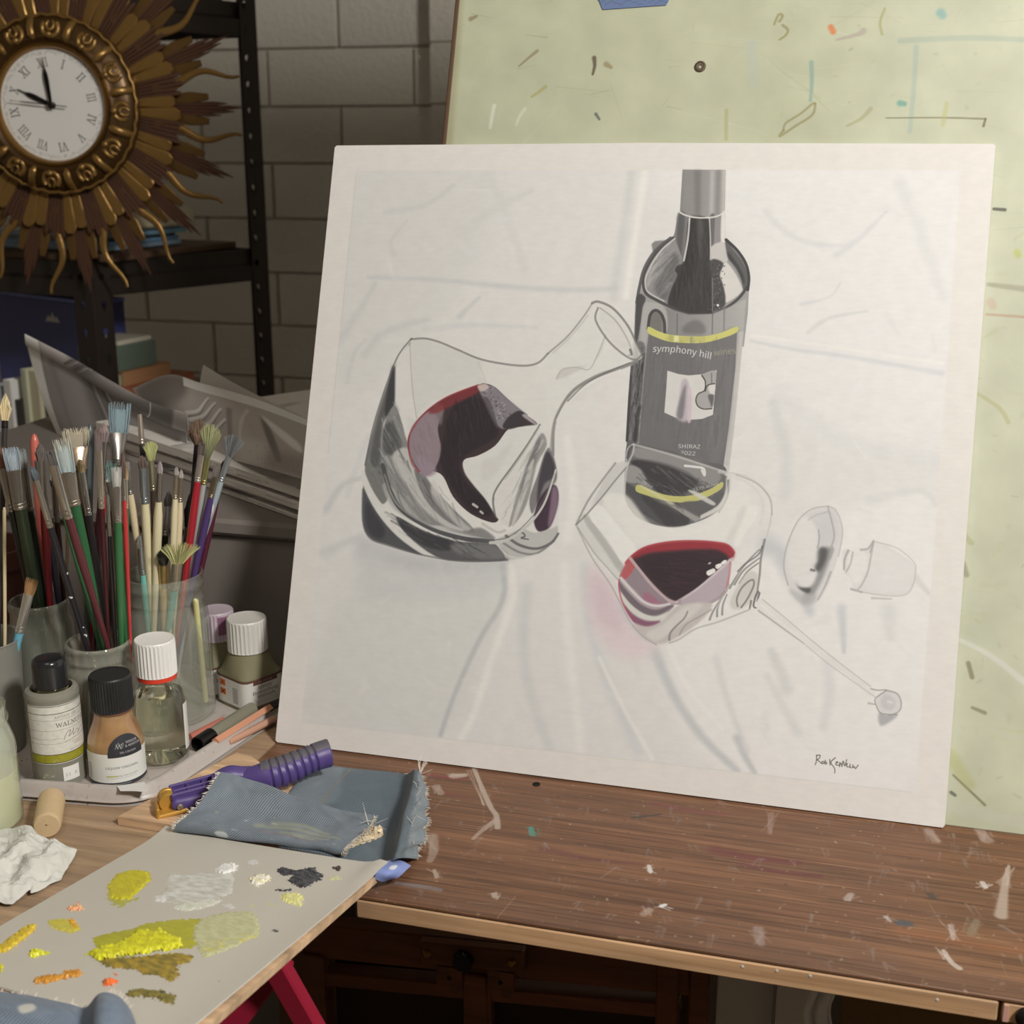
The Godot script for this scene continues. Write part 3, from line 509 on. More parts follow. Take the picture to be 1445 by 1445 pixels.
	cv.poly([548, 658, 580, 677, 587, 676, 566, 660, 555, 653], alb(170, 160, 160), 0.9, 1)
	# white underside
	cv.poly([414, 773, 448, 760, 488, 734, 527, 692, 587, 677, 598, 684, 573, 733, 536, 788, 504, 836, 497, 866, 503, 895, 476, 862, 442, 829, 418, 801], alb(208, 202, 195), 1.0, 1)
	cv.poly([462, 775, 496, 755, 529, 718, 520, 753, 495, 802, 466, 816], alb(198, 192, 186), 0.7, 8)
	cv.poly([500, 854, 536, 793, 593, 690, 585, 738, 557, 821, 539, 916, 511, 906, 498, 884], alb(206, 200, 193), 1.0, 1)
	cv.stroke([593, 676, 566, 727, 535, 779, 503, 831, 495, 861, 504, 901], 4, 5, alb(88, 84, 82), 0.9)
	cv.stroke([590, 685, 556, 751, 520, 812], 6, 3, alb(152, 147, 142), 0.7, 0.2)
	# right facets
	cv.poly([599, 696, 614, 724, 594, 772, 583, 843, 569, 890, 548, 921, 540, 916, 557, 821, 580, 744], alb(146, 141, 137), 1.0, 1)
	cv.poly([584, 726, 598, 708, 588, 772, 570, 832, 561, 868, 562, 809], alb(110, 106, 105), 0.8, 3)
	cv.poly([576, 773, 587, 761, 576, 832, 553, 915, 545, 919, 564, 832], alb(196, 190, 182), 0.8, 2)
	cv.poly([617, 730, 638, 763, 645, 804, 626, 828, 603, 865, 593, 888, 584, 854, 597, 801], alb(122, 116, 116), 1.0, 1)
	cv.poly([615, 739, 637, 769, 638, 798, 616, 817, 604, 864, 602, 807], alb(62, 56, 62), 0.9, 3)
	cv.poly([637, 816, 650, 827, 653, 861, 640, 914, 614, 929, 599, 905, 603, 865, 618, 834], alb(66, 50, 60), 1.0, 2)
	cv.poly([637, 822, 649, 827, 653, 867, 642, 908, 634, 914, 635, 862], alb(128, 104, 118), 0.9, 3)
	cv.streak([613, 713, 559, 914, 505, 907, 592, 685], 2.05, 60, 60, [alb(120, 116, 113), alb(212, 206, 199), alb(160, 155, 150)], 0.35)
	# foot ring
	cv.poly([509, 959, 538, 942, 572, 925, 603, 932, 643, 919, 658, 913, 652, 948, 608, 983, 546, 1000, 530, 981], alb(178, 173, 167), 0.9, 2)
	cv.stroke([535, 945, 570, 964, 612, 969, 646, 952, 660, 930], 9, 7, alb(98, 95, 94), 0.9, 0.3)
	cv.stroke([531, 963, 572, 981, 613, 980, 652, 948], 7, 6, alb(110, 107, 105), 0.9, 0.3)
	cv.stroke([516, 967, 543, 991, 579, 994, 614, 983], 5, 5, alb(206, 200, 193), 0.9)
	cv.stroke([557, 939, 573, 934, 581, 942, 572, 947, 590, 949], 4, 3, alb(56, 54, 55), 0.9)
	cv.stroke([498, 964, 539, 954, 584, 918, 620, 863, 641, 781], 9, 5, alb(190, 185, 178), 1.0, 0.4)
	cv.stroke([494, 959, 539, 948, 579, 914, 614, 861, 637, 790], 3, 3, alb(96, 93, 91), 0.8)
	cv.stroke([475, 921, 514, 938, 537, 928], 8, 5, alb(180, 174, 168), 0.8)
	cv.stroke([527, 922, 537, 929, 546, 923], 8, 6, alb(216, 210, 204), 0.9)
	cv.stroke([447, 876, 458, 882], 7, 6, alb(226, 220, 214), 1.0)
	cv.stroke([467, 892, 473, 896], 6, 5, alb(226, 220, 214), 1.0)
	# neck
	cv.poly([572, 533, 628, 484, 681, 417, 708, 393, 731, 445, 776, 501, 801, 514, 761, 526, 705, 558, 661, 593, 633, 642, 626, 700, 605, 631, 601, 585], alb(214, 208, 200), 0.7, 6)
	cv.poly([633, 542, 668, 535, 708, 521, 732, 456, 719, 509, 680, 540, 646, 559, 623, 566], alb(188, 182, 175), 0.7, 3)
	cv.stroke([623, 566, 636, 543, 668, 536, 698, 540, 713, 515, 732, 456], 3, 3, alb(158, 152, 146), 0.7)
	cv.stroke([597, 506, 641, 463, 675, 415, 693, 383], 5, 4, alb(136, 132, 127), 0.9)
	cv.stroke([609, 505, 650, 462, 686, 411], 3, 3, alb(166, 161, 154), 0.6)
	cv.stroke([708, 393, 705, 422, 738, 468, 779, 501, 807, 512, 821, 500], 5, 5, alb(110, 106, 104), 0.9)
	cv.stroke([693, 382, 708, 378, 744, 393, 782, 432, 808, 476, 822, 499], 6, 5, alb(98, 94, 92), 0.9)
	cv.stroke([713, 393, 752, 421, 785, 466, 799, 500, 791, 501], 4, 4, alb(146, 141, 136), 0.8)
	cv.poly([715, 399, 752, 426, 783, 466, 796, 497, 769, 487, 737, 456, 716, 425], alb(206, 200, 193), 0.8, 3)
	cv.stroke([793, 489, 797, 499], 6, 5, alb(80, 77, 76), 0.9)
	cv.stroke([631, 747, 627, 677, 644, 626, 670, 588, 717, 556, 768, 535, 811, 516], 10, 12, alb(128, 124, 120), 0.9, 0.2)
	cv.stroke([632, 665, 652, 620, 679, 593, 723, 562, 774, 537], 4, 4, alb(222, 215, 207), 0.9)
	cv.stroke([655, 617, 695, 574, 745, 543, 795, 520], 4, 3, alb(92, 89, 87), 0.8)
	cv.stroke([624, 735, 625, 689, 629, 665], 8, 6, alb(150, 146, 141), 0.7, 0.2)
	# outline
	cv.stroke([250, 486, 285, 482, 323, 489, 375, 507, 438, 528, 525, 538, 572, 531, 597, 506], 5, 5, alb(108, 105, 102), 0.9)
	cv.stroke([387, 508, 438, 522, 512, 533], 3, 3, alb(216, 209, 202), 0.8)
	cv.stroke([253, 483, 221, 530, 195, 616, 175, 708, 164, 800], 4, 5, alb(96, 94, 92), 0.9)
	cv.stroke([164, 860, 172, 937, 194, 976, 241, 990, 336, 1007, 436, 1013, 544, 1002], 5, 4, alb(92, 90, 90), 0.8)
	cv.stroke([250, 499, 266, 601, 285, 678], 3, 3, alb(150, 146, 140), 0.6)

func paint_glass(cv: Cv) -> void:
	# the lying wine glass
	cv.poly([699, 906, 720, 857, 755, 804, 806, 752, 814, 709, 866, 719, 944, 734, 1022, 756, 1079, 767, 1118, 787, 1143, 820, 1146, 857, 1138, 903, 1126, 941, 1133, 1023, 1114, 1066, 1050, 1102, 999, 1126, 941, 1156, 911, 1165, 879, 1149, 849, 1121, 818, 1078, 791, 1034, 747, 976, 716, 936], alb(214, 208, 201), 0.08)
	cv.poly([806, 752, 755, 804, 727, 884, 739, 887, 760, 855, 773, 826, 809, 836, 806, 793], alb(200, 195, 190), 0.8, 4)
	cv.poly([781, 758, 814, 754, 786, 794, 758, 835, 740, 852, 755, 804], alb(196, 190, 185), 0.9, 2)
	cv.poly([701, 906, 723, 881, 780, 946, 827, 997, 814, 1025, 784, 1000, 746, 965], alb(204, 199, 192), 0.9, 3)
	cv.poly([720, 897, 729, 886, 819, 990, 812, 1006, 769, 955], alb(170, 166, 160), 0.85, 3)
	cv.poly([748, 855, 773, 873, 812, 913, 846, 949, 833, 973, 818, 986, 779, 935, 731, 884], alb(222, 216, 208), 1.0, 2)
	cv.poly([812, 828, 864, 882, 896, 896, 972, 889, 1022, 851, 1048, 804, 1094, 816, 1089, 892, 1049, 914, 944, 926, 869, 943, 854, 948, 811, 905, 758, 839], alb(218, 211, 203), 0.8, 6)
	cv.poly([1092, 838, 1114, 833, 1112, 860, 1093, 891, 1077, 927, 1068, 916, 1080, 873], alb(222, 214, 206), 1.0, 3)
	cv.poly([1070, 848, 1088, 835, 1080, 873, 1061, 913, 1049, 910, 1065, 874], alb(200, 194, 188), 0.6, 5)
	# wine
	cv.poly([840, 965, 869, 943, 922, 930, 982, 923, 1031, 922, 1054, 925, 1070, 940, 1068, 954, 1061, 966, 1063, 984, 1061, 1030, 1031, 1059, 995, 1074, 949, 1070, 942, 1078, 914, 1111, 877, 1126, 853, 1117, 831, 1089, 814, 1044, 813, 1017, 823, 993], alb(164, 148, 150), 1.0, 0)
	cv.poly([840, 969, 869, 947, 922, 931, 982, 923, 1031, 923, 1054, 927, 1068, 941, 1064, 954, 1033, 987, 998, 1024, 963, 1057, 948, 1062, 924, 1053, 891, 1026, 858, 994], alb(60, 46, 50), 1.0, 1)
	cv.poly([837, 973, 869, 945, 922, 930, 982, 923, 1031, 922, 1055, 926, 1070, 940, 1066, 958, 1052, 947, 1029, 938, 984, 941, 924, 950, 878, 958, 848, 972], alb(150, 52, 60), 0.95, 5)
	cv.poly([864, 970, 924, 954, 984, 947, 1030, 946, 1053, 955, 1025, 988, 994, 1021, 959, 1054, 940, 1052, 907, 1028, 877, 996], alb(52, 40, 46), 0.9, 8)
	cv.stroke([826, 985, 840, 967, 869, 946, 922, 930, 982, 923, 1031, 923, 1055, 927, 1069, 941], 9, 7, alb(164, 60, 66), 0.8, 0.3)
	cv.poly([815, 1017, 826, 985, 837, 973, 850, 991, 840, 1011, 829, 1023], alb(176, 84, 84), 0.9, 4)
	cv.poly([840, 1011, 850, 993, 880, 1023, 929, 1064, 911, 1072, 880, 1069, 855, 1048, 830, 1027], alb(142, 126, 130), 1.0, 2)
	cv.poly([878, 1046, 910, 1066, 929, 1067, 895, 1073, 872, 1066], alb(160, 104, 120), 0.8, 4)
	cv.stroke([834, 973, 858, 998, 892, 1033, 929, 1061, 948, 1065], 9, 6, alb(186, 160, 160), 0.95, 0.3)
	cv.stroke([817, 1021, 839, 1042, 872, 1069, 903, 1077, 934, 1070], 10, 7, alb(206, 196, 192), 0.95, 0.3)
	cv.poly([813, 1029, 835, 1050, 869, 1077, 904, 1086, 934, 1073, 942, 1075, 913, 1096, 882, 1099, 850, 1083, 820, 1051], alb(112, 100, 104), 1.0, 2)
	cv.poly([817, 1051, 842, 1076, 874, 1096, 905, 1101, 935, 1087, 918, 1107, 883, 1111, 851, 1098, 826, 1074], alb(204, 198, 188), 1.0, 2)
	cv.poly([830, 1081, 852, 1102, 884, 1114, 918, 1111, 900, 1124, 873, 1127, 853, 1117], alb(132, 88, 108), 1.0, 2)
	cv.stroke([813, 1025, 816, 1051, 828, 1081, 853, 1113], 5, 5, alb(176, 74, 88), 0.8, 0.3)
	cv.poly([959, 1058, 998, 1024, 1040, 979, 1063, 954, 1063, 984, 1058, 1023, 1031, 1051, 1001, 1062, 971, 1067], alb(176, 160, 164), 1.0, 2)
	cv.stroke([950, 1063, 991, 1032, 1033, 991, 1067, 954], 7, 5, alb(206, 190, 190), 0.95, 0.3)
	cv.stroke([1063, 965, 1063, 992, 1058, 1023], 7, 5, alb(190, 110, 114), 0.8, 0.3)
	cv.stroke([1017, 992, 1026, 986], 14, 12, alb(222, 216, 212), 1.0)
	cv.stroke([1035, 976, 1041, 972], 12, 9, alb(222, 216, 212), 1.0)
	cv.stroke([1046, 967, 1051, 963], 8, 8, alb(222, 216, 212), 1.0)
	cv.stroke([1015, 971, 1018, 969], 4, 4, alb(214, 208, 204), 1.0)
	cv.streak([856, 967, 984, 945, 1053, 955, 994, 1021, 948, 1059, 891, 1022], 0.1, 60, 80, [alb(44, 34, 38), alb(80, 50, 56), alb(62, 46, 50)], 0.35)
	# lower bowl
	cv.poly([853, 1121, 885, 1126, 918, 1111, 949, 1074, 986, 1063, 1027, 1059, 1025, 1078, 998, 1111, 948, 1150, 911, 1163, 879, 1149], alb(188, 178, 172), 1.0, 3)
	cv.poly([886, 1141, 922, 1118, 954, 1085, 979, 1067, 1009, 1065, 981, 1098, 939, 1136, 910, 1157], alb(206, 198, 190), 0.8, 6)
	cv.stroke([940, 1151, 941, 1135, 956, 1115, 970, 1099, 976, 1083], 7, 4, alb(116, 109, 106), 0.9, 0.2)
	cv.stroke([962, 1137, 975, 1113, 1004, 1092, 1029, 1074], 6, 4, alb(150, 142, 137), 0.8, 0.2)
	cv.stroke([941, 1158, 963, 1147, 998, 1120, 1049, 1099, 1114, 1066], 4, 4, alb(164, 158, 151), 0.8)
	for k in 6:
		cv.stroke([1027, 1097, 1033, 1078, 1049, 1046, 1055, 1030] if k == 0 else ([1043, 1088, 1043, 1065, 1055, 1034, 1065, 1014] if k == 1 else ([1054, 1083, 1054, 1061, 1061, 1037] if k == 2 else ([1066, 1022, 1085, 983, 1105, 954, 1125, 930] if k == 3 else ([1076, 1013, 1092, 982, 1113, 961, 1127, 949] if k == 4 else [1087, 1009, 1103, 981, 1126, 960])))), 6.0, 3.0, alb(104, 100, 98), 0.85, 0.3)
	cv.stroke([1034, 1089, 1046, 1054, 1065, 1014, 1095, 963, 1121, 927], 3, 3, alb(214, 207, 200), 0.8)
	cv.poly([1069, 1059, 1084, 1013, 1107, 981, 1125, 987, 1126, 1020, 1116, 1047, 1092, 1068], alb(196, 190, 182), 0.9, 3)
	cv.stroke([1087, 1061, 1084, 1043, 1095, 1016, 1114, 999, 1119, 1010, 1108, 1041, 1095, 1063], 4, 4, alb(96, 92, 90), 0.85)
	cv.stroke([1135, 907, 1130, 949, 1130, 986, 1128, 1020], 7, 5, alb(104, 101, 99), 0.9, 0.3)
	cv.stroke([1131, 922, 1123, 942, 1098, 963, 1081, 983], 4, 4, alb(88, 85, 84), 0.8)
	cv.stroke([1129, 1024, 1124, 1039, 1122, 1058, 1128, 1061], 7, 4, alb(70, 68, 68), 0.9, 0.3)
	cv.stroke([1133, 1027, 1129, 1046], 4, 4, alb(62, 60, 60), 0.9)
	cv.stroke([1116, 1047, 1114, 1063], 5, 4, alb(76, 73, 72), 0.8)
	# rims and outline
	cv.stroke([781, 756, 755, 796, 724, 849, 701, 906], 5, 5, alb(132, 128, 124), 0.9)
	cv.stroke([814, 756, 786, 794, 755, 839, 723, 881, 701, 906], 4, 4, alb(112, 108, 105), 0.85)
	cv.stroke([701, 906, 743, 976, 791, 1034, 818, 1074, 849, 1121, 879, 1149, 911, 1165], 4, 4, alb(164, 158, 152), 0.85)
	cv.stroke([706, 913, 750, 968, 784, 1000, 810, 1025], 5, 4, alb(150, 145, 139), 0.7, 0.2)
	cv.stroke([806, 748, 807, 723, 820, 710, 820, 730, 812, 752, 808, 781, 808, 828], 5, 4, alb(196, 191, 186), 0.95)
	cv.stroke([808, 742, 811, 723, 816, 715], 6, 6, alb(66, 64, 65), 0.8)
	cv.stroke([820, 710, 866, 719, 928, 733, 983, 747, 1037, 760, 1079, 767, 1118, 787, 1143, 820, 1145, 861, 1138, 903], 6, 4, alb(190, 186, 180), 0.9, 0.3)
	cv.stroke([1038, 766, 1084, 780, 1116, 806, 1127, 843, 1121, 874], 10, 8, alb(206, 200, 194), 0.8, 0.1)
	cv.stroke([1060, 765, 1106, 781, 1138, 812, 1147, 850], 3, 3, alb(150, 146, 142), 0.7)
	cv.stroke([1022, 760, 1045, 769, 1044, 804, 1029, 843, 989, 869], 12, 8, alb(200, 195, 188), 0.7, 0.1)
	# stem
	cv.poly([1128, 1046, 1141, 1041, 1182, 1072, 1247, 1121, 1315, 1167, 1378, 1205, 1397, 1215, 1389, 1232, 1350, 1201, 1297, 1167, 1233, 1125, 1174, 1088, 1134, 1067], alb(216, 209, 203), 0.9, 1)
	cv.stroke([1134, 1067, 1179, 1094, 1238, 1130], 5, 3, alb(150, 146, 143), 0.8)
	cv.stroke([1238, 1130, 1292, 1168, 1350, 1203, 1398, 1231], 3, 3, alb(182, 178, 175), 0.8)
	cv.stroke([1141, 1041, 1187, 1073, 1256, 1123, 1330, 1173, 1387, 1209], 3, 3, alb(166, 162, 159), 0.7)
	cv.stroke([1138, 1052, 1183, 1087, 1233, 1120], 5, 3, alb(236, 230, 224), 0.8)
	# foot
	cv.poly([1410, 1261, 1448, 1262, 1429, 1284, 1412, 1291], alb(164, 161, 160), 0.9, 3)
	cv.poly([1420, 1214, 1443, 1219, 1453, 1237, 1450, 1256, 1432, 1267, 1414, 1265, 1402, 1250, 1402, 1228], alb(206, 200, 196), 1.0, 1)
	cv.poly([1420, 1224, 1436, 1229, 1442, 1243, 1434, 1256, 1420, 1255, 1410, 1244, 1412, 1232], alb(190, 185, 182), 0.9, 4)
	cv.stroke([1420, 1214, 1443, 1219, 1453, 1237, 1450, 1256, 1430, 1268], 4, 3, alb(150, 146, 144), 0.9)
	cv.stroke([1388, 1214, 1401, 1216, 1420, 1214, 1407, 1226, 1398, 1236, 1402, 1250, 1414, 1265, 1446, 1264], 3, 3, alb(140, 137, 134), 0.9)
	cv.stroke([1426, 1238, 1435, 1239], 6, 5, alb(214, 208, 203), 0.9)
	cv.stroke([1385, 1246, 1399, 1247], 6, 4, alb(150, 147, 145), 0.8, 0.2)

func paint_stopper(cv: Cv) -> void:
	cv.lk = 0.62
	cv.sk = 0.7
	cv.poly([1267, 822, 1283, 828, 1297, 856, 1303, 884, 1298, 928, 1287, 976, 1268, 1026, 1241, 1048, 1212, 1033, 1193, 1004, 1181, 966, 1183, 927, 1192, 888, 1208, 853, 1234, 829], alb(206, 200, 196), 1.0, 1)
	cv.poly([1227, 851, 1277, 833, 1290, 890, 1283, 919, 1255, 917, 1250, 878], alb(196, 190, 187), 0.8, 5)
	cv.poly([1212, 852, 1234, 855, 1248, 883, 1249, 927, 1236, 971, 1209, 993, 1190, 965, 1189, 922, 1198, 882], alb(214, 207, 201), 1.0, 4)
	cv.poly([1255, 917, 1273, 913, 1284, 915, 1280, 939, 1269, 978, 1257, 1008, 1241, 1038, 1226, 1035, 1242, 999, 1258, 960, 1252, 936], alb(142, 138, 136), 0.95, 3)
	cv.poly([1257, 917, 1273, 918, 1271, 944, 1259, 969, 1249, 960, 1256, 941], alb(86, 84, 83), 0.95, 3)
	cv.poly([1209, 996, 1219, 1006, 1243, 1006, 1239, 1019, 1220, 1011], alb(84, 82, 82), 0.95, 2)
	cv.poly([1213, 983, 1236, 976, 1254, 970, 1247, 999, 1224, 1003], alb(216, 209, 204), 0.9, 3)
	cv.poly([1196, 1013, 1225, 1020, 1258, 1022, 1241, 1048, 1215, 1036], alb(178, 173, 170), 0.8, 4)
	cv.stroke([1242, 966, 1248, 967], 7, 6, alb(72, 70, 70), 0.9)
	cv.stroke([1267, 822, 1285, 881, 1282, 910, 1286, 917, 1280, 939], 4, 4, alb(150, 146, 144), 0.85)
	cv.stroke([1251, 876, 1254, 897, 1251, 917], 3, 3, alb(130, 127, 124), 0.8)
	cv.stroke([1267, 822, 1234, 830, 1208, 854, 1192, 890, 1183, 928, 1182, 966, 1194, 1004], 3, 4, alb(158, 154, 151), 0.85)
	cv.stroke([1227, 856, 1240, 845, 1268, 834], 4, 4, alb(168, 164, 160), 0.7)
	cv.stroke([1267, 822, 1284, 829, 1298, 855, 1303, 884, 1298, 932], 4, 3, alb(168, 164, 160), 0.8)
	cv.stroke([1284, 967, 1275, 997, 1261, 1031], 5, 3, alb(146, 142, 139), 0.8)
	# its plug
	cv.poly([1306, 917, 1325, 915, 1339, 919, 1357, 912, 1371, 891, 1402, 900, 1459, 936, 1463, 952, 1460, 981, 1445, 1003, 1405, 1009, 1354, 1006, 1335, 996, 1324, 973, 1312, 965], alb(210, 203, 198), 0.9, 1)
	cv.poly([1320, 921, 1352, 916, 1360, 951, 1348, 985, 1330, 982, 1322, 954], alb(220, 213, 207), 0.9, 4)
	cv.poly([1374, 898, 1450, 939, 1457, 976, 1440, 996, 1363, 998, 1369, 950], alb(216, 209, 204), 0.8, 6)
	cv.stroke([1318, 917, 1312, 936, 1312, 959], 7, 5, alb(130, 126, 124), 0.8, 0.3)
	cv.stroke([1328, 920, 1325, 945, 1317, 964], 4, 4, alb(150, 146, 143), 0.8)
	cv.stroke([1345, 913, 1360, 909, 1370, 893, 1365, 917], 7, 4, alb(140, 137, 134), 0.8, 0.3)
	cv.stroke([1370, 891, 1367, 927, 1363, 960, 1352, 990, 1345, 1000], 5, 4, alb(160, 156, 152), 0.85)
	cv.stroke([1374, 893, 1420, 903, 1458, 931, 1463, 952, 1460, 980, 1446, 1003, 1405, 1009, 1350, 1005], 3, 3, alb(176, 171, 167), 0.85)
	cv.stroke([1376, 1017, 1417, 1015], 7, 4, alb(150, 147, 145), 0.7, 0.2)
	cv.stroke([1331, 1001, 1354, 1006], 8, 5, alb(164, 160, 157), 0.8, 0.2)

# ------------------------------------------------------------------ steel shelving in the corner
func holed_flange(w: float, h: float, pitch: float, off: float) -> ArrayMesh:
	# a steel strip in x (0..w) and y (0..h) with a column of keyhole slots, 2 mm thick
	var g := Geo.new()
	var n := int(h / pitch)
	var hole := []
	for k in 12:
		var a := TAU * k / 12.0
		var r := 0.0058
		var q := Vector2(cos(a) * r, sin(a) * r)
		if q.y < -0.001: q = Vector2(q.x * 0.55, q.y * 2.1)
		hole.append(q)
	for z in [0.0, -0.002]:
		for i in n:
			var c := Vector2(w * off, (i + 0.55) * pitch)
			var corner := [Vector2(w, i * pitch + pitch * 0.55), Vector2(w, (i + 1) * pitch), Vector2(w * off, (i + 1) * pitch), Vector2(0, (i + 1) * pitch), Vector2(0, i * pitch + pitch * 0.55), Vector2(0, i * pitch), Vector2(w * off, i * pitch), Vector2(w, i * pitch)]
			var ring := []
			for k in 12:
				var f := k / 12.0 * 8.0
				var a: Vector2 = corner[int(f) % 8]; var b: Vector2 = corner[(int(f) + 1) % 8]
				ring.append(a.lerp(b, f - floor(f)))
			for k in 12:
				var l := (k + 1) % 12
				var h0: Vector2 = hole[k] + c; var h1: Vector2 = hole[l] + c
				var r0: Vector2 = ring[k]; var r1: Vector2 = ring[l]
				g.face([Vector3(h0.x, h0.y, z), Vector3(r0.x, r0.y, z), Vector3(r1.x, r1.y, z), Vector3(h1.x, h1.y, z)])
				# corners of the cell that the ring cuts off
				for cc in corner:
					if r0.distance_to(cc) > 1e-5 and r1.distance_to(cc) > 1e-5 and absf(r0.distance_to(cc) + cc.distance_to(r1) - (absf(r0.x - r1.x) + absf(r0.y - r1.y))) < 1e-6:
						g.face([Vector3(r0.x, r0.y, z), Vector3(cc.x, cc.y, z), Vector3(r1.x, r1.y, z)])
	g.box(Vector3(w, h * 0.5, -0.001), Vector3(0.001, h, 0.0022))
	return g.mesh(0.0)

func shelving() -> void:
	var at := Vector3(-0.7578, -0.85, -0.9256)
	var S := Vector3(0.3788, 0, -0.9255)
	var F := Vector3(-0.989, 0, -0.1481)
	var L := 0.3919
	var W := 0.86
	var steel := mat(Color(0.17, 0.135, 0.115), 0.5, 0.2)
	rough_noise(steel, 30.0, 0.01, 3)
	var t := thing("shelving_unit", "black slotted steel shelving with books, standing by the block wall", "shelving", at)
	var H := 2.4
	var fl := holed_flange(0.038, H, 0.046, 0.55)
	var fe := holed_flange(0.038, H, 0.046, 0.74)
	var post := func(p: Vector3, a: Vector3, b: Vector3, side: ArrayMesh) -> void:
		# two flanges from one corner line
		var o := Node3D.new()
		o.name = "post"
		t.add_child(o, true)
		o.position = p
		var f1 := part("flange", side, steel, o)
		f1.transform = Transform3D(Basis(a, Vector3.UP, a.cross(Vector3.UP)), Vector3.ZERO)
		var f2 := part("flange", fl, steel, o)
		f2.transform = Transform3D(Basis(b, Vector3.UP, b.cross(Vector3.UP)), Vector3.ZERO)
		part("corner", tube_mesh([Vector3.ZERO, Vector3(0, H, 0)], [0.0018, 0.0018], 8), steel, o)
		part("foot", box_mesh(Vector3(0.02, 0.004, 0.02)), steel, o, Vector3(0, 0.002, 0))
	post.call(Vector3.ZERO, S, F, fl)
	post.call(S * L, -S, F, fe)
	post.call(F * W, S, -F, fl)
	post.call(F * W + S * L, -S, -F, fl)
	# stepped beams under each board
	var prof := PackedVector2Array([Vector2(0, 0.058), Vector2(-0.006, 0.058), Vector2(-0.006, 0.034), Vector2(-0.013, 0.028), Vector2(-0.013, 0.0), Vector2(0.0, 0.0)])
	var beam := func(p: Vector3, dir: Vector3, inward: Vector3, len: float) -> void:
		var g := Geo.new()
		g.prism(prof, 0.0, len)
		var b := part("beam", g.mesh(20.0), steel, t)
		# local x points inwards, z along the beam
		b.transform = Transform3D(Basis(inward, Vector3.UP, dir), p)
	var board := mat(alb(96, 72, 54), 0.8)
	for y in [0.26, 0.7025, 1.1425, 1.578, 2.02]:
		beam.call(Vector3(0, y, 0) + S * 0.004 + F * 0.012, S, F, L - 0.008)
		beam.call(Vector3(0, y, 0) + S * 0.012 + F * 0.004, F, S, W - 0.008)
		beam.call(Vector3(0, y, 0) + S * (L - 0.012) + F * 0.004, F, -S, W - 0.008)
		beam.call(Vector3(0, y, 0) + S * 0.004 + F * (W - 0.012), S, -F, L - 0.008)
		var g := Geo.new()
		g.box(Vector3.ZERO, Vector3(W - 0.03, 0.012, L - 0.03), 0.002)
		var b := part("shelf_board", g.mesh(20.0), board, t)
		b.transform = Transform3D(Basis(F, Vector3.UP, F.cross(Vector3.UP)), Vector3(0, y + 0.064, 0) + F * W * 0.5 + S * L * 0.5)

func slab(called: String, label: String, cat: String, at: Vector3, size: Vector3, yaw: float, cover: Color, pages: Color, group := "") -> Node3D:
	# a closed book: boards and spine round a block of pages; size = length, thickness, width; the spine looks along +z before turning
	var t := thing(called, label, cat, at, group)
	t.rotation.y = yaw
	var c := mat(cover, 0.6)
	var g := Geo.new()
	g.box(Vector3(0, size.y - 0.0012, 0), Vector3(size.x, 0.0024, size.z), 0.0006)
	g.box(Vector3(0, 0.0012, 0), Vector3(size.x, 0.0024, size.z), 0.0006)
	g.box(Vector3(0, size.y * 0.5, size.z * 0.5 - 0.0012), Vector3(size.x, size.y, 0.0024), 0.0008)
	part("cover", g.mesh(20.0), c, t)
	var p := Cv.new(64, 64, pages)
	for k in 22: p.stroke([0, k * 3 + 1, 64, k * 3 + 2], 1.2, 1.2, pages.darkened(0.25), 0.5, 0.5)
	var pm := tmat(p.tex(), 0.8)
	part("pages", box_mesh(Vector3(size.x - 0.008, size.y - 0.0046, size.z - 0.006), 0.0), pm, t, Vector3(0, size.y * 0.5, -0.001))
	return t

func upright(called: String, label: String, cat: String, at: Vector3, size: Vector3, yaw: float, cover: Color, pages: Color, group := "") -> Node3D:
	# the same book stood on end: size = height, thickness, depth
	var t := slab(called, label, cat, at, size, 0.0, cover, pages, group)
	t.transform = Transform3D(Basis(Vector3.UP, yaw) * Basis(Vector3(0, 1, 0), Vector3(-1, 0, 0), Vector3(0, 0, 1)), at + Vector3(0, size.x * 0.5, 0))
	return t

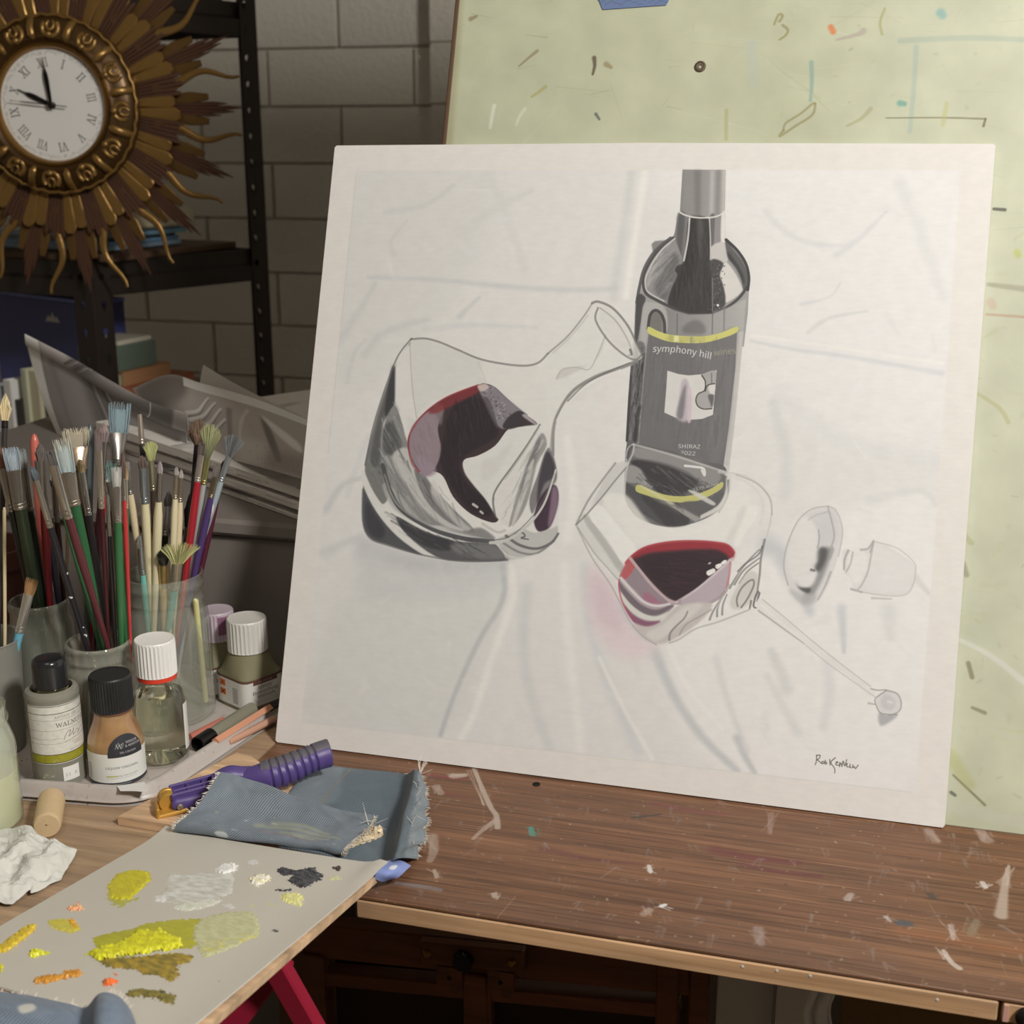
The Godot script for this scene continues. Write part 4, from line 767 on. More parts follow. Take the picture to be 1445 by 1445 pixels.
func shelf_contents() -> void:
	var yaw := -0.3885
	# spines and edges look out of the open side of the shelf, towards the viewer's right
	var y1 := 0.364
	var base := Vector3(-0.7578, 0, -0.9256)
	var S := Vector3(0.3788, 0, -0.9255)
	var F := Vector3(-0.989, 0, -0.1481)
	var rows := [
		["magazine", "lowest magazine of the pile on the upper shelf, pale blue edge", 0.008, 0.235, alb(150, 172, 190, 0.8)], ["magazine", "grey blue magazine second from the bottom of the shelf pile", 0.007, 0.235, alb(120, 150, 176, 0.8)],
		["magazine", "dark covered magazine in the middle of the shelf pile", 0.006, 0.23, alb(84, 84, 80, 0.5)], ["magazine", "bright blue magazine high in the shelf pile", 0.008, 0.25, alb(120, 158, 178, 0.8)],
		["magazine", "thin white magazine under the drawing pad on the shelf", 0.006, 0.25, alb(196, 196, 190, 0.5)]]
	var y := y1
	var k := 0
	for r in rows:
		var b := slab(r[0], r[1], "magazine", base + F * (0.2 + 0.01 * (k % 3)) + S * (0.17 + 0.004 * k) + Vector3(0, y, 0), Vector3(0.2, r[2], 0.29), 0.0, r[4], alb(190, 186, 176, 0.5), "magazines piled on the upper shelf")
		b.rotation.y = atan2(-F.x, -F.z) + 0.03 * sin(k * 2.1)
		y += r[2]
		k += 1
	var pad := slab("drawing_pad", "thick buff drawing pad on top of the magazines on the shelf", "pad", base + F * 0.19 + S * 0.19 + Vector3(0, y, 0), Vector3(0.21, 0.032, 0.29), 0.0, alb(150, 138, 116, 0.5), alb(178, 166, 146, 0.5))
	pad.rotation.y = atan2(-F.x, -F.z) - 0.05
	# left half of the upper shelf, behind the lower rays of the clock
	y = y1
	for q in [[0.01, alb(170, 160, 146, 0.5), "loose pale papers lying flat at the left of the upper shelf"], [0.014, alb(140, 124, 108, 0.5), "brown paper folder on the loose papers of the upper shelf"]]:
		var b := slab("paper_pile", q[2], "papers", base + F * 0.56 + S * 0.16 + Vector3(0, y, 0), Vector3(0.28, q[0], 0.22), 0.0, q[1], alb(184, 176, 164, 0.5))
		b.rotation.y = atan2(-S.x, -S.z)
		y += q[0]
	# lower shelf
	var y0 := -0.0765
	var blue := thing("box_file", "large dark blue box file with a white peaked emblem on its face", "file", base + F * 0.354 + S * 0.24 + Vector3(0, y0, 0))
	blue.rotation.y = atan2(-S.x, -S.z)
	part("case", box_mesh(Vector3(0.32, 0.335, 0.08), 0.003), mat(alb(54, 56, 98, 0.55), 0.5), blue, Vector3(0, 0.1675, 0))
	var em := Geo.new()
	for q in [[-0.011, 0.012, 0.012], [0.002, 0.011, 0.019], [0.014, 0.01, 0.012]]:
		em.prism(PackedVector2Array([Vector2(q[0] - q[1], 0), Vector2(q[0] + q[1], 0), Vector2(q[0], q[2])]), 0.0, 0.0008)
	part("emblem", em.mesh(0.0), mat(alb(186, 184, 190, 0.5), 0.5), blue, Vector3(0.042, 0.292, 0.04))
	part("lid", box_mesh(Vector3(0.322, 0.006, 0.082), 0.001), mat(alb(96, 104, 150, 0.5), 0.5), blue, Vector3(0, 0.336, 0))
	# standing books at the left, seen under the curled print: place along the shelf, thickness, height
	for q in [
		["grey book standing at the far left of the lower shelf", 0.288, 0.034, 0.19, alb(112, 110, 112, 0.5)], ["white book standing between the grey and the black one", 0.2475, 0.022, 0.205, alb(186, 180, 168, 0.55)], ["black book with a yellow band standing on the lower shelf", 0.226, 0.018, 0.17, alb(40, 36, 34, 0.5)],
		["narrow pale olive book standing on the lower shelf", 0.2085, 0.015, 0.228, alb(136, 134, 112, 0.5)], ["wide cream book standing beside the dark green one", 0.181, 0.035, 0.226, alb(142, 132, 108, 0.5)], ["dark green book standing nearest the shelf post", 0.144, 0.036, 0.178, alb(44, 58, 56, 0.5)]]:
		var u := upright("book", q[0], "book", base + F * q[1] + S * 0.105 + Vector3(0, y0, 0), Vector3(q[3], q[2], 0.14), atan2(-S.x, -S.z), q[4], alb(170, 160, 140, 0.5))
		if q[2] == 0.018:
			part("band", box_mesh(Vector3(0.012, 0.0184, 0.001), 0.0), mat(alb(196, 160, 60, 0.5), 0.5), u, Vector3(0.03, 0.009, 0.0703))
	# things lying flat at the right of the lower shelf: near end and far end along the shelf's side
	var yy := y0
	for q in [["thick grey book lying flat at the bottom of the pile on the lower shelf", 0.185, alb(86, 76, 66, 0.5), 0.05, 0.3], ["red brown book lying flat on the thick grey one", 0.022, alb(132, 78, 54, 0.55), 0.06, 0.25], ["orange book lying flat under the grey green box", 0.026, alb(146, 104, 72, 0.6), 0.06, 0.19]]:
		var b := slab("book", q[0], "book", base + F * 0.07 + S * (q[3] + q[4]) * 0.5 + Vector3(0, yy, 0), Vector3(q[4] - q[3], q[1], 0.085), 0.0, q[2], alb(176, 160, 130, 0.5))
		b.rotation.y = atan2(-F.x, -F.z)
		yy += q[1]
	var bb := thing("card_box", "grey green cardboard box with papers on top, lying on the orange book", "box", base + F * 0.07 + S * 0.105 + Vector3(0, yy, 0))
	bb.rotation.y = atan2(-F.x, -F.z)
	part("carton", box_mesh(Vector3(0.11, 0.045, 0.085), 0.002), mat(alb(72, 80, 70, 0.5), 0.7), bb, Vector3(0, 0.0225, 0))
	part("papers", box_mesh(Vector3(0.09, 0.008, 0.075), 0.001), mat(alb(150, 142, 128, 0.5), 0.8), bb, Vector3(0.005, 0.049, 0))

# ------------------------------------------------------------------ the clock
func sunburst_clock() -> void:
	var t := thing("sunburst_clock", "round gilt sunburst clock with carved rays, white dial and roman numerals", "clock", Vector3(-0.7676, 0.6007, -0.8983))
	var n := Vector3(0.187, 0.0, 0.982).normalized()
	var b := Basis(Vector3.UP.cross(n), Vector3.UP, n)
	t.basis = b * Basis(Vector3.BACK, deg_to_rad(10.0))
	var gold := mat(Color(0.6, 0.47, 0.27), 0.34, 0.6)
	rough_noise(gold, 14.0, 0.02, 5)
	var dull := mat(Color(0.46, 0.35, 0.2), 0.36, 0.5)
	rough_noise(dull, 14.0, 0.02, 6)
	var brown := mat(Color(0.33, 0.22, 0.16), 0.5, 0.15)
	part("back_plate", lathe_mesh([Vector2(0, -0.018), Vector2(0.13, -0.018), Vector2(0.135, -0.012), Vector2(0.135, 0.004), Vector2(0, 0.004)], 48), brown, t).rotation.x = PI / 2
	var slat := func(g: Geo, ang: float, off: float, r0: float, r1: float, w0: float, w1: float, z: float, tip: float) -> void:
		# a bar with a rounded back, its end cut to a point
		var keep: Transform3D = g.t
		g.t = keep * Transform3D(Basis(Vector3.BACK, ang), Vector3.ZERO)
		var n0 := g.v.size()
		var stations := [[r0, w0], [lerpf(r0, r1, 0.5), lerpf(w0, w1, 0.5)], [r1 - tip, w1], [r1, w1 * (0.5 if w1 > 0.012 else 0.2)]]
		for s in stations:
			var w: float = s[1] * 0.5
			for q in [[-1.0, -0.004], [-0.98, 0.45], [-0.72, 0.9], [0.0, 0.72], [0.72, 0.9], [0.98, 0.45], [1.0, -0.004]]:
				g.p(Vector3(s[0], off * s[0] / r0 + q[0] * w, z + q[1] * minf(w, 0.0034)))
		for i in 3:
			for j in 6:
				var a := n0 + i * 7 + j
				g.quad(a, a + 7, a + 8, a + 1)
		g.quad(n0 + 21, n0 + 23, n0 + 25, n0 + 27)
		g.t = keep
	# long rays of carved slats, behind
	var lg := Geo.new()
	var lb := Geo.new()
	for s in [-1.0, 1.0]:
		slat.call(lg, s * 0.078, 0.0, 0.13, 0.243, 0.009, 0.0185, 0.0, 0.03)
	for q in [[-0.034, 0.262], [-0.011, 0.284], [0.011, 0.297], [0.034, 0.272]]:
		slat.call(lb, q[0], 0.0, 0.13, q[1], 0.0035, 0.0068, 0.001, 0.022)
	# short rays in front
	var sg := Geo.new()
	var sb := Geo.new()
	for s in [-1.0, 1.0]:
		slat.call(sg, s * 0.132, 0.0, 0.128, 0.2 if s > 0 else 0.192, 0.012, 0.0225, 0.012, 0.009)
	for q in [[-0.07, 0.205], [-0.035, 0.199], [0.0, 0.212], [0.035, 0.202], [0.07, 0.208]]:
		slat.call(sb, q[0], 0.0, 0.128, q[1], 0.0042, 0.0076, 0.012, 0.006)
	var lgm := lg.mesh(50.0); var lbm := lb.mesh(50.0); var sgm := sg.mesh(50.0); var sbm := sb.mesh(50.0)
	# flames
	var fl := []
	var fr := []
	for i in 15:
		var s := i / 14.0
		fl.append(Vector3(0.16 + s * 0.14, 0.0105 * sin(s * 7.6 + 0.6) * (0.35 + 0.75 * s), 0.008 + 0.004 * s))
		fr.append(lerpf(0.0105, 0.0022, pow(s, 0.8)))
	var flm := tube_mesh(fl, fr, 10, 0.6, Vector3.BACK)
	for k in 17:
		var a := deg_to_rad(-12.0 + 21.176 * k - 10.0)
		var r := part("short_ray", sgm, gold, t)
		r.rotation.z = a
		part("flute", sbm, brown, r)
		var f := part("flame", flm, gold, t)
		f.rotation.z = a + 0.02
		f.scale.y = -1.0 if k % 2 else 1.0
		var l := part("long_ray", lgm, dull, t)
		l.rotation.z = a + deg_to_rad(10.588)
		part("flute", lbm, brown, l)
	# carved ring
	part("ring", lathe_mesh([Vector2(0.091, 0.02), Vector2(0.093, 0.038), Vector2(0.1, 0.044), Vector2(0.108, 0.04), Vector2(0.122, 0.038), Vector2(0.133, 0.028), Vector2(0.137, 0.016), Vector2(0.136, 0.004)], 72), mat(Color(0.34, 0.25, 0.14), 0.34, 0.5), t).rotation.x = PI / 2
	var rim := []
	var rr := []
	for i in 97:
		var a := TAU * i / 96.0
		rim.append(Vector3(cos(a), sin(a), 0) * (0.1345 + 0.0014 * sin(a * 36.0)) + Vector3(0, 0, 0.03))
		rr.append(0.0026)
	part("beading", tube_mesh(rim, rr, 8, 1.0, Vector3.BACK), gold, t)
	var u := []
	var ur := []
	for i in 15:
		var a := lerpf(-2.3, 2.3, i / 14.0)
		u.append(Vector3(0.1145 - cos(a) * 0.0125, sin(a) * 0.0128, 0.041 - 0.004 * absf(a) / 2.3))
		ur.append(0.0042)
	var um := tube_mesh(u, ur, 8, 1.0, Vector3.BACK)
	var u2 := []
	var ur2 := []
	for i in 11:
		var a := lerpf(-2.6, 2.6, i / 10.0)
		u2.append(Vector3(0.119 - cos(a) * 0.0072, sin(a) * 0.0058, 0.042 - 0.002 * absf(a)))
		ur2.append(0.0023)
	var um2 := tube_mesh(u2, ur2, 8, 1.0, Vector3.BACK)
	var egg := lathe_mesh([Vector2(0, -0.006), Vector2(0.004, -0.004), Vector2(0.0056, 0), Vector2(0.004, 0.004), Vector2(0, 0.006)], 12, null, 80.0)
	var leaf := tube_mesh([Vector3(0.099, 0, 0.042), Vector3(0.106, 0, 0.046), Vector3(0.116, 0, 0.045), Vector3(0.127, 0, 0.038), Vector3(0.134, 0, 0.026)], [0.0028, 0.0062, 0.0058, 0.0062, 0.0034], 10, 0.6, Vector3.BACK)
	for k in 12:
		var a := deg_to_rad(-5.0 + 30.0 * k - 10.0)
		var l := part("lobe", um, gold, t)
		l.rotation.z = a
		part("curl", um2, gold, l)
		part("bead", egg, gold, l, Vector3(0.1045, 0, 0.045))
		part("leaf", leaf, gold, t).rotation.z = a + deg_to_rad(15.0)
	part("bezel", lathe_mesh([Vector2(0.0845, 0.03), Vector2(0.0855, 0.037), Vector2(0.088, 0.041), Vector2(0.0915, 0.042), Vector2(0.0945, 0.038), Vector2(0.0955, 0.03)], 72), mat(Color(0.58, 0.44, 0.24), 0.26, 0.8), t).rotation.x = PI / 2
	# dial
	var c := Cv.new(700, 700, alb(214, 206, 194, 0.8))
	var ink := alb(52, 46, 40)
	var fnt := font("Droid Serif")
	var rng := RandomNumberGenerator.new()
	rng.seed = 8
	var num := ["XII", "I", "II", "III", "IV", "V", "VI", "VII", "VIII", "IX", "X", "XI"]
	for k in 12:
		var a := TAU * k / 12.0
		var d := Vector2(sin(a), -cos(a))
		var at := Vector2(350, 350) + d * 262.0
		c.text(num[k], fnt, 58, at, ink, 0.95, a, 0.0, 0.62 if num[k].length() > 2 else 0.75, true)
		c.text(str(5 * k if k else 60), fnt, 20, Vector2(350, 350) + d * 318.0, alb(120, 110, 98), 0.8, a, 0.0, 0.9, true)
	for k in 120:
		var a := TAU * (k + rng.randf() * 0.5) / 120.0
		if absf(fposmod(a, TAU / 12.0) - TAU / 24.0) > TAU / 24.0 - 0.07: continue
		var r0 := 322.0 + rng.randf_range(-10, 10)
		var l := []
		for j in 5:
			var b2 := a + 0.03 * sin(j * 1.6 + k)
			var r1 := r0 + 9.0 * cos(j * 1.6)
			l.append(350 + sin(b2) * r1)
			l.append(350 - cos(b2) * r1)
		c.stroke(l, 3.5, 2.0, alb(150, 140, 126), 0.55, 0.4)
	var dg := Geo.new()
	var n1 := dg.p(Vector3(0, 0, 0), Vector2(0.5, 0.5))
	for j in 65:
		var a := TAU * j / 64.0
		dg.p(Vector3(cos(a) * 0.0865, sin(a) * 0.0865, 0), Vector2(0.5 + cos(a) * 0.5, 0.5 - sin(a) * 0.5))
	for j in 64: dg.tri(n1, n1 + 1 + j, n1 + 2 + j)
	var dm := tmat(c.tex(), 0.35)
	part("dial", dg.mesh(0.0), dm, t, Vector3(0, 0, 0.031))
	var black := mat(Color(0.06, 0.055, 0.05), 0.35)
	var hand := func(called: String, len: float, w: float, a: float, z: float, tail: float) -> void:
		var g := Geo.new()
		g.prism(PackedVector2Array([Vector2(-w * 0.35, -tail), Vector2(w * 0.35, -tail), Vector2(w * 0.3, 0.0), Vector2(w * 0.5, len * 0.55), Vector2(w * 0.42, len * 0.68), Vector2(w * 0.12, len * 0.8), Vector2(0.0006, len), Vector2(-0.0006, len), Vector2(-w * 0.12, len * 0.8), Vector2(-w * 0.42, len * 0.68), Vector2(-w * 0.5, len * 0.55), Vector2(-w * 0.3, 0.0)]), z, z + 0.0012)
		part(called, g.mesh(0.0), black, t).rotation.z = a
	hand.call("hour_hand", 0.058, 0.008, deg_to_rad(56.0), 0.034, 0.006)
	hand.call("minute_hand", 0.07, 0.0075, deg_to_rad(-4.0), 0.037, 0.006)
	hand.call("second_hand", 0.066, 0.0022, deg_to_rad(74.0), 0.04, 0.026)
	part("hub", lathe_mesh([Vector2(0.005, 0.031), Vector2(0.005, 0.042), Vector2(0.003, 0.044), Vector2(0, 0.044)], 16), mat(Color(0.2, 0.17, 0.13), 0.3, 0.6), t).rotation.x = PI / 2

# ------------------------------------------------------------------ grey cabinet, canvas boards and reference prints
func cabinet_and_prints() -> void:
	var t := thing("cabinet", "plain dark grey cabinet standing behind the jars and bottles", "cabinet", Vector3(-0.3, -0.85, -0.4))
	var grey := mat(alb(122, 112, 104), 0.55)
	part("body", box_mesh(Vector3(0.62, 1.0, 0.48), 0.004, Vector3(0, 0.5, 0)), grey, t)
	part("top", box_mesh(Vector3(0.63, 0.018, 0.5), 0.004, Vector3(0, 1.009, 0)), grey, t)
	# boards stacked askew on the cabinet
	var a := Vector3(-0.0383, 0.17, -0.1615)
	var b := Vector3(-0.3047, 0.17, -0.3248)
	var dir := (a - b).normalized()
	var back := Vector3(dir.z, 0, -dir.x)
	if back.z > 0: back = -back
	var yaw := atan2(-dir.z, dir.x)
	var y := 0.1685
	var names := ["lowest of the stacked boards on the grey cabinet, thin and pale", "second stacked board from the bottom, with a dark smudged edge", "thick stacked board in the middle, streaked with charcoal", "second stacked board from the top, thin and white edged", "topmost stacked board, its thick edge speckled grey"]
	var th := [0.005, 0.007, 0.0085, 0.0045, 0.011]
	for k in 5:
		var c := Cv.new(512, 48, alb(196, 186, 176, 0.8))
		var rng := RandomNumberGenerator.new()
		rng.seed = 60 + k
		for i in 90:
			var x := rng.randf() * 512
			var yy := rng.randf() * 48
			c.stroke([x, yy, x + rng.randf_range(5, 60), yy + rng.randf_range(-3, 3)], rng.randf_range(1, 5), 1, [alb(90, 84, 80, 0.8), alb(140, 130, 122, 0.8), alb(216, 206, 198, 0.8)][rng.randi() % 3], rng.randf_range(0.2, 0.6), 0.3)
		var m := tmat(c.tex(), 0.8)
		var o := [0.0, 0.006, -0.002, 0.004, -0.004]
		var g := Geo.new()
		g.box(Vector3(0, th[k] * 0.5, 0), Vector3(0.5, th[k], 0.34), 0.0008)
		for i in g.v.size(): g.u[i] = Vector2(g.v[i].x / 0.5 + 0.5, g.v[i].y / 0.016 + 0.1 * k + g.v[i].z)
		var s := single("stacked_board", g.mesh(20.0), m, names[k], "board", a - dir * 0.2 + back * (0.172 + o[k]) + Vector3(0, y - a.y, 0), "boards stacked on the cabinet")
		s.rotation.y = yaw + [0.0, 0.015, -0.01, 0.01, 0.0][k]
		y += th[k] + 0.0003
	# curled print with its rolled upper edge
	var c := Cv.new(900, 420, alb(120, 112, 108, 0.68))
	c.poly([0, 0, 70, 0, 62, 160, 90, 420, 0, 420], alb(212, 202, 192, 0.68), 1.0, 1, false)
	c.poly([70, 0, 190, 0, 210, 90, 150, 150, 80, 200], alb(176, 166, 160, 0.68), 0.7, 14)
	c.poly([200, 60, 330, 90, 520, 240, 760, 330, 760, 420, 560, 330, 400, 300, 290, 200], alb(70, 64, 62, 0.68), 0.7, 18)
	c.poly([420, 0, 900, 0, 900, 150, 700, 140, 560, 90], alb(84, 78, 74, 0.68), 0.8, 16)
	for q in [[180, 60, 330, 200, 520, 330, 700, 400], [230, 60, 400, 200, 640, 310, 880, 360], [300, 110, 460, 240, 640, 340, 860, 400]]:
		c.stroke(q, 14, 8, alb(66, 60, 58, 0.68), 0.7, 0.2)
		var q2 := []
		for i in q.size(): q2.append(q[i] + (16 if i % 2 == 0 else -6))
		c.stroke(q2, 12, 8, alb(156, 148, 142, 0.68), 0.5, 0.1)
	c.stroke([640, 40, 660, 70, 668, 110], 12, 5, alb(196, 188, 182, 0.68), 0.9, 0.3)
	c.poly([800, 20, 900, 20, 900, 110, 830, 130], alb(170, 160, 154, 0.68), 0.7, 8)
	c.stroke([120, 200, 220, 330, 320, 400], 60, 40, alb(104, 97, 93, 0.68), 0.6, 0.0)
	var paper := tmat(c.tex(), 0.45)
	var g := Geo.new()
	# the sheet rises from the boards to its upper edge and rolls over towards the viewer there
	var lift := patch([
		[Vector3(-0.608, 0.2845, -0.5266), Vector3(-0.4947, 0.2638, -0.4657), Vector3(-0.4089, 0.2442, -0.4191), Vector3(-0.3286, 0.2301, -0.3725), Vector3(-0.2491, 0.2321, -0.3143)],
		[Vector3(-0.5898, 0.2506, -0.511), Vector3(-0.4978, 0.2334, -0.456), Vector3(-0.4102, 0.2166, -0.4106), Vector3(-0.3285, 0.2068, -0.3657), Vector3(-0.2492, 0.2088, -0.3128)],
		[Vector3(-0.5591, 0.206, -0.4849), Vector3(-0.4828, 0.1854, -0.4353), Vector3(-0.3956, 0.1745, -0.3808), Vector3(-0.3227, 0.1808, -0.3489), Vector3(-0.2411, 0.192, -0.2994)],
		[Vector3(-0.5127, 0.1424, -0.4576), Vector3(-0.4531, 0.1368, -0.4078), Vector3(-0.3695, 0.1444, -0.3469), Vector3(-0.3031, 0.1653, -0.3229), Vector3(-0.2287, 0.1842, -0.2789)]])
	var toward := (Vector3(0.5155, 0.5439, 1.0268) - Vector3(-0.4167, 0.2339, -0.4139)) * Vector3(1, 0, 1)
	toward = toward.normalized()
	g.sheet(54, 54, func(u: float, v: float) -> Vector3:
		if v >= 0.42: return lift.call(u, (v - 0.42) / 0.58)
		var e: Vector3 = lift.call(u, 0.0)
		var r := lerpf(0.008, 0.0118, u)
		var w := (0.42 - v) / 0.42 * 5.6
		return e + toward * (r * (1.0 - cos(w))) + Vector3(0, r * sin(w), 0), 0.0004)
	for k in g.v.size(): g.u[k].y = g.u[k].y * 0.94
	single("curled_print", g.mesh(70.0), paper, "dark printed photo sheet with a rolled upper edge, curling up at its left corner", "print")
	# the print lying to its right
	var d := Cv.new(900, 420, alb(150, 140, 132, 0.68))
	d.poly([0, 0, 330, 0, 300, 150, 0, 200], alb(96, 88, 82, 0.68), 0.9, 20)
	d.poly([330, 0, 900, 0, 900, 50, 620, 62, 330, 60], alb(206, 196, 186, 0.68), 1.0, 1, false)
	for q in [[290, 210, 390, 180, 470, 90], [290, 240, 410, 200, 500, 110], [296, 276, 430, 230, 520, 140], [310, 310, 440, 262, 530, 190]]:
		d.stroke(q, 24, 12, alb(216, 206, 194, 0.68), 0.95, 0.3)
		d.stroke([q[0], q[1] + 17, q[2], q[3] + 17, q[4], q[5] + 14], 7, 4, alb(104, 96, 90, 0.68), 0.8, 0.2)
	d.stroke([560, 130, 540, 240, 500, 400], 40, 34, alb(112, 104, 98, 0.68), 0.8, 0.2)
	d.stroke([640, 100, 600, 200, 570, 340], 26, 20, alb(176, 166, 158, 0.68), 0.8, 0.1)
	d.poly([690, 110, 730, 160, 770, 330, 740, 330], alb(92, 85, 80, 0.68), 0.9, 5)
	d.poly([690, 100, 840, 190, 850, 250, 760, 190], alb(220, 210, 200, 0.68), 0.9, 6)
	d.poly([700, 300, 900, 280, 900, 420, 640, 420], alb(112, 104, 98, 0.68), 0.6, 24)
	d.poly([560, 300, 700, 260, 680, 420, 560, 420], alb(180, 170, 162, 0.68), 0.7, 20)
	var rng := RandomNumberGenerator.new()
	rng.seed = 77
	for k in 26:
		var x := rng.randf_range(600, 880); var yy := rng.randf_range(270, 380)
		d.stroke([x, yy, x + rng.randf_range(-3, 3), yy + rng.randf_range(2, 9)], 3, 2, alb(80, 74, 70, 0.68), 0.7, 0.4)
	var g2 := Geo.new()
	g2.sheet(48, 24, patch([
		[Vector3(-0.4172, 0.2334, -0.4783), Vector3(-0.353, 0.2572, -0.4599), Vector3(-0.2725, 0.2609, -0.3971), Vector3(-0.1626, 0.2614, -0.3198), Vector3(-0.0551, 0.2562, -0.2403)],
		[Vector3(-0.3727, 0.2235, -0.423), Vector3(-0.308, 0.2451, -0.3826), Vector3(-0.2298, 0.2486, -0.3298), Vector3(-0.1279, 0.253, -0.2516), Vector3(-0.0272, 0.2515, -0.1766)],
		[Vector3(-0.3198, 0.2018, -0.3667), Vector3(-0.2619, 0.2189, -0.3338), Vector3(-0.1971, 0.2253, -0.2889), Vector3(-0.105, 0.2351, -0.2095), Vector3(-0.0094, 0.2401, -0.135)],
		[Vector3(-0.2877, 0.1854, -0.3384), Vector3(-0.2367, 0.1913, -0.3112), Vector3(-0.1748, 0.2021, -0.2668), Vector3(-0.0915, 0.2168, -0.1863), Vector3(-0.0039, 0.223, -0.1208)]]), 0.0004)
	single("photo_print", g2.mesh(70.0), tmat(d.tex(), 0.45), "glossy printed photo of white cloth folds bulging on the stacked boards beside the canvas", "print")
	var g3 := Geo.new()
	g3.sheet(12, 4, patch([[Vector3(-0.2987, 0.2736, -0.4528), Vector3(-0.2117, 0.2621, -0.3819), Vector3(-0.1307, 0.2521, -0.326), Vector3(-0.065, 0.2493, -0.2679)], [Vector3(-0.2978, 0.2507, -0.4388), Vector3(-0.2011, 0.2396, -0.3675), Vector3(-0.1248, 0.2331, -0.3113), Vector3(-0.0596, 0.2329, -0.2538)], [Vector3(-0.2927, 0.2376, -0.4278), Vector3(-0.1957, 0.2302, -0.3555), Vector3(-0.1197, 0.2244, -0.2994), Vector3(-0.0547, 0.2248, -0.242)]]), 0.0004)
	single("blank_sheet", g3.mesh(70.0), mat(alb(178, 168, 158, 0.68), 0.6), "plain pale sheet with a sharp raised corner behind the cloth print", "paper")

# ------------------------------------------------------------------ the left table and what stands on it
func ring_solid(g: Geo, base: PackedVector2Array, rings: Array, fill: bool) -> void:
	# walls that follow a closed outline (x, z): rings of (offset outward, height)
	var n := base.size()
	var nrm := []
	for i in n:
		var d := (base[(i + 1) % n] - base[(i + n - 1) % n]).normalized()
		nrm.append(Vector2(d.y, -d.x))
	var n0 := g.v.size()
	for r in rings:
		for i in n + 1:
			var q: Vector2 = base[i % n] + nrm[i % n] * r[0]
			g.p(Vector3(q.x, r[1], q.y), Vector2(float(i) / n, r[1]))
	for k in rings.size() - 1:
		for i in n:
			var a := n0 + k * (n + 1) + i
			g.quad(a, a + 1, a + n + 2, a + n + 1)
	if fill:
		for e in 2:
			var k := 0 if e == 0 else rings.size() - 1
			var f := []
			var ctr := Vector2.ZERO
			for i in n: ctr += base[i] / n
			var c := g.p(Vector3(ctr.x, rings[k][1], ctr.y))
			for i in n:
				var a := n0 + k * (n + 1) + i
				if e == 0: g.tri(c, a + 1, a)
				else: g.tri(c, a, a + 1)

func rounded(q: Array, rad: Array, per := 8) -> PackedVector2Array:
	var o := PackedVector2Array()
	var n := q.size()
	for i in n:
		var p: Vector2 = q[i]
		var a: Vector2 = ((q[(i + n - 1) % n] as Vector2) - p).normalized()
		var b: Vector2 = ((q[(i + 1) % n] as Vector2) - p).normalized()
		for k in per + 1:
			var t := float(k) / per
			var s: Vector2 = p + a * rad[i]
			var e: Vector2 = p + b * rad[i]
			o.append(s.lerp(p, t).lerp(p.lerp(e, t), t))
	return o

func label_mesh(r: float, y0: float, y1: float, a0: float, a1: float, shape = null) -> ArrayMesh:
	# a printed label on a round wall; angles from the front, growing to the right
	var g := Geo.new()
	g.grid(28, 6, func(u: float, v: float) -> Vector3:
		var a := deg_to_rad(lerpf(a0, a1, u))
		var rr := r
		if shape != null: rr *= shape.call(PI / 2 - a, 0)
		return Vector3(sin(a) * rr, lerpf(y1, y0, v), cos(a) * rr))
	for k in range(0, g.ix.size(), 3):
		var s := g.ix[k + 1]; g.ix[k + 1] = g.ix[k + 2]; g.ix[k + 2] = s
	return g.mesh(70.0)

func ribbed(n: int, amt: float, from: int, to: int) -> Variant:
	return func(th: float, i: int) -> float: return 1.0 + (amt * (0.5 + 0.5 * cos(th * n)) - amt if i >= from and i <= to else 0.0)

func cap_mesh(r: float, y0: float, y1: float, n: int, amt: float) -> ArrayMesh:
	return lathe_mesh([Vector2(r * 0.9, y0), Vector2(r, y0), Vector2(r, y0 + 0.0015), Vector2(r, lerpf(y0, y1, 0.5)), Vector2(r, y1 - 0.003), Vector2(r * 0.985, y1 - 0.0012), Vector2(r * 0.94, y1), Vector2(r * 0.86, y1), Vector2(r * 0.82, y1 - 0.0006), Vector2(0, y1 - 0.0006)], n * 4, ribbed(n, amt, 2, 4), 50.0)

func film(c: Color, a: float) -> StandardMaterial3D:
	var m := mat(Color(c.r, c.g, c.b, a), 0.7)
	m.transparency = BaseMaterial3D.TRANSPARENCY_ALPHA
	return m

func liquid(c: Color, scale := 0.035) -> StandardMaterial3D:
	var m := mat(Color(c.r, c.g, c.b, 0.0), 0.03)
	m.refraction_enabled = true
	m.refraction_scale = scale
	return m

func jar(called: String, label: String, at: Vector3, prof: Array, haze: Array) -> Node3D:
	# prof: outer wall from foot to lip; haze: colour, opacity, lower and upper height of the dried film
	var t := thing(called, label, "jar", at)
	var pr := [Vector2(0, 0.0006), Vector2(prof[0].x * 0.9, 0.0)]
	pr.append_array(prof)
	var top: Vector2 = prof[-1]
	pr.append(Vector2(top.x - 0.0012, top.y + 0.0008))
	for i in range(prof.size() - 1, -1, -1): pr.append(Vector2(prof[i].x - 0.0024, maxf(prof[i].y, 0.005)))
	pr.append(Vector2(0, 0.005))
	part("glass_wall", lathe_mesh(pr, 48, null, 60.0), glass(Color(0.85, 0.88, 0.82), 0.13), t)
	var inn := []
	for q in prof:
		if q.y >= haze[2] - 1e-6 and q.y <= haze[3] + 1e-6: inn.append(Vector2(q.x - 0.003, q.y))
	part("dried_film", lathe_mesh(inn, 40, null, 60.0), film(haze[0], haze[1]), t)
	return t

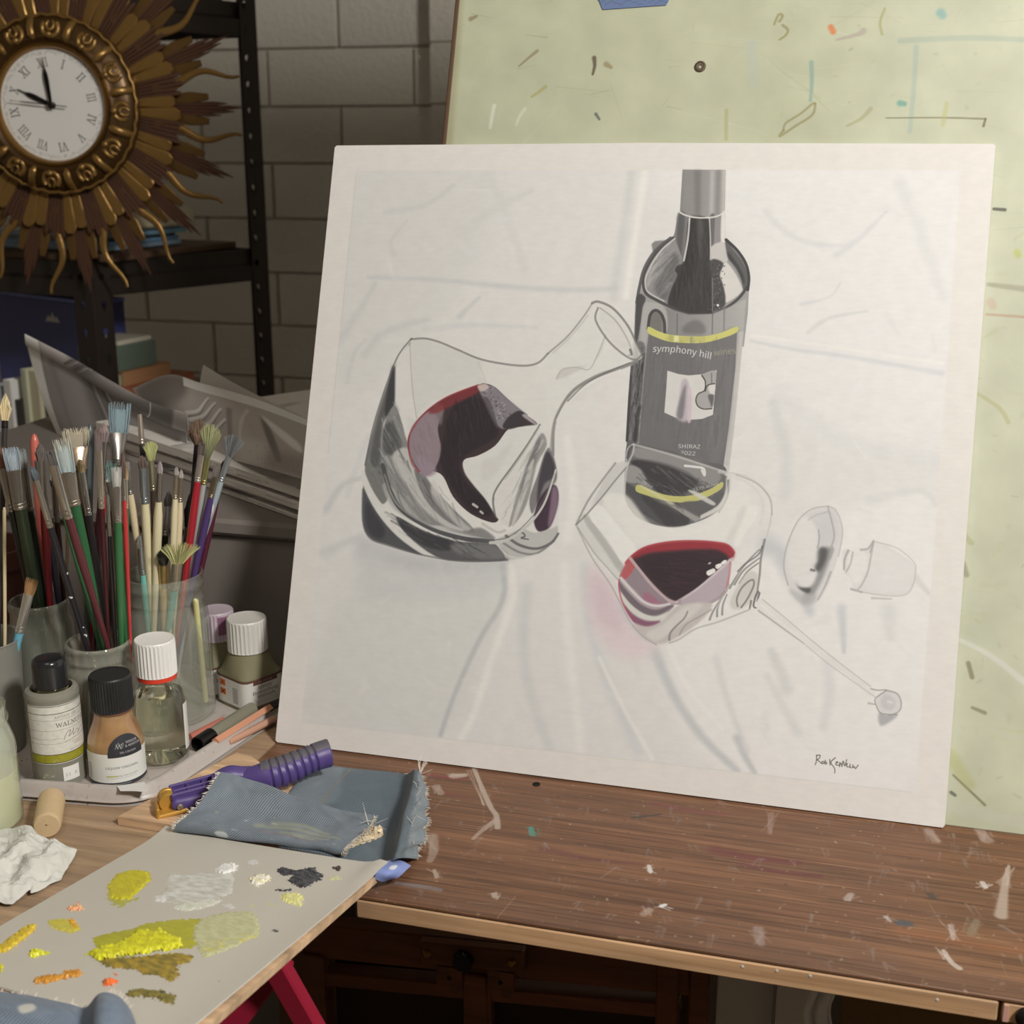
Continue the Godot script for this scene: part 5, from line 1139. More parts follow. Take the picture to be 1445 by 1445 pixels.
func left_table_things() -> void:
	var wood := wood_canvas(1024, 1024, alb(158, 130, 102), alb(130, 102, 78), alb(176, 148, 118), 41, 260)
	var rng := RandomNumberGenerator.new()
	rng.seed = 42
	for k in 90:
		var x := rng.randf() * 1024; var y := rng.randf() * 1024
		wood.stroke([x, y, x + rng.randf_range(-70, 70), y + rng.randf_range(-10, 10)], rng.randf_range(6, 40), 6, [alb(124, 90, 68), alb(180, 158, 138), alb(134, 104, 84)][rng.randi() % 3], rng.randf_range(0.1, 0.35), 0.0)
	for k in 160:
		var x := rng.randf() * 1024; var y := rng.randf() * 1024
		wood.stroke([x, y, x + rng.randf_range(-8, 14), y + rng.randf_range(-4, 4)], rng.randf_range(1.5, 6), 2, [alb(214, 204, 192), alb(198, 180, 160), alb(150, 80, 70), alb(96, 74, 60)][rng.randi() % 4], rng.randf_range(0.2, 0.7), 0.4)
	var wm := tmat(wood.tex(), 0.6)
	var t := thing("side_table", "worn tan wooden side table holding the tray, jars and palette", "table")
	var g := Geo.new()
	g.prism(PackedVector2Array([Vector2(-1.0, -0.149), Vector2(-0.001, -0.149), Vector2(-0.001, 0.2215), Vector2(0.035, 0.2215), Vector2(0.035, 0.62), Vector2(-1.0, 0.62)]), 0.0, 0.018)
	for k in g.v.size():
		var q := g.v[k]
		g.v[k] = Vector3(q.x, q.z - 0.018, q.y)
		g.u[k] = Vector2(g.v[k].x / 0.55 + 0.9, g.v[k].z / 0.55 + 0.3)
	for k in range(0, g.ix.size(), 3):
		var s := g.ix[k + 1]; g.ix[k + 1] = g.ix[k + 2]; g.ix[k + 2] = s
	part("top", g.mesh(20.0), wm, t)
	for q in [Vector2(-0.95, -0.11), Vector2(-0.95, 0.58), Vector2(-0.02, 0.58), Vector2(-0.04, -0.11)]:
		part("leg", box_mesh(Vector3(0.04, 0.832, 0.04), 0.003), mat(alb(110, 80, 56), 0.7), t, Vector3(q.x, -0.434, q.y))

	# the plastic tray
	var outline := rounded([Vector2(-0.0526, 0.1425), Vector2(-0.012, -0.118), Vector2(-0.4, -0.128), Vector2(-0.42, 0.186)], [0.034, 0.03, 0.03, 0.03])
	var tr := thing("tray", "shallow dirty white plastic tray with rolled rim holding the jars and bottles", "tray", Vector3(0, 0.0003, 0))
	var cvt := Cv.new(512, 512, alb(176, 164, 154))
	for k in 150:
		var x := rng.randf() * 512; var y := rng.randf() * 512
		cvt.stroke([x, y, x + rng.randf_range(-26, 26), y + rng.randf_range(-14, 14)], rng.randf_range(3, 26), 3, [alb(206, 196, 188), alb(150, 136, 126), alb(130, 118, 112), alb(190, 170, 158)][rng.randi() % 4], rng.randf_range(0.15, 0.5), 0.1)
	for k in 40:
		var x := rng.randf() * 512; var y := rng.randf() * 512
		cvt.stroke([x, y, x + rng.randf_range(-6, 6), y + rng.randf_range(-6, 6)], rng.randf_range(2, 7), 2, alb(60, 50, 48), rng.randf_range(0.4, 0.9), 0.5)
	var tm := tmat(cvt.tex(), 0.35)
	tm.uv1_triplanar = true
	tm.uv1_scale = Vector3.ONE * 6.0
	var tg := Geo.new()
	ring_solid(tg, outline, [[-0.004, 0.0], [0.0, 0.0006], [0.003, 0.009], [0.0062, 0.0118], [0.0072, 0.0138], [0.006, 0.0154], [0.003, 0.0158], [0.0, 0.0142], [-0.002, 0.007], [-0.005, 0.0042]], true)
	part("pan", tg.mesh(50.0), tm, tr)
	var chip := Geo.new()
	chip.sheet(6, 4, patch([[Vector3(-0.0783, 0.0163, 0.1428), Vector3(-0.0687, 0.0163, 0.1362), Vector3(-0.0597, 0.0163, 0.1297)], [Vector3(-0.0703, 0.0166, 0.1504), Vector3(-0.0587, 0.0166, 0.1472), Vector3(-0.047, 0.0166, 0.1465)]]), 0.0003)
	part("paint_chip", chip.mesh(60.0), mat(alb(214, 206, 198), 0.6), tr)

	# jars for the brushes
	var dirt := alb(150, 140, 126)
	jar("glass_jar", "large clear glass jar with wide neck holding cream and red brushes", Vector3(-0.1219, 0.0045, -0.0282), [Vector2(0.039, 0.001), Vector2(0.041, 0.004), Vector2(0.041, 0.092), Vector2(0.0402, 0.103), Vector2(0.0372, 0.113), Vector2(0.0362, 0.118), Vector2(0.0374, 0.1195), Vector2(0.0374, 0.121), Vector2(0.0362, 0.123), Vector2(0.0362, 0.131), Vector2(0.0378, 0.133), Vector2(0.0378, 0.136), Vector2(0.0366, 0.138), Vector2(0.037, 0.1436), Vector2(0.0372, 0.1446)], [dirt, 0.13, 0.004, 0.118])
	jar("glass_jar", "cloudy glass jar in the middle with green and maroon brushes, behind the amber bottle", Vector3(-0.142, 0.0045, 0.0568), [Vector2(0.0295, 0.001), Vector2(0.0315, 0.004), Vector2(0.0315, 0.078), Vector2(0.0305, 0.083), Vector2(0.0285, 0.086), Vector2(0.0285, 0.089), Vector2(0.0297, 0.09), Vector2(0.0297, 0.092), Vector2(0.0287, 0.094), Vector2(0.0287, 0.1), Vector2(0.0297, 0.1015), Vector2(0.0297, 0.104), Vector2(0.0289, 0.1052)], [alb(160, 148, 132), 0.42, 0.004, 0.1052])
	jar("glass_jar", "paint smeared glass jar at the back left stuffed with dark handled brushes", Vector3(-0.226, 0.0045, 0.0216), [Vector2(0.028, 0.001), Vector2(0.03, 0.004), Vector2(0.03, 0.098), Vector2(0.029, 0.104), Vector2(0.0272, 0.108), Vector2(0.0272, 0.116), Vector2(0.0282, 0.118), Vector2(0.0282, 0.123), Vector2(0.0274, 0.1245)], [alb(104, 98, 88), 0.5, 0.004, 0.1245])
	var cup := thing("plastic_cup", "grey translucent plastic cup at the left edge of the tray", "cup", Vector3(-0.2427, 0.0045, 0.0861))
	part("wall", lathe_mesh([Vector2(0, 0.0), Vector2(0.028, 0.0), Vector2(0.0285, 0.002), Vector2(0.0335, 0.106), Vector2(0.035, 0.1075), Vector2(0.0348, 0.109), Vector2(0.0326, 0.107), Vector2(0.0276, 0.004), Vector2(0, 0.004)], 48, null, 50.0), film(alb(150, 144, 132), 0.72), cup)
	var pot := thing("terracotta_pot", "reddish brown clay pot behind the plastic cup", "pot", Vector3(-0.332, 0.0045, -0.0447))
	part("body", lathe_mesh([Vector2(0, 0), Vector2(0.034, 0), Vector2(0.042, 0.13), Vector2(0.045, 0.131), Vector2(0.0455, 0.15), Vector2(0.0405, 0.15), Vector2(0.0395, 0.13), Vector2(0.032, 0.006), Vector2(0, 0.006)], 40), mat(alb(84, 46, 36), 0.8), pot)

	walnut_bottle()
	liquin_bottle()
	clear_bottle()
	varnish_bottles()
	cloudy_jar()

	# things lying in the tray
	var st := thing("wooden_stick", "reddish square wooden stick lying in the tray, uppermost", "stick")
	part("shaft", tube_mesh([Vector3(-0.0397, 0.016, 0.0404), Vector3(-0.024, 0.0165, -0.0408)], [0.0046, 0.0046], 4, 0.8), mat(alb(196, 136, 106), 0.6), st)
	part("tip", tube_mesh([Vector3(-0.024, 0.0165, -0.0408), Vector3(-0.0198, 0.0165, -0.0559)], [0.0044, 0.0036], 10), mat(alb(50, 44, 42), 0.5), st)
	var st2 := thing("wooden_stick", "thin pinkish wooden stick lying lowest along the tray's right rim", "stick")
	part("shaft", tube_mesh([Vector3(-0.0348, 0.0085, 0.0259), Vector3(-0.0166, 0.0085, -0.0339)], [0.0036, 0.0036], 8), mat(alb(186, 140, 116), 0.6), st2)
	var pc := thing("pencil", "thin red pencil lying behind the black tube in the tray", "pencil")
	part("shaft", tube_mesh([Vector3(-0.0757, 0.0078, 0.0232), Vector3(-0.0627, 0.0078, -0.0194)], [0.0034, 0.0034], 6), mat(alb(186, 110, 92), 0.5), pc)
	var tb := thing("tube", "grey tube with an open black end lying in the tray", "tube")
	var ta := Vector3(-0.0555, 0.0125, 0.0449)
	var tz := Vector3(-0.0432, 0.0125, -0.0412)
	part("barrel", tube_mesh([ta.lerp(tz, 0.2), ta.lerp(tz, 0.42), tz], [0.0068, 0.0072, 0.0066], 20), mat(alb(128, 122, 104), 0.3), tb)
	var cg := Geo.new()
	var ax := (tz - ta).normalized()
	cg.t = Transform3D(Basis(Quaternion(Vector3.UP, ax)), ta)
	cg.lathe([Vector2(0.0058, 0.008), Vector2(0.0058, 0.0), Vector2(0.0074, 0.0), Vector2(0.0078, 0.001), Vector2(0.0078, 0.0205), Vector2(0.0066, 0.0215)], 24)
	cg.lathe([Vector2(0.006, 0.007), Vector2(0.0, 0.007)], 24)
	part("cap", cg.mesh(), mat(Color(0.03, 0.03, 0.03), 0.35), tb)

	# cork
	var ck := thing("cork", "wine cork lying on the table in front of the tray", "cork")
	var kg := Geo.new()
	var k0 := Vector3(-0.1017, 0.0112, 0.2096)
	var k1 := Vector3(-0.1246, 0.0112, 0.1691)
	kg.t = Transform3D(Basis(Quaternion(Vector3.UP, (k1 - k0).normalized())), k0)
	var kl := (k1 - k0).length()
	kg.lathe([Vector2(0, 0), Vector2(0.0098, 0), Vector2(0.0108, 0.001), Vector2(0.0112, 0.004), Vector2(0.0112, kl - 0.003), Vector2(0.0106, kl), Vector2(0, kl)], 28)
	var kc := Cv.new(256, 256, alb(196, 166, 126))
	for k in 130:
		var x := rng.randf() * 256; var y := rng.randf() * 256
		kc.stroke([x, y, x + rng.randf_range(-8, 8), y + rng.randf_range(-8, 8)], rng.randf_range(1.5, 5), 1.5, [alb(150, 116, 80), alb(222, 198, 160), alb(126, 92, 62)][rng.randi() % 3], rng.randf_range(0.2, 0.6), 0.3)
	var km := tmat(kc.tex(), 0.85)
	km.uv1_triplanar = true
	km.uv1_scale = Vector3.ONE * 30.0
	part("body", kg.mesh(), km, ck)
	part("dent", tube_mesh(spline([Vector3(-0.1091, 0.008, 0.207), Vector3(-0.1021, 0.0125, 0.2098), Vector3(-0.1009, 0.0085, 0.2044)], 4), [0.0004, 0.0005, 0.0006, 0.0006, 0.0006, 0.0006, 0.0005, 0.0005, 0.0003], 6), mat(alb(120, 88, 60), 0.9), ck)

	# crumpled tissue
	var rows := [
		[Vector3(-0.1623, 0.004, 0.2297), Vector3(-0.1378, 0.008, 0.2208), Vector3(-0.1114, 0.016, 0.2212), Vector3(-0.104, 0.01, 0.2198), Vector3(-0.0964, 0.006, 0.222), Vector3(-0.0882, 0.003, 0.2212)],
		[Vector3(-0.1348, 0.008, 0.2685), Vector3(-0.1128, 0.012, 0.2597), Vector3(-0.0959, 0.018, 0.2503), Vector3(-0.0923, 0.012, 0.2363), Vector3(-0.0738, 0.013, 0.2352), Vector3(-0.0662, 0.005, 0.2277)],
		[Vector3(-0.1227, 0.007, 0.2877), Vector3(-0.0968, 0.013, 0.2846), Vector3(-0.0939, 0.009, 0.26), Vector3(-0.0769, 0.016, 0.2633), Vector3(-0.068, 0.01, 0.2481), Vector3(-0.0629, 0.003, 0.2321)],
		[Vector3(-0.1065, 0.006, 0.3059), Vector3(-0.0867, 0.009, 0.2974), Vector3(-0.0795, 0.007, 0.284), Vector3(-0.0677, 0.009, 0.2759), Vector3(-0.063, 0.005, 0.2636), Vector3(-0.0563, 0.002, 0.2556)],
		[Vector3(-0.0945, 0.003, 0.319), Vector3(-0.0792, 0.004, 0.3068), Vector3(-0.0671, 0.003, 0.3037), Vector3(-0.0653, 0.004, 0.2871), Vector3(-0.061, 0.003, 0.2883), Vector3(-0.0541, 0.002, 0.2644)]]
	var nz := FastNoiseLite.new()
	nz.seed = 3
	nz.frequency = 24.0
	nz.fractal_type = FastNoiseLite.FRACTAL_RIDGED
	nz.fractal_octaves = 3
	var f := patch(rows)
	var tg2 := Geo.new()
	tg2.sheet(54, 46, func(a: float, b: float) -> Vector3:
		var p: Vector3 = f.call(a, b)
		var e := minf(minf(a, 1.0 - a), minf(b, 1.0 - b))
		var q := p + Vector3(nz.get_noise_2d(p.x + 3.0, p.z), 0, nz.get_noise_2d(p.x, p.z + 7.0)) * 0.002
		q.y = maxf(0.001, p.y + nz.get_noise_2d(p.x, p.z) * 0.0056 * minf(1.0, 0.35 + e * 6.0))
		return q, 0.0003)
	var tsm := mat(alb(214, 208, 196, 1.1), 0.9)
	tsm.backlight_enabled = true
	tsm.backlight = Color(0.3, 0.3, 0.28)
	single("tissue", tg2.mesh(18.0), tsm, "crumpled white tissue lying beside the cloudy jar", "tissue")

func walnut_bottle() -> void:
	var t := thing("oil_bottle", "slim oil bottle with dark cap, cream label and olive band", "bottle", Vector3(-0.1479, 0.0045, 0.1227))
	t.rotation.y = 0.633 + 0.12
	var H := 0.0835
	part("body", lathe_mesh([Vector2(0, 0.001), Vector2(0.0195, 0.0), Vector2(0.0218, 0.002), Vector2(0.022, 0.005), Vector2(0.022, 0.0795), Vector2(0.0226, 0.081), Vector2(0.0226, 0.0838), Vector2(0.0214, 0.0862), Vector2(0.0175, 0.088), Vector2(0.0145, 0.0895), Vector2(0, 0.0895)], 48), liquid(Color(0.84, 0.82, 0.7), 0.035), t)
	part("haze", lathe_mesh([Vector2(0.0221, 0.002), Vector2(0.0222, 0.005), Vector2(0.0222, 0.0795), Vector2(0.0228, 0.081), Vector2(0.0228, 0.0838), Vector2(0.0216, 0.0864), Vector2(0.0177, 0.0882)], 48), film(alb(190, 184, 166), 0.4), t)
	part("cap", lathe_mesh([Vector2(0.0142, 0.0885), Vector2(0.0146, 0.0895), Vector2(0.0146, 0.109), Vector2(0.0138, 0.1125), Vector2(0.012, 0.114), Vector2(0.0105, 0.113), Vector2(0, 0.112)], 36), mat(Color(0.17, 0.17, 0.18), 0.18), t)
	var c := Cv.new(520, 460, alb(214, 206, 194))
	var ink := alb(70, 62, 56)
	c.stroke([0, 8, 520, 8], 5, 5, ink, 0.9, 0.6)
	c.stroke([0, 66, 520, 66], 5, 5, ink, 0.9, 0.6)
	for y in [116, 196, 262, 300]: c.stroke([6, y, 250 if y > 200 else 514, y], 2.5, 2.5, alb(120, 110, 100), 0.8, 0.6)
	var fs := font("Droid Serif")
	c.text("ARTISTS' OIL", fs, 20, Vector2(210, 104), alb(110, 100, 92), 0.9, 0.0, 0.0, 1.0)
	c.text("WALNUT OIL", fs, 34, Vector2(214, 174), ink, 0.95, 0.0, 0.0, 1.0)
	c.stroke([262, 276, 290, 226, 318, 218, 300, 262, 330, 240, 344, 210, 338, 262, 372, 232, 392, 244, 376, 262, 420, 236, 470, 228], 4, 3, alb(84, 78, 72), 0.9, 0.5)
	c.stroke([256, 300, 330, 286, 420, 276, 500, 276], 3, 3, alb(84, 78, 72), 0.9, 0.5)
	c.stroke([330, 236, 350, 222], 10, 6, alb(204, 190, 120), 0.7, 0.2)
	for k in 3: c.stroke([320 + k * 9, 306 + k * 13, 420 - k * 6, 305 + k * 13], 5, 5, alb(150, 140, 130), 0.55, 0.3)
	c.text("Net 4 fl. oz.", fs, 15, Vector2(296, 374), alb(110, 100, 92), 0.85)
	c.poly([0, 386, 520, 386, 520, 452, 0, 452], alb(150, 142, 42), 1.0, 0, false)
	c.stroke([0, 386, 520, 386], 6, 6, ink, 0.95, 0.6)
	c.stroke([0, 452, 520, 452], 6, 6, ink, 0.95, 0.6)
	c.stroke([180, 440, 200, 424, 210, 446], 22, 10, alb(196, 186, 150), 0.5, 0.1)
	c.grain(0.02, 0.06, 4)
	part("label", label_mesh(0.0226, 0.0245, 0.0785, -72, 88), tmat(c.tex(), 0.5), t)
	var s := Cv.new(64, 64, alb(226, 220, 212))
	s.text("11", fs, 14, Vector2(8, 44), alb(140, 132, 126), 0.8)
	s.text("8", fs, 14, Vector2(44, 44), alb(140, 132, 126), 0.8)
	part("price_sticker", label_mesh(0.0227, 0.0075, 0.0205, 0, 38), tmat(s.tex(), 0.6), t)

func liquin_bottle() -> void:
	var t := thing("medium_bottle", "amber bottle with ribbed black cap and white label under a dark dome", "bottle", Vector3(-0.102, 0.0045, 0.1034))
	t.rotation.y = 0.5894
	var amber := mat(alb(190, 146, 104), 0.12)
	amber.clearcoat_enabled = true
	amber.clearcoat = 0.8
	amber.clearcoat_roughness = 0.05
	amber.subsurf_scatter_enabled = true
	amber.subsurf_scatter_strength = 0.4
	amber.albedo_texture = noise_tex(128, 0.02, Color(0.62, 0.48, 0.35), Color(0.76, 0.64, 0.5), 3, 5)
	amber.albedo_color = Color(0.98, 0.95, 0.9)
	part("body", lathe_mesh([Vector2(0, 0.001), Vector2(0.0215, 0.0), Vector2(0.0238, 0.002), Vector2(0.0243, 0.005), Vector2(0.0243, 0.03), Vector2(0.0239, 0.035), Vector2(0.0226, 0.0415), Vector2(0.0205, 0.0475), Vector2(0.0182, 0.053), Vector2(0.0168, 0.058), Vector2(0.0162, 0.063), Vector2(0.0162, 0.066), Vector2(0, 0.066)], 48), amber, t)
	part("collar", lathe_mesh([Vector2(0.0168, 0.0632), Vector2(0.0172, 0.064), Vector2(0.0172, 0.0652), Vector2(0.0165, 0.0658)], 32), mat(alb(120, 84, 64), 0.4), t)
	part("cap", cap_mesh(0.0182, 0.066, 0.0965, 44, 0.045), mat(Color(0.16, 0.165, 0.175), 0.45), t)
	var c := Cv.new(640, 420, alb(222, 216, 206))
	var ink := alb(52, 52, 56)
	var fs := font("Droid Sans")
	for k in 22:
		c.stroke([30, 150 + k * 10, 84, 150 + k * 10], [2.0, 4.0, 3.0, 5.0][k % 4], 3, alb(70, 64, 60), 0.85, 0.7)
	c.text("LIQUIN", fs, 27, Vector2(228, 196), ink, 0.95, 0.0, 0.0, 0.9)
	c.text("TM", fs, 9, Vector2(332, 180), ink, 0.9)
	c.text("ORIGINAL", fs, 27, Vector2(356, 196), ink, 0.95, 0.0, 0.0, 0.85)
	c.stroke([236, 292, 310, 292], 20, 20, alb(214, 206, 96), 0.9, 0.6)
	c.text("Speeds drying, improves flow", fs, 15, Vector2(228, 298), alb(90, 84, 80), 0.9, 0.0, 0.0, 0.95)
	c.stroke([228, 320, 470, 320], 7, 7, alb(150, 144, 138), 0.5, 0.3)
	c.poly([0, 376, 640, 376, 640, 420, 0, 420], ink, 1.0, 0, false)
	c.stroke([250, 399, 420, 399], 8, 8, alb(196, 190, 184), 0.7, 0.3)
	part("label", label_mesh(0.0246, 0.0015, 0.0315, -82, 80), tmat(c.tex(), 0.5), t)
	var d := Cv.new(300, 200, ink)
	d.text("W", font("Droid Serif"), 40, Vector2(66, 120), alb(190, 186, 180), 0.9)
	d.stroke([60, 120, 90, 70, 110, 124, 130, 76, 96, 96], 4, 3, alb(180, 176, 170), 0.8, 0.5)
	d.text("WINSOR", fs, 20, Vector2(150, 84), alb(206, 200, 194), 0.95, 0.0, 0.0, 1.0)
	d.text("& NEWTON", fs, 20, Vector2(142, 116), alb(206, 200, 194), 0.95, 0.0, 0.0, 1.0)
	d.text("OIL COLOUR", fs, 17, Vector2(96, 168), alb(216, 210, 204), 0.95, 0.0, 0.0, 1.0)
	var dome := Geo.new()
	dome.grid(24, 8, func(u: float, v: float) -> Vector3:
		var a := deg_to_rad(lerpf(-18, 58, u))
		var top := 0.0315 + 0.0165 * sqrt(maxf(0.0, 1.0 - pow(u * 2.0 - 1.0, 2.0)))
		var y := lerpf(top, 0.0282, v)
		var r := 0.0248 if y < 0.032 else 0.0248 - (y - 0.032) * 0.075 - pow(maxf(0.0, y - 0.038), 1.0) * 0.16
		return Vector3(sin(a) * r, y, cos(a) * r))
	for k in range(0, dome.ix.size(), 3):
		var s := dome.ix[k + 1]; dome.ix[k + 1] = dome.ix[k + 2]; dome.ix[k + 2] = s
	for k in dome.v.size(): dome.u[k] = Vector2(dome.u[k].x, (0.048 - dome.v[k].y) / 0.0198)
	part("dome_label", dome.mesh(70.0), tmat(d.tex(), 0.45), t)

func clear_bottle() -> void:
	var t := thing("medium_bottle", "clear bottle of pale liquid with ribbed white cap and red ring", "bottle", Vector3(-0.0806, 0.0045, 0.0633))
	t.rotation.y = 0.554
	var pr := [Vector2(0, 0.0015), Vector2(0.0205, 0.0), Vector2(0.023, 0.002), Vector2(0.0235, 0.005), Vector2(0.0235, 0.052), Vector2(0.0232, 0.058), Vector2(0.0222, 0.064), Vector2(0.0202, 0.07), Vector2(0.0178, 0.0755), Vector2(0.0162, 0.079), Vector2(0.0158, 0.082)]
	part("glass_wall", lathe_mesh(pr, 56, null, 60.0), glass(Color(0.9, 0.93, 0.88), 0.03), t)
	part("liquid", lathe_mesh([Vector2(0, 0.004), Vector2(0.0205, 0.004), Vector2(0.0222, 0.006), Vector2(0.0224, 0.052), Vector2(0.022, 0.058), Vector2(0.0211, 0.0635), Vector2(0.0204, 0.066), Vector2(0, 0.066)], 56, null, 50.0), liquid(Color(0.95, 0.95, 0.86), 0.034), t)
	part("ring", lathe_mesh([Vector2(0.0158, 0.0795), Vector2(0.0174, 0.0798), Vector2(0.0176, 0.0822), Vector2(0.0172, 0.0838), Vector2(0.0158, 0.084)], 40), mat(alb(216, 62, 40), 0.4), t)
	part("cap", cap_mesh(0.0181, 0.0842, 0.1165, 32, 0.05), mat(alb(232, 226, 218), 0.4), t)
	var c := Cv.new(120, 420, alb(222, 216, 206))
	for k in 16: c.stroke([18, 30 + k * 24, 40 + (k * 37) % 60, 30 + k * 24], 5, 5, alb(170, 162, 152), 0.7, 0.4)
	part("label", label_mesh(0.0237, 0.012, 0.056, 58, 112), tmat(c.tex(), 0.5), t)

func varnish_bottles() -> void:
	var boxy := func(th: float, i: int) -> float:
		if i > 5: return 1.0
		var c := absf(cos(th)); var s := absf(sin(th))
		var f := 1.0 / pow(pow(c, 7.0) + pow(s, 7.0), 1.0 / 7.0)
		return lerpf(f, 1.0, 0.55 if i == 5 else 0.0)
	for k in 2:
		var t := thing("varnish_bottle", ["square varnish bottle with ribbed white cap and angled white label", "varnish bottle with a pink stained cap, half hidden behind the square one"][k], "bottle", [Vector3(-0.0621, 0.0045, -0.0756), Vector3(-0.1052, 0.0045, -0.0951)][k])
		t.rotation.y = 0.4826 + deg_to_rad(36.0 if k == 0 else 24.0)
		var s := 1.0 if k == 0 else 0.86
		part("body", lathe_mesh([Vector2(0, 0.001), Vector2(0.0235 * s, 0.0), Vector2(0.0245 * s, 0.002), Vector2(0.0245 * s, 0.03), Vector2(0.0245 * s, 0.0335), Vector2(0.0236 * s, 0.038), Vector2(0.0212 * s, 0.049), Vector2(0.018 * s, 0.0555), Vector2(0, 0.0555)], 64, boxy, 35.0), film(alb(128, 120, 90), 0.86), t)
		part("cap", cap_mesh(0.0198 * s, 0.056, 0.0885 if k == 0 else 0.086, 30, 0.05), mat(alb(206, 198, 188) if k == 0 else alb(190, 170, 176), 0.4), t)
		if k == 1:
			part("stain", label_mesh(0.0178, 0.064, 0.083, -20, 50), film(alb(130, 60, 100), 0.6), t)
		# printed sleeve round two faces, its fold towards the viewer
		var c := Cv.new(700, 330, alb(206, 198, 188))
		var brown := alb(96, 62, 54)
		var fs := font("Droid Sans")
		c.poly([0, 0, 700, 0, 700, 26, 0, 26], brown, 1.0, 0, false)
		c.poly([420, 0, 660, 0, 660, 70, 420, 70], brown, 1.0, 0, false)
		c.text("OIL COLOUR", fs, 18, Vector2(470, 52), alb(190, 176, 166), 0.9)
		c.text("Artists'", font("Droid Serif"), 40, Vector2(452, 128), alb(50, 44, 42), 1.0, 0.0, 0.0, 0.9)
		c.text("Retouching", font("Droid Serif"), 40, Vector2(412, 182), alb(50, 44, 42), 1.0, 0.0, 0.0, 0.85)
		c.text("Varnish", font("Droid Serif"), 40, Vector2(450, 236), alb(50, 44, 42), 1.0, 0.0, 0.0, 0.9)
		for i in 3: c.stroke([440 + i * 6, 262 + i * 18, 640 - i * 20, 262 + i * 18], 7, 7, alb(150, 142, 134), 0.5, 0.3)
		for i in 2:
			c.poly([60, 50 + i * 110, 130, 50 + i * 110, 130, 130 + i * 110, 60, 130 + i * 110], alb(214, 110, 50), 1.0, 0, false)
		c.stroke([75, 180, 115, 222], 12, 12, alb(40, 30, 28), 1.0, 0.7)
		c.stroke([115, 180, 75, 222], 12, 12, alb(40, 30, 28), 1.0, 0.7)
		c.stroke([80, 112, 96, 72, 112, 112], 10, 10, alb(40, 30, 28), 1.0, 0.5)
		for i in 24: c.stroke([230, 110 + i * 8, 292, 110 + i * 8], [2.0, 5.0, 3.0, 4.0][i % 4], 3, alb(60, 54, 52), 0.85, 0.7)
		for i in 6: c.stroke([150, 70 + i * 40, 200, 70 + i * 40], 8, 8, alb(160, 150, 142), 0.6, 0.3)
		part("label", label_mesh(0.02475 * s, 0.004, 0.0325, -138, 42, boxy), tmat(c.tex(), 0.5), t)

func cloudy_jar() -> void:
	var t := thing("glass_jar", "glass jar half full of cloudy pale green thinner at the left edge", "jar", Vector3(-0.1663, 0, 0.2045))
	var pr := [Vector2(0, 0.0006), Vector2(0.029, 0.0), Vector2(0.0316, 0.002), Vector2(0.0323, 0.006), Vector2(0.0323, 0.05), Vector2(0.0318, 0.0625), Vector2(0.0323, 0.0645), Vector2(0.0316, 0.074), Vector2(0.0285, 0.085), Vector2(0.0268, 0.0905), Vector2(0.0272, 0.0915), Vector2(0.0286, 0.0935), Vector2(0.0286, 0.0958), Vector2(0.027, 0.098), Vector2(0.0272, 0.1045), Vector2(0.0276, 0.106), Vector2(0.0262, 0.1066), Vector2(0.0248, 0.104), Vector2(0.0248, 0.09)]
	part("glass_wall", lathe_mesh(pr, 56, null, 60.0), glass(Color(0.85, 0.88, 0.8), 0.12), t)
	part("dried_film", lathe_mesh([Vector2(0.031, 0.05), Vector2(0.0305, 0.0625), Vector2(0.0302, 0.074), Vector2(0.0272, 0.085), Vector2(0.0255, 0.0905), Vector2(0.0255, 0.104)], 48, null, 60.0), film(alb(206, 204, 184), 0.5), t)
	var m := mat(alb(198, 196, 160), 0.25)
	m.subsurf_scatter_enabled = true
	m.subsurf_scatter_strength = 0.3
	part("thinner", lathe_mesh([Vector2(0, 0.003), Vector2(0.0285, 0.003), Vector2(0.0308, 0.006), Vector2(0.031, 0.05), Vector2(0, 0.05)], 48, null, 50.0), m, t)

# ------------------------------------------------------------------ the brushes in the jars
var hair := RandomNumberGenerator.new()

func loft(g: Geo, ps: Array, rx: Array, rz: Array, side: Vector3, seg := 16) -> void:
	# elliptical rings along a straight or curved line; side is the wide direction
	var n0 := g.v.size()
	for i in ps.size():
		var d: Vector3 = (ps[mini(i + 1, ps.size() - 1)] - ps[maxi(i - 1, 0)]).normalized()
		var s := (side - d * side.dot(d)).normalized()
		var b := d.cross(s)
		for j in seg + 1:
			var th := TAU * j / seg
			g.p(ps[i] + s * (cos(th) * rx[i]) + b * (sin(th) * rz[i]), Vector2(float(j) / seg, float(i) / maxi(1, ps.size() - 1)))
	for i in ps.size() - 1:
		for j in seg:
			var a := n0 + i * (seg + 1) + j
			g.quad(a, a + 1, a + seg + 2, a + seg + 1)
	for e in 2:
		var i: int = 0 if e == 0 else ps.size() - 1
		var c := g.p(ps[i], Vector2(0.5, 0.5))
		for j in seg:
			var a := n0 + i * (seg + 1) + j
			if e == 0: g.tri(c, a + 1, a)
			else: g.tri(c, a, a + 1)

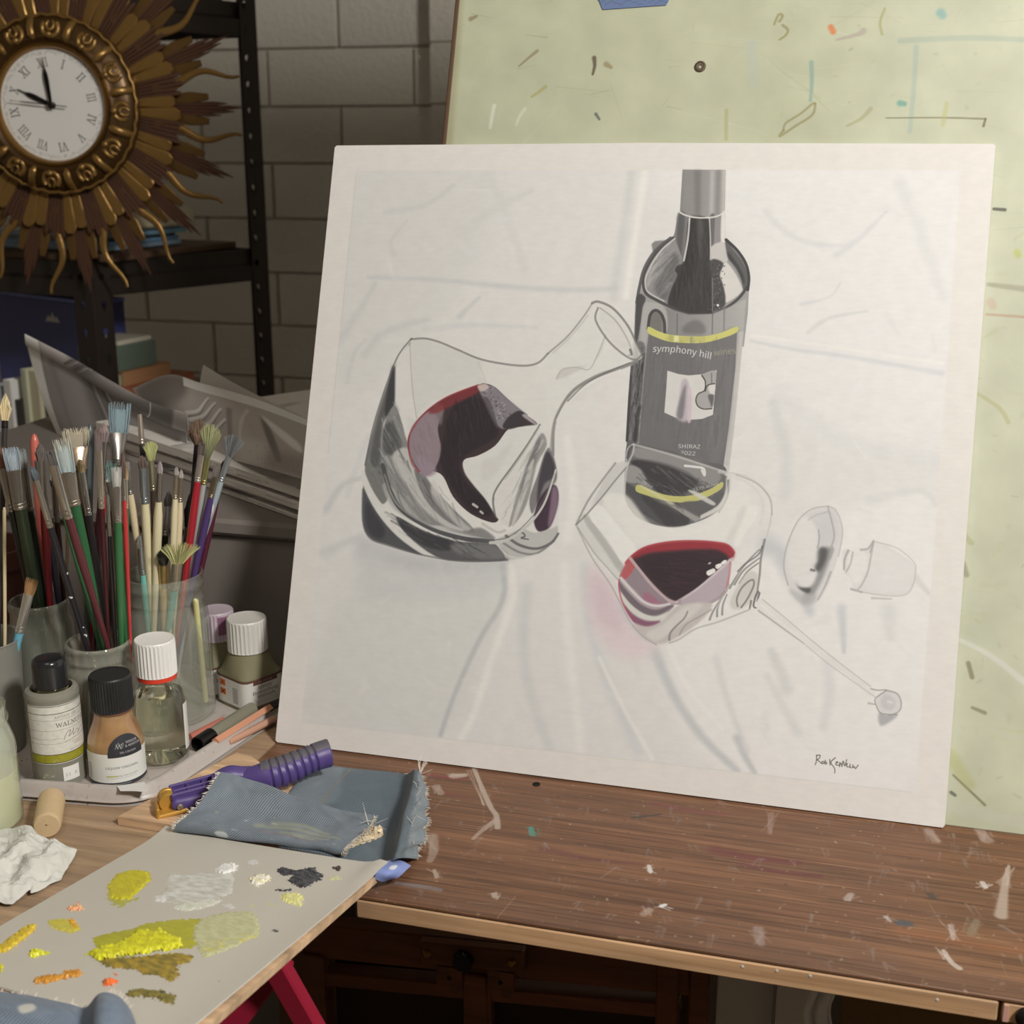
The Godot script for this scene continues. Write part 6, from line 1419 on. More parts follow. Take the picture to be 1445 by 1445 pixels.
func strand(g: Geo, a: Vector3, m: Vector3, b: Vector3, r: float, c0: Color, c1: Color) -> void:
	var d := (b - a).normalized()
	var s := d.cross(Vector3(0.31, 0.2, 0.93)).normalized()
	var q := d.cross(s)
	var n0 := g.v.size()
	for k in 3:
		var at: Vector3 = [a, m, b][k]
		var rr: float = r * [1.0, 0.9, 0.35][k]
		var c: Color = c0.lerp(c1, k * 0.5)
		for j in 3:
			var th := TAU * j / 3.0
			g.p(at + s * cos(th) * rr + q * sin(th) * rr, Vector2.ZERO, c)
	for k in 2:
		for j in 3:
			var x := n0 + k * 3
			g.quad(x + j, x + (j + 1) % 3, x + 3 + (j + 1) % 3, x + 3 + j)

func brush(label: String, group: String, shape: String, tip: Vector3, foot: Vector3, dim: Array, hc: Color, bc: Color, tc: Color, fc: Color) -> void:
	# dim: length of the hair, length of the ferrule, widths of hair, ferrule and handle
	var dusty := func(c: Color) -> Color: return c.lerp(Color(0.32, 0.31, 0.29).lerp(Color.WHITE * c.get_luminance(), 0.75), 0.2)
	hc = dusty.call(hc); bc = dusty.call(bc); tc = dusty.call(tc)
	var called := "brush"
	var cat := "paintbrush"
	if shape == "skewer": called = "skewer"; cat = "skewer"
	elif shape == "inside": called = "stick"; cat = "stick"
	var t := thing(called, label, cat, foot, group)
	var ax := tip - foot
	var len := ax.length()
	ax /= len
	var eye := (Vector3(0.5155, 0.5439, 1.0268) - foot).normalized()
	var side := ax.cross(eye).normalized().rotated(ax, hair.randf_range(-0.35, 0.35))
	var bl: float = dim[0]; var fl: float = dim[1]
	var wb: float = dim[2] * 0.5; var wf: float = dim[3] * 0.5; var wh: float = dim[4] * 0.5
	var hl := len - bl - fl
	var g := Geo.new()
	var st := []
	if shape in ["skewer", "inside"]: st = [[0.0, 0.5], [0.02, 1.0], [0.5, 1.0], [0.985, 1.0], [1.0, 0.6]]
	elif shape == "butt": st = [[0.0, 0.6], [0.3, 0.7], [0.8, 0.9], [0.93, 1.0], [0.975, 0.85], [0.993, 0.5], [1.0, 0.1]]
	else: st = [[0.0, 0.25], [0.01, 0.42], [0.3, 0.55], [0.6, 0.78], [0.82, 1.0], [0.93, 0.97], [1.0, minf(1.0, wf / wh * 0.96)]]
	var ps := []; var rx := []
	for s in st:
		ps.append(ax * hl * s[0])
		rx.append(wh * s[1])
	loft(g, ps, rx, rx, side)
	var hm := mat(hc, 0.28)
	if shape in ["skewer", "inside"] or hc.get_luminance() > 0.55: hm.roughness = 0.5
	part("handle", g.mesh(50.0), hm, t)
	if label.contains("flecked with") or label.contains("splashed") or label.contains("orange spot"):
		var sp := Geo.new()
		for k in 9 if not label.contains("orange") else 1:
			var a := hair.randf_range(0.35, 0.95) * hl
			var th := hair.randf_range(-1.2, 1.2)
			var r0: float = wh * 0.86
			var dirn := (side * sin(th) + eye * cos(th)).normalized()
			sp.t = Transform3D(Basis(Quaternion(Vector3.UP, dirn)), ax * a + dirn * r0)
			sp.lathe([Vector2(hair.randf_range(0.0006, 0.0018), 0.0), Vector2(0.0005, 0.0007), Vector2(0, 0.0008)], 8)
		var fs := part("paint_fleck", sp.mesh(50.0), mat(alb(206, 198, 188) if not label.contains("orange") else alb(220, 140, 60), 0.5), t)
		fs.set_meta("kind", "stuff")
	if fl > 0.0:
		var flat: float = 1.0
		if shape == "flat": flat = 0.42
		elif shape == "fan": flat = 0.35
		var topx := wf
		if shape == "flat": topx = maxf(wf, wb * 0.82)
		elif shape == "fan": topx = wf * 0.95
		elif shape == "round" or shape == "none": topx = wf * 0.85
		ps = []; rx = []
		var rz := []
		for s in [[0.0, 1.0, 1.0], [0.06, 1.0, 1.0], [0.08, 0.9, 0.9], [0.1, 1.0, 1.0], [0.15, 1.0, 1.0], [0.17, 0.9, 0.9], [0.19, 1.0, 1.0], [0.45, lerpf(1.0, topx / wf, 0.25), lerpf(1.0, flat, 0.3)], [0.8, lerpf(1.0, topx / wf, 0.85), lerpf(1.0, flat, 0.85)], [1.0, topx / wf, flat]]:
			ps.append(ax * (hl + fl * s[0] - 0.001))
			rx.append(wf * s[1])
			rz.append(wf * s[2])
		var fg := Geo.new()
		loft(fg, ps, rx, rz, side)
		part("ferrule", fg.mesh(35.0), mat(fc.lightened(0.15) if fc.get_luminance() > 0.45 else fc, 0.27, 0.85 if fc.get_luminance() > 0.45 else 0.4), t)
	if bl > 0.0:
		var hg := Geo.new()
		var b0 := ax * (hl + fl - 0.002)
		var th := side.cross(ax).normalized()
		var base_x := wf * 0.9
		if shape == "flat": base_x = maxf(wf, wb * 0.82) * 0.94
		var bz := wf * 0.36 if shape in ["flat", "fan"] else wf * 0.8
		var n: int = {"flat": 130, "round": 90, "mop": 130, "fan": 150}[shape]
		var lc := bc.srgb_to_linear(); var lt := tc.srgb_to_linear()
		# a soft core so that the tuft is full
		if shape != "fan":
			var mid := wb * (0.8 if shape == "mop" else 0.7)
			loft(hg, [b0, b0 + ax * bl * 0.35, b0 + ax * bl * 0.7, b0 + ax * bl * (0.93 if shape == "mop" else 0.82)], [base_x * 0.9, maxf(mid, base_x * 0.7), mid * (0.9 if shape != "round" else 0.5), mid * (0.8 if shape == "flat" else 0.2)], [bz * 0.9, (mid * 0.8 if shape == "mop" else bz), bz * 0.7, bz * 0.2], side, 10)
			for k in hg.cl.size(): hg.cl[k] = lc.lerp(lt, 0.4)
		for k in n:
			var u := hair.randf_range(-1.0, 1.0)
			var w := hair.randf_range(-1.0, 1.0)
			if shape != "flat" and shape != "fan" and u * u + w * w > 1.0: w *= 0.4; u *= 0.8
			var a := b0 + side * base_x * u + th * bz * w
			var m: Vector3
			var e: Vector3
			var jit := hair.randf_range(-0.05, 0.05)
			match shape:
				"flat":
					e = b0 + side * wb * (u + jit) + th * bz * w * 0.6 + ax * bl * hair.randf_range(0.8, 1.08)
					m = a.lerp(e, 0.5) + side * wb * u * 0.04
				"round":
					e = b0 + side * wb * (u * 0.62 + jit * 2.0) + th * bz * w * 0.6 + ax * bl * hair.randf_range(0.8, 1.04) * (1.0 - 0.16 * absf(u))
					m = b0 + side * wb * u * 1.02 + th * wb * w * 0.9 + ax * bl * 0.42
				"mop":
					e = b0 + side * wb * u * 0.75 + th * wb * w * 0.6 + ax * bl * sqrt(maxf(0.1, 1.0 - 0.75 * (u * u + w * w))) * hair.randf_range(0.93, 1.03)
					m = b0 + side * wb * u * 1.08 + th * wb * w * 0.95 + ax * bl * 0.48
				"fan":
					var ang := u * 0.9
					var rr := bl * hair.randf_range(0.9, 1.03)
					e = b0 + side * (sin(ang) / sin(0.9) * wb * (rr / bl)) + ax * (rr * lerpf(cos(ang), 1.0, 0.25)) + th * w * 0.0012
					m = a.lerp(e, 0.5) + ax * bl * 0.07 * absf(u)
			var v := hair.randf_range(0.5, 1.35)
			strand(hg, a, m, e, hair.randf_range(0.0002, 0.00036), Color(lc.r * v, lc.g * v, lc.b * v), Color(lt.r * v, lt.g * v, lt.b * v))
		var bm := mat(Color.WHITE, 0.7)
		bm.vertex_color_use_as_albedo = true
		part("bristles", hg.mesh(60.0, true), bm, t)

func brushes() -> void:
	hair.seed = 17
	brush("maroon handled brush with long steel ferrule and dark bristles, leaning left across the green ones", "brushes in the middle jar", "flat", Vector3(-0.1302, 0.3019, 0.119), Vector3(-0.1227, 0.012, 0.0417), [0.01344, 0.05009, 0.00812, 0.00754, 0.00754], alb(92,34,40, 0.85), alb(84,74,68, 0.85), alb(104,98,96, 0.85), alb(150,142,130, 0.85))
	brush("black handled brush flecked with white, just left of the maroon one", "brushes in the middle jar", "round", Vector3(-0.1512, 0.2871, 0.1142), Vector3(-0.137, 0.012, 0.0525), [0.01361, 0.04455, 0.00705, 0.00588, 0.00647], alb(34,30,36, 0.85), alb(70,64,62, 0.85), alb(96,110,122, 0.85), alb(150,142,130, 0.85))
	brush("green handled wide flat brush with pale blue paint on its bristles", "brushes in the middle jar", "flat", Vector3(-0.147, 0.3014, 0.0762), Vector3(-0.1299, 0.012, 0.0475), [0.02926, 0.03053, 0.01571, 0.01027, 0.00906], alb(38,92,52, 0.85), alb(150,172,178, 0.85), alb(196,190,170, 0.85), alb(170,156,140, 0.85))
	brush("thin green handled brush beside the wide flat one, grey hairs", "brushes in the middle jar", "round", Vector3(-0.1478, 0.279, 0.0918), Vector3(-0.1293, 0.012, 0.0484), [0.01389, 0.0303, 0.0072, 0.0042, 0.0048], alb(44,98,56, 0.85), alb(120,118,114, 0.85), alb(150,150,146, 0.85), alb(150,142,130, 0.85))
	brush("black handled brush with tan mop hairs behind the green handles", "brushes in the middle jar", "mop", Vector3(-0.1487, 0.2791, 0.0497), Vector3(-0.1301, 0.012, 0.0477), [0.01307, 0.03922, 0.00869, 0.00621, 0.00621], alb(40,36,38, 0.85), alb(150,124,84, 0.85), alb(120,98,64, 0.85), alb(150,142,134, 0.85))
	brush("thin dark maroon brush with bright steel ferrule in the centre of the jar", "brushes in the middle jar", "flat", Vector3(-0.1088, 0.3127, 0.0785), Vector3(-0.1377, 0.012, 0.0533), [0.01882, 0.05271, 0.00596, 0.00536, 0.00477], alb(70,22,28, 0.85), alb(108,96,92, 0.85), alb(120,92,88, 0.85), alb(190,176,156, 0.85))
	brush("red handled brush slanting to the left behind, teal tipped", "brushes in the middle jar", "flat", Vector3(-0.1505, 0.267, 0.0061), Vector3(-0.1628, 0.012, 0.0698), [0.01629, 0.01765, 0.01161, 0.00903, 0.00838], alb(186,36,38, 0.85), alb(110,112,108, 0.85), alb(94,124,114, 0.85), alb(150,142,130, 0.85))
	brush("thick green brush with grey white hairs standing upright in the middle jar", "brushes in the middle jar", "flat", Vector3(-0.0988, 0.2792, 0.0713), Vector3(-0.1294, 0.012, 0.0487), [0.01778, 0.03302, 0.00845, 0.00664, 0.00724], alb(44,102,54, 0.85), alb(170,164,152, 0.85), alb(190,184,174, 0.85), alb(160,150,138, 0.85))
	brush("second thick green handle close behind the upright one", "brushes in the middle jar", "flat", Vector3(-0.1171, 0.2759, 0.049), Vector3(-0.1221, 0.012, 0.0438), [0.0156, 0.0455, 0.01111, 0.00741, 0.00679], alb(42,96,50, 0.85), alb(104,120,112, 0.85), alb(86,116,104, 0.85), alb(140,132,122, 0.85))
	brush("bright red slim brush with dark pointed hairs at the right of the middle jar", "brushes in the middle jar", "round", Vector3(-0.106, 0.2892, 0.0489), Vector3(-0.1207, 0.012, 0.0447), [0.02585, 0.02068, 0.00491, 0.00368, 0.0043], alb(202,48,46, 0.85), alb(84,62,56, 0.85), alb(110,84,74, 0.85), alb(150,142,130, 0.85))
	brush("thin green brush with tan hair right behind the bright red one", "brushes in the middle jar", "round", Vector3(-0.1215, 0.2704, 0.0209), Vector3(-0.1247, 0.012, 0.0462), [0.01599, 0.02665, 0.00506, 0.00443, 0.00443], alb(40,96,52, 0.85), alb(170,140,96, 0.85), alb(140,112,74, 0.85), alb(176,160,136, 0.85))
	brush("tall wide brush with blue grey splayed bristles and clear paint clogged ferrule", "brushes in the middle jar", "flat", Vector3(-0.1463, 0.3154, -0.0169), Vector3(-0.143, 0.012, 0.0561), [0.02731, 0.03005, 0.02076, 0.01168, 0.00908], alb(70,52,44, 0.85), alb(98,116,122, 0.85), alb(120,140,146, 0.85), alb(128,120,112, 0.85))
	brush("wide flat dark brush with cream tipped bristles behind the green handled one", "brushes in the middle jar", "flat", Vector3(-0.1683, 0.2994, 0.0241), Vector3(-0.1391, 0.012, 0.0547), [0.01734, 0.02001, 0.02408, 0.01394, 0.00887], alb(60,48,40, 0.85), alb(76,64,56, 0.85), alb(206,190,156, 0.85), alb(190,160,130, 0.85))
	brush("slate grey rounded handle end pointing up between the brushes", "brushes in the middle jar", "butt", Vector3(-0.1605, 0.2999, 0.0115), Vector3(-0.1585, 0.012, 0.0676), [0, 0, 0.00894, 0.00894, 0.0083], alb(70,76,76, 0.85), alb(0,0,0, 0.85), alb(0,0,0, 0.85), alb(150,142,130, 0.85))
	brush("dark plum brush with a pinkish grey clump of hair behind the steel ferrules", "brushes in the middle jar", "mop", Vector3(-0.1387, 0.3071, 0.0222), Vector3(-0.155, 0.012, 0.0635), [0.01855, 0.03312, 0.01007, 0.00692, 0.00566], alb(64,26,34, 0.85), alb(126,112,116, 0.85), alb(150,120,112, 0.85), alb(110,100,94, 0.85))
	brush("black and copper banded slim brush between maroon and green handles", "brushes in the middle jar", "round", Vector3(-0.1129, 0.2651, 0.0662), Vector3(-0.1313, 0.012, 0.0505), [0.01284, 0.03852, 0.00427, 0.00366, 0.00427], alb(44,34,34, 0.85), alb(100,88,78, 0.85), alb(120,104,90, 0.85), alb(150,142,130, 0.85))
	brush("leftmost dark green brush of the back jar with reddish hairs", "brushes in the back left jar", "flat", Vector3(-0.2292, 0.2839, 0.053), Vector3(-0.2215, 0.012, 0.0167), [0.01989, 0.04111, 0.00882, 0.00693, 0.00756], alb(26,34,28, 0.85), alb(120,72,50, 0.85), alb(134,84,58, 0.85), alb(150,142,130, 0.85))
	brush("wide olive green brush with blue white hairs in the back jar", "brushes in the back left jar", "flat", Vector3(-0.214, 0.2854, 0.0556), Vector3(-0.2222, 0.012, 0.0192), [0.02109, 0.03691, 0.01378, 0.01252, 0.01065], alb(44,56,36, 0.85), alb(130,136,140, 0.85), alb(168,182,192, 0.85), alb(134,124,112, 0.85))
	brush("dark green brush with a cream daubed ferrule in the back jar", "brushes in the back left jar", "round", Vector3(-0.228, 0.2656, 0.0353), Vector3(-0.2158, 0.012, 0.0124), [0.01485, 0.0324, 0.00641, 0.00577, 0.00705], alb(30,42,30, 0.85), alb(190,176,120, 0.85), alb(180,170,130, 0.85), alb(150,142,130, 0.85))
	brush("black green brush with messy grey brown hair in the back jar", "brushes in the back left jar", "flat", Vector3(-0.234, 0.2741, 0.016), Vector3(-0.2163, 0.012, 0.0149), [0.0178, 0.04108, 0.01041, 0.00716, 0.00716], alb(32,40,30, 0.85), alb(112,104,96, 0.85), alb(134,140,138, 0.85), alb(120,110,98, 0.85))
	brush("crimson brush with a round dark tuft in the back jar", "brushes in the back left jar", "mop", Vector3(-0.1981, 0.2869, 0.0346), Vector3(-0.2212, 0.012, 0.0179), [0.01736, 0.04674, 0.00951, 0.00698, 0.00761], alb(128,22,32, 0.85), alb(96,84,78, 0.85), alb(110,98,94, 0.85), alb(150,140,128, 0.85))
	brush("navy handled brush with pale blue flecked hair beside the crimson one", "brushes in the back left jar", "flat", Vector3(-0.2077, 0.2678, 0.0255), Vector3(-0.209, 0.012, 0.0077), [0.01624, 0.04196, 0.00836, 0.00643, 0.00707], alb(36,34,48, 0.85), alb(116,120,126, 0.85), alb(150,160,170, 0.85), alb(150,142,130, 0.85))
	brush("dark brown brush behind the navy one in the back jar", "brushes in the back left jar", "round", Vector3(-0.2145, 0.2497, -0.0024), Vector3(-0.2082, 0.012, 0.0087), [0.01391, 0.03477, 0.00661, 0.00595, 0.00595], alb(66,34,28, 0.85), alb(110,96,84, 0.85), alb(130,116,100, 0.85), alb(130,120,108, 0.85))
	brush("coral red rounded handle end standing among the dark brushes", "brushes in the back left jar", "butt", Vector3(-0.2387, 0.2807, -0.0144), Vector3(-0.2242, 0.012, 0.0193), [0, 0, 0.01131, 0.01065, 0.00932], alb(198,92,76, 0.85), alb(0,0,0, 0.85), alb(0,0,0, 0.85), alb(150,142,130, 0.85))
	brush("thin tan wooden handle at the right of the back jar", "brushes in the back left jar", "butt", Vector3(-0.2089, 0.2221, -0.0151), Vector3(-0.2147, 0.012, 0.0145), [0, 0, 0.00335, 0.00335, 0.00335], alb(156,130,92, 0.85), alb(0,0,0, 0.85), alb(0,0,0, 0.85), alb(150,142,130, 0.85))
	brush("large pale hake mop brush with dark neck at the far left", "things standing in the plastic cup", "mop", Vector3(-0.2505, 0.3239, 0.0046), Vector3(-0.2414, 0.012, 0.0841), [0.02605, 0.00685, 0.01107, 0.00586, 0.00521], alb(52,46,42, 0.85), alb(206,176,124, 0.85), alb(214,188,140, 0.85), alb(46,40,38, 0.85))
	brush("thin bamboo skewer standing in the grey cup", "things standing in the plastic cup", "skewer", Vector3(-0.2277, 0.2281, 0.0542), Vector3(-0.2337, 0.012, 0.0804), [0, 0, 0.00319, 0.00319, 0.00319], alb(206,182,138, 0.85), alb(0,0,0, 0.85), alb(0,0,0, 0.85), alb(150,142,130, 0.85))
	brush("small blue handled flat brush with ginger hairs and shiny ferrule in the cup", "things standing in the plastic cup", "flat", Vector3(-0.1929, 0.1704, 0.0716), Vector3(-0.2421, 0.012, 0.0856), [0.0153, 0.03792, 0.01075, 0.00822, 0.00758], alb(96,172,196, 0.85), alb(150,104,58, 0.85), alb(176,128,78, 0.85), alb(206,196,184, 0.85))
	brush("slanting cream handle at the left of the large jar with steel ferrule", "brushes in the large jar", "flat", Vector3(-0.1345, 0.2648, 0.0004), Vector3(-0.1309, 0.012, -0.0224), [0.00952, 0.02176, 0.00646, 0.00581, 0.0071], alb(206,184,142, 0.85), alb(120,112,104, 0.85), alb(150,144,136, 0.85), alb(150,142,130, 0.85))
	brush("cream handled brush with brown hairs and pale blue painted ferrule", "brushes in the large jar", "round", Vector3(-0.1159, 0.2731, 0.0024), Vector3(-0.134, 0.012, -0.0203), [0.01215, 0.03509, 0.00898, 0.00769, 0.00833], alb(214,194,150, 0.85), alb(92,72,64, 0.85), alb(120,98,88, 0.85), alb(148,158,160, 0.85))
	brush("cream handled round brush with pinkish grey tip, third from the left", "brushes in the large jar", "round", Vector3(-0.0987, 0.2685, 0.0005), Vector3(-0.1401, 0.012, -0.0177), [0.01213, 0.02831, 0.00576, 0.00576, 0.00832], alb(214,194,150, 0.85), alb(150,136,132, 0.85), alb(168,152,148, 0.85), alb(120,110,100, 0.85))
	brush("straight cream handled small brush with grey tip right of centre in the large jar", "brushes in the large jar", "round", Vector3(-0.0997, 0.2563, -0.0288), Vector3(-0.1269, 0.012, -0.0254), [0.0083, 0.02351, 0.0046, 0.00526, 0.00657], alb(214,194,152, 0.85), alb(150,140,130, 0.85), alb(160,150,140, 0.85), alb(166,150,128, 0.85))
	brush("cream handled small brush with faint tip touching its twin in the large jar", "brushes in the large jar", "round", Vector3(-0.1005, 0.2512, -0.0385), Vector3(-0.1231, 0.012, -0.0281), [0.00837, 0.02372, 0.00464, 0.0053, 0.00663], alb(210,190,146, 0.85), alb(150,140,130, 0.85), alb(160,150,140, 0.85), alb(170,156,134, 0.85))
	brush("bright red handled brush with shiny steel ferrule in the large jar", "brushes in the large jar", "flat", Vector3(-0.0742, 0.2794, -0.0345), Vector3(-0.1249, 0.012, -0.0258), [0.01237, 0.02611, 0.00588, 0.00588, 0.00718], alb(176,30,42, 0.85), alb(90,76,66, 0.85), alb(104,90,80, 0.85), alb(206,190,176, 0.85))
	brush("broad brown mop with a slim black neck in the large jar", "brushes in the large jar", "mop", Vector3(-0.1018, 0.2928, -0.0804), Vector3(-0.121, 0.012, -0.0297), [0.02711, 0.02853, 0.02033, 0.00474, 0.00474], alb(34,30,28, 0.85), alb(92,66,48, 0.85), alb(112,84,62, 0.85), alb(34,30,30, 0.85))
	brush("olive fan brush with dark stained middle and clear silvery handle", "brushes in the large jar", "fan", Vector3(-0.0681, 0.2954, -0.0426), Vector3(-0.1208, 0.012, -0.0275), [0.03165, 0.02752, 0.02092, 0.00588, 0.00719], alb(150,148,146, 0.85), alb(86,88,58, 0.85), alb(168,166,110, 0.85), alb(152,146,88, 0.85))
	brush("purple handled brush with dull bronze ferrule in the large jar", "brushes in the large jar", "flat", Vector3(-0.06, 0.2601, -0.0351), Vector3(-0.1278, 0.012, -0.0256), [0.01377, 0.02065, 0.00654, 0.00589, 0.00719], alb(70,48,104, 0.85), alb(104,92,88, 0.85), alb(130,118,110, 0.85), alb(120,106,82, 0.85))
	brush("dark grey fan brush with pale blue grey handle, rightmost of the large jar", "brushes in the large jar", "fan", Vector3(-0.0602, 0.2791, -0.0746), Vector3(-0.1454, 0.012, -0.019), [0.0226, 0.02543, 0.0208, 0.00604, 0.00738], alb(142,152,156, 0.85), alb(86,84,82, 0.85), alb(112,112,110, 0.85), alb(168,172,174, 0.85))
	brush("maroon handled brush behind the purple one with dark plum hair", "brushes in the large jar", "round", Vector3(-0.0774, 0.2523, -0.0815), Vector3(-0.1232, 0.012, -0.0274), [0.01433, 0.02437, 0.00681, 0.00613, 0.00681], alb(84,28,46, 0.85), alb(80,48,52, 0.85), alb(96,60,62, 0.85), alb(130,120,112, 0.85))
	brush("small yellow green fan brush behind the cream handles", "brushes in the large jar", "fan", Vector3(-0.1387, 0.2733, -0.0512), Vector3(-0.129, 0.012, -0.0234), [0.01837, 0.02967, 0.01476, 0.00604, 0.00604], alb(60,44,36, 0.85), alb(150,150,86, 0.85), alb(184,182,110, 0.85), alb(140,130,100, 0.85))
	brush("bare shiny steel ferrule without hair leaning over the cream handles", "brushes in the large jar", "none", Vector3(-0.1558, 0.2951, -0.0642), Vector3(-0.1315, 0.012, -0.0225), [0, 0.02849, 0.00541, 0.00541, 0.00541], alb(52,46,44, 0.85), alb(0,0,0, 0.85), alb(0,0,0, 0.85), alb(196,178,160, 0.85))
	brush("big pale olive fan brush low in front of the large jar", "brushes in the large jar", "fan", Vector3(-0.083, 0.193, 0.0017), Vector3(-0.1488, 0.012, -0.0489), [0.02458, 0.0314, 0.03891, 0.01038, 0.00713], alb(104,180,164, 0.85), alb(176,172,106, 0.85), alb(196,190,120, 0.85), alb(170,162,138, 0.85))
	brush("small black round mop with a gold ferrule beside the big fan", "brushes in the large jar", "mop", Vector3(-0.1018, 0.1868, 0.0021), Vector3(-0.144, 0.012, -0.054), [0.02059, 0.02745, 0.01108, 0.00782, 0.00782], alb(206,168,98, 0.85), alb(52,46,44, 0.85), alb(74,68,64, 0.85), alb(190,156,92, 0.85))
	brush("black brush with a glint of silver at the back of the large jar", "brushes in the large jar", "round", Vector3(-0.1336, 0.2202, -0.0705), Vector3(-0.1414, 0.012, -0.0174), [0.01593, 0.02896, 0.00825, 0.00688, 0.00688], alb(36,30,30, 0.85), alb(50,44,42, 0.85), alb(80,74,70, 0.85), alb(150,144,140, 0.85))
	brush("dark brown round brush behind the cream twins", "brushes in the large jar", "mop", Vector3(-0.1144, 0.2195, -0.0786), Vector3(-0.1248, 0.012, -0.0273), [0.03628, 0.02177, 0.00965, 0.0062, 0.0062], alb(176,120,72, 0.85), alb(46,38,36, 0.85), alb(60,50,46, 0.85), alb(120,100,80, 0.85))
	brush("turquoise handled brush seen through the left of the large jar", "brushes in the large jar", "round", Vector3(-0.1276, 0.1961, -0.0013), Vector3(-0.1367, 0.012, -0.0217), [0.01381, 0.02761, 0.00656, 0.0059, 0.00721], alb(104,176,160, 0.85), alb(120,112,104, 0.85), alb(130,124,118, 0.85), alb(160,160,156, 0.85))
	brush("plum handle splashed with grey paint at the right of the large jar", "brushes in the large jar", "round", Vector3(-0.0797, 0.2166, -0.0558), Vector3(-0.1352, 0.012, -0.0228), [0.01701, 0.02836, 0.00674, 0.00606, 0.00808], alb(72,34,50, 0.85), alb(120,110,100, 0.85), alb(206,196,180, 0.85), alb(140,132,124, 0.85))
	brush("pale yellow stick with an orange spot leaning right inside the large jar", "brushes in the large jar", "inside", Vector3(-0.0814, 0.1308, -0.0144), Vector3(-0.0947, 0.012, -0.044), [0, 0, 0.00532, 0.00532, 0.00532], alb(214,202,130, 0.85), alb(0,0,0, 0.85), alb(0,0,0, 0.85), alb(150,142,130, 0.85))

# ------------------------------------------------------------------ clamp and denim rags
func denim_canvas(w: int, h: int, base: Color, sd: int) -> Cv:
	# eight pixels to the millimetre: a diagonal twill of pale and dark threads
	var c := Cv.new(w, h, base)
	var n := FastNoiseLite.new()
	n.seed = sd
	n.frequency = 0.012
	n.fractal_octaves = 3
	var rng := RandomNumberGenerator.new()
	rng.seed = sd
	var i := 0
	for y in h:
		for x in w:
			var ph := fposmod((x + y * 0.62) / 11.0, 1.0)
			var f := 1.0 + 0.55 * (absf(ph - 0.5) * 2.0 - 0.55) + rng.randf_range(-0.1, 0.1)
			if x % 4 == 0: f += n.get_noise_2d(x, y) * 0.16
			c.b[i] = clampi(int(c.b[i] * f), 0, 255)
			c.b[i + 1] = clampi(int(c.b[i + 1] * f), 0, 255)
			c.b[i + 2] = clampi(int(c.b[i + 2] * f), 0, 255)
			i += 3
	for k in 40:
		var x := rng.randf() * w; var y := rng.randf() * h
		c.stroke([x, y, x + rng.randf_range(-120, 120), y + rng.randf_range(-60, 60)], rng.randf_range(40, 120), 30, [base.lightened(0.3), base.darkened(0.3)][k % 2], 0.14, 0.0)
	return c

func denim_mat(c: Cv) -> StandardMaterial3D:
	var m := tmat(c.tex(), 0.9)
	m.rim_enabled = true
	m.rim = 0.25
	m.heightmap_enabled = true
	m.heightmap_texture = m.albedo_texture
	m.heightmap_scale = 0.03
	return m

func fringe(g: Geo, edge: Array, out: Vector3, n: int, len: float, rng: RandomNumberGenerator) -> void:
	# loose threads along an edge
	for k in n:
		var s := rng.randf() * (edge.size() - 1)
		var i := mini(int(s), edge.size() - 2)
		var a: Vector3 = (edge[i] as Vector3).lerp(edge[i + 1], s - i)
		var l := len * rng.randf_range(0.3, 1.3)
		var d := (out + Vector3(rng.randf_range(-0.7, 0.7), rng.randf_range(-0.5, 0.5), rng.randf_range(-0.7, 0.7))).normalized()
		var b := a + d * l
		b.y = maxf(b.y, 0.0012)
		strand(g, a - d * 0.001, a.lerp(b, 0.5) + Vector3(rng.randf_range(-1, 1), rng.randf_range(0, 1), rng.randf_range(-1, 1)) * l * 0.15, b, 0.00034, Color(0.72, 0.68, 0.6), Color(0.78, 0.74, 0.68))

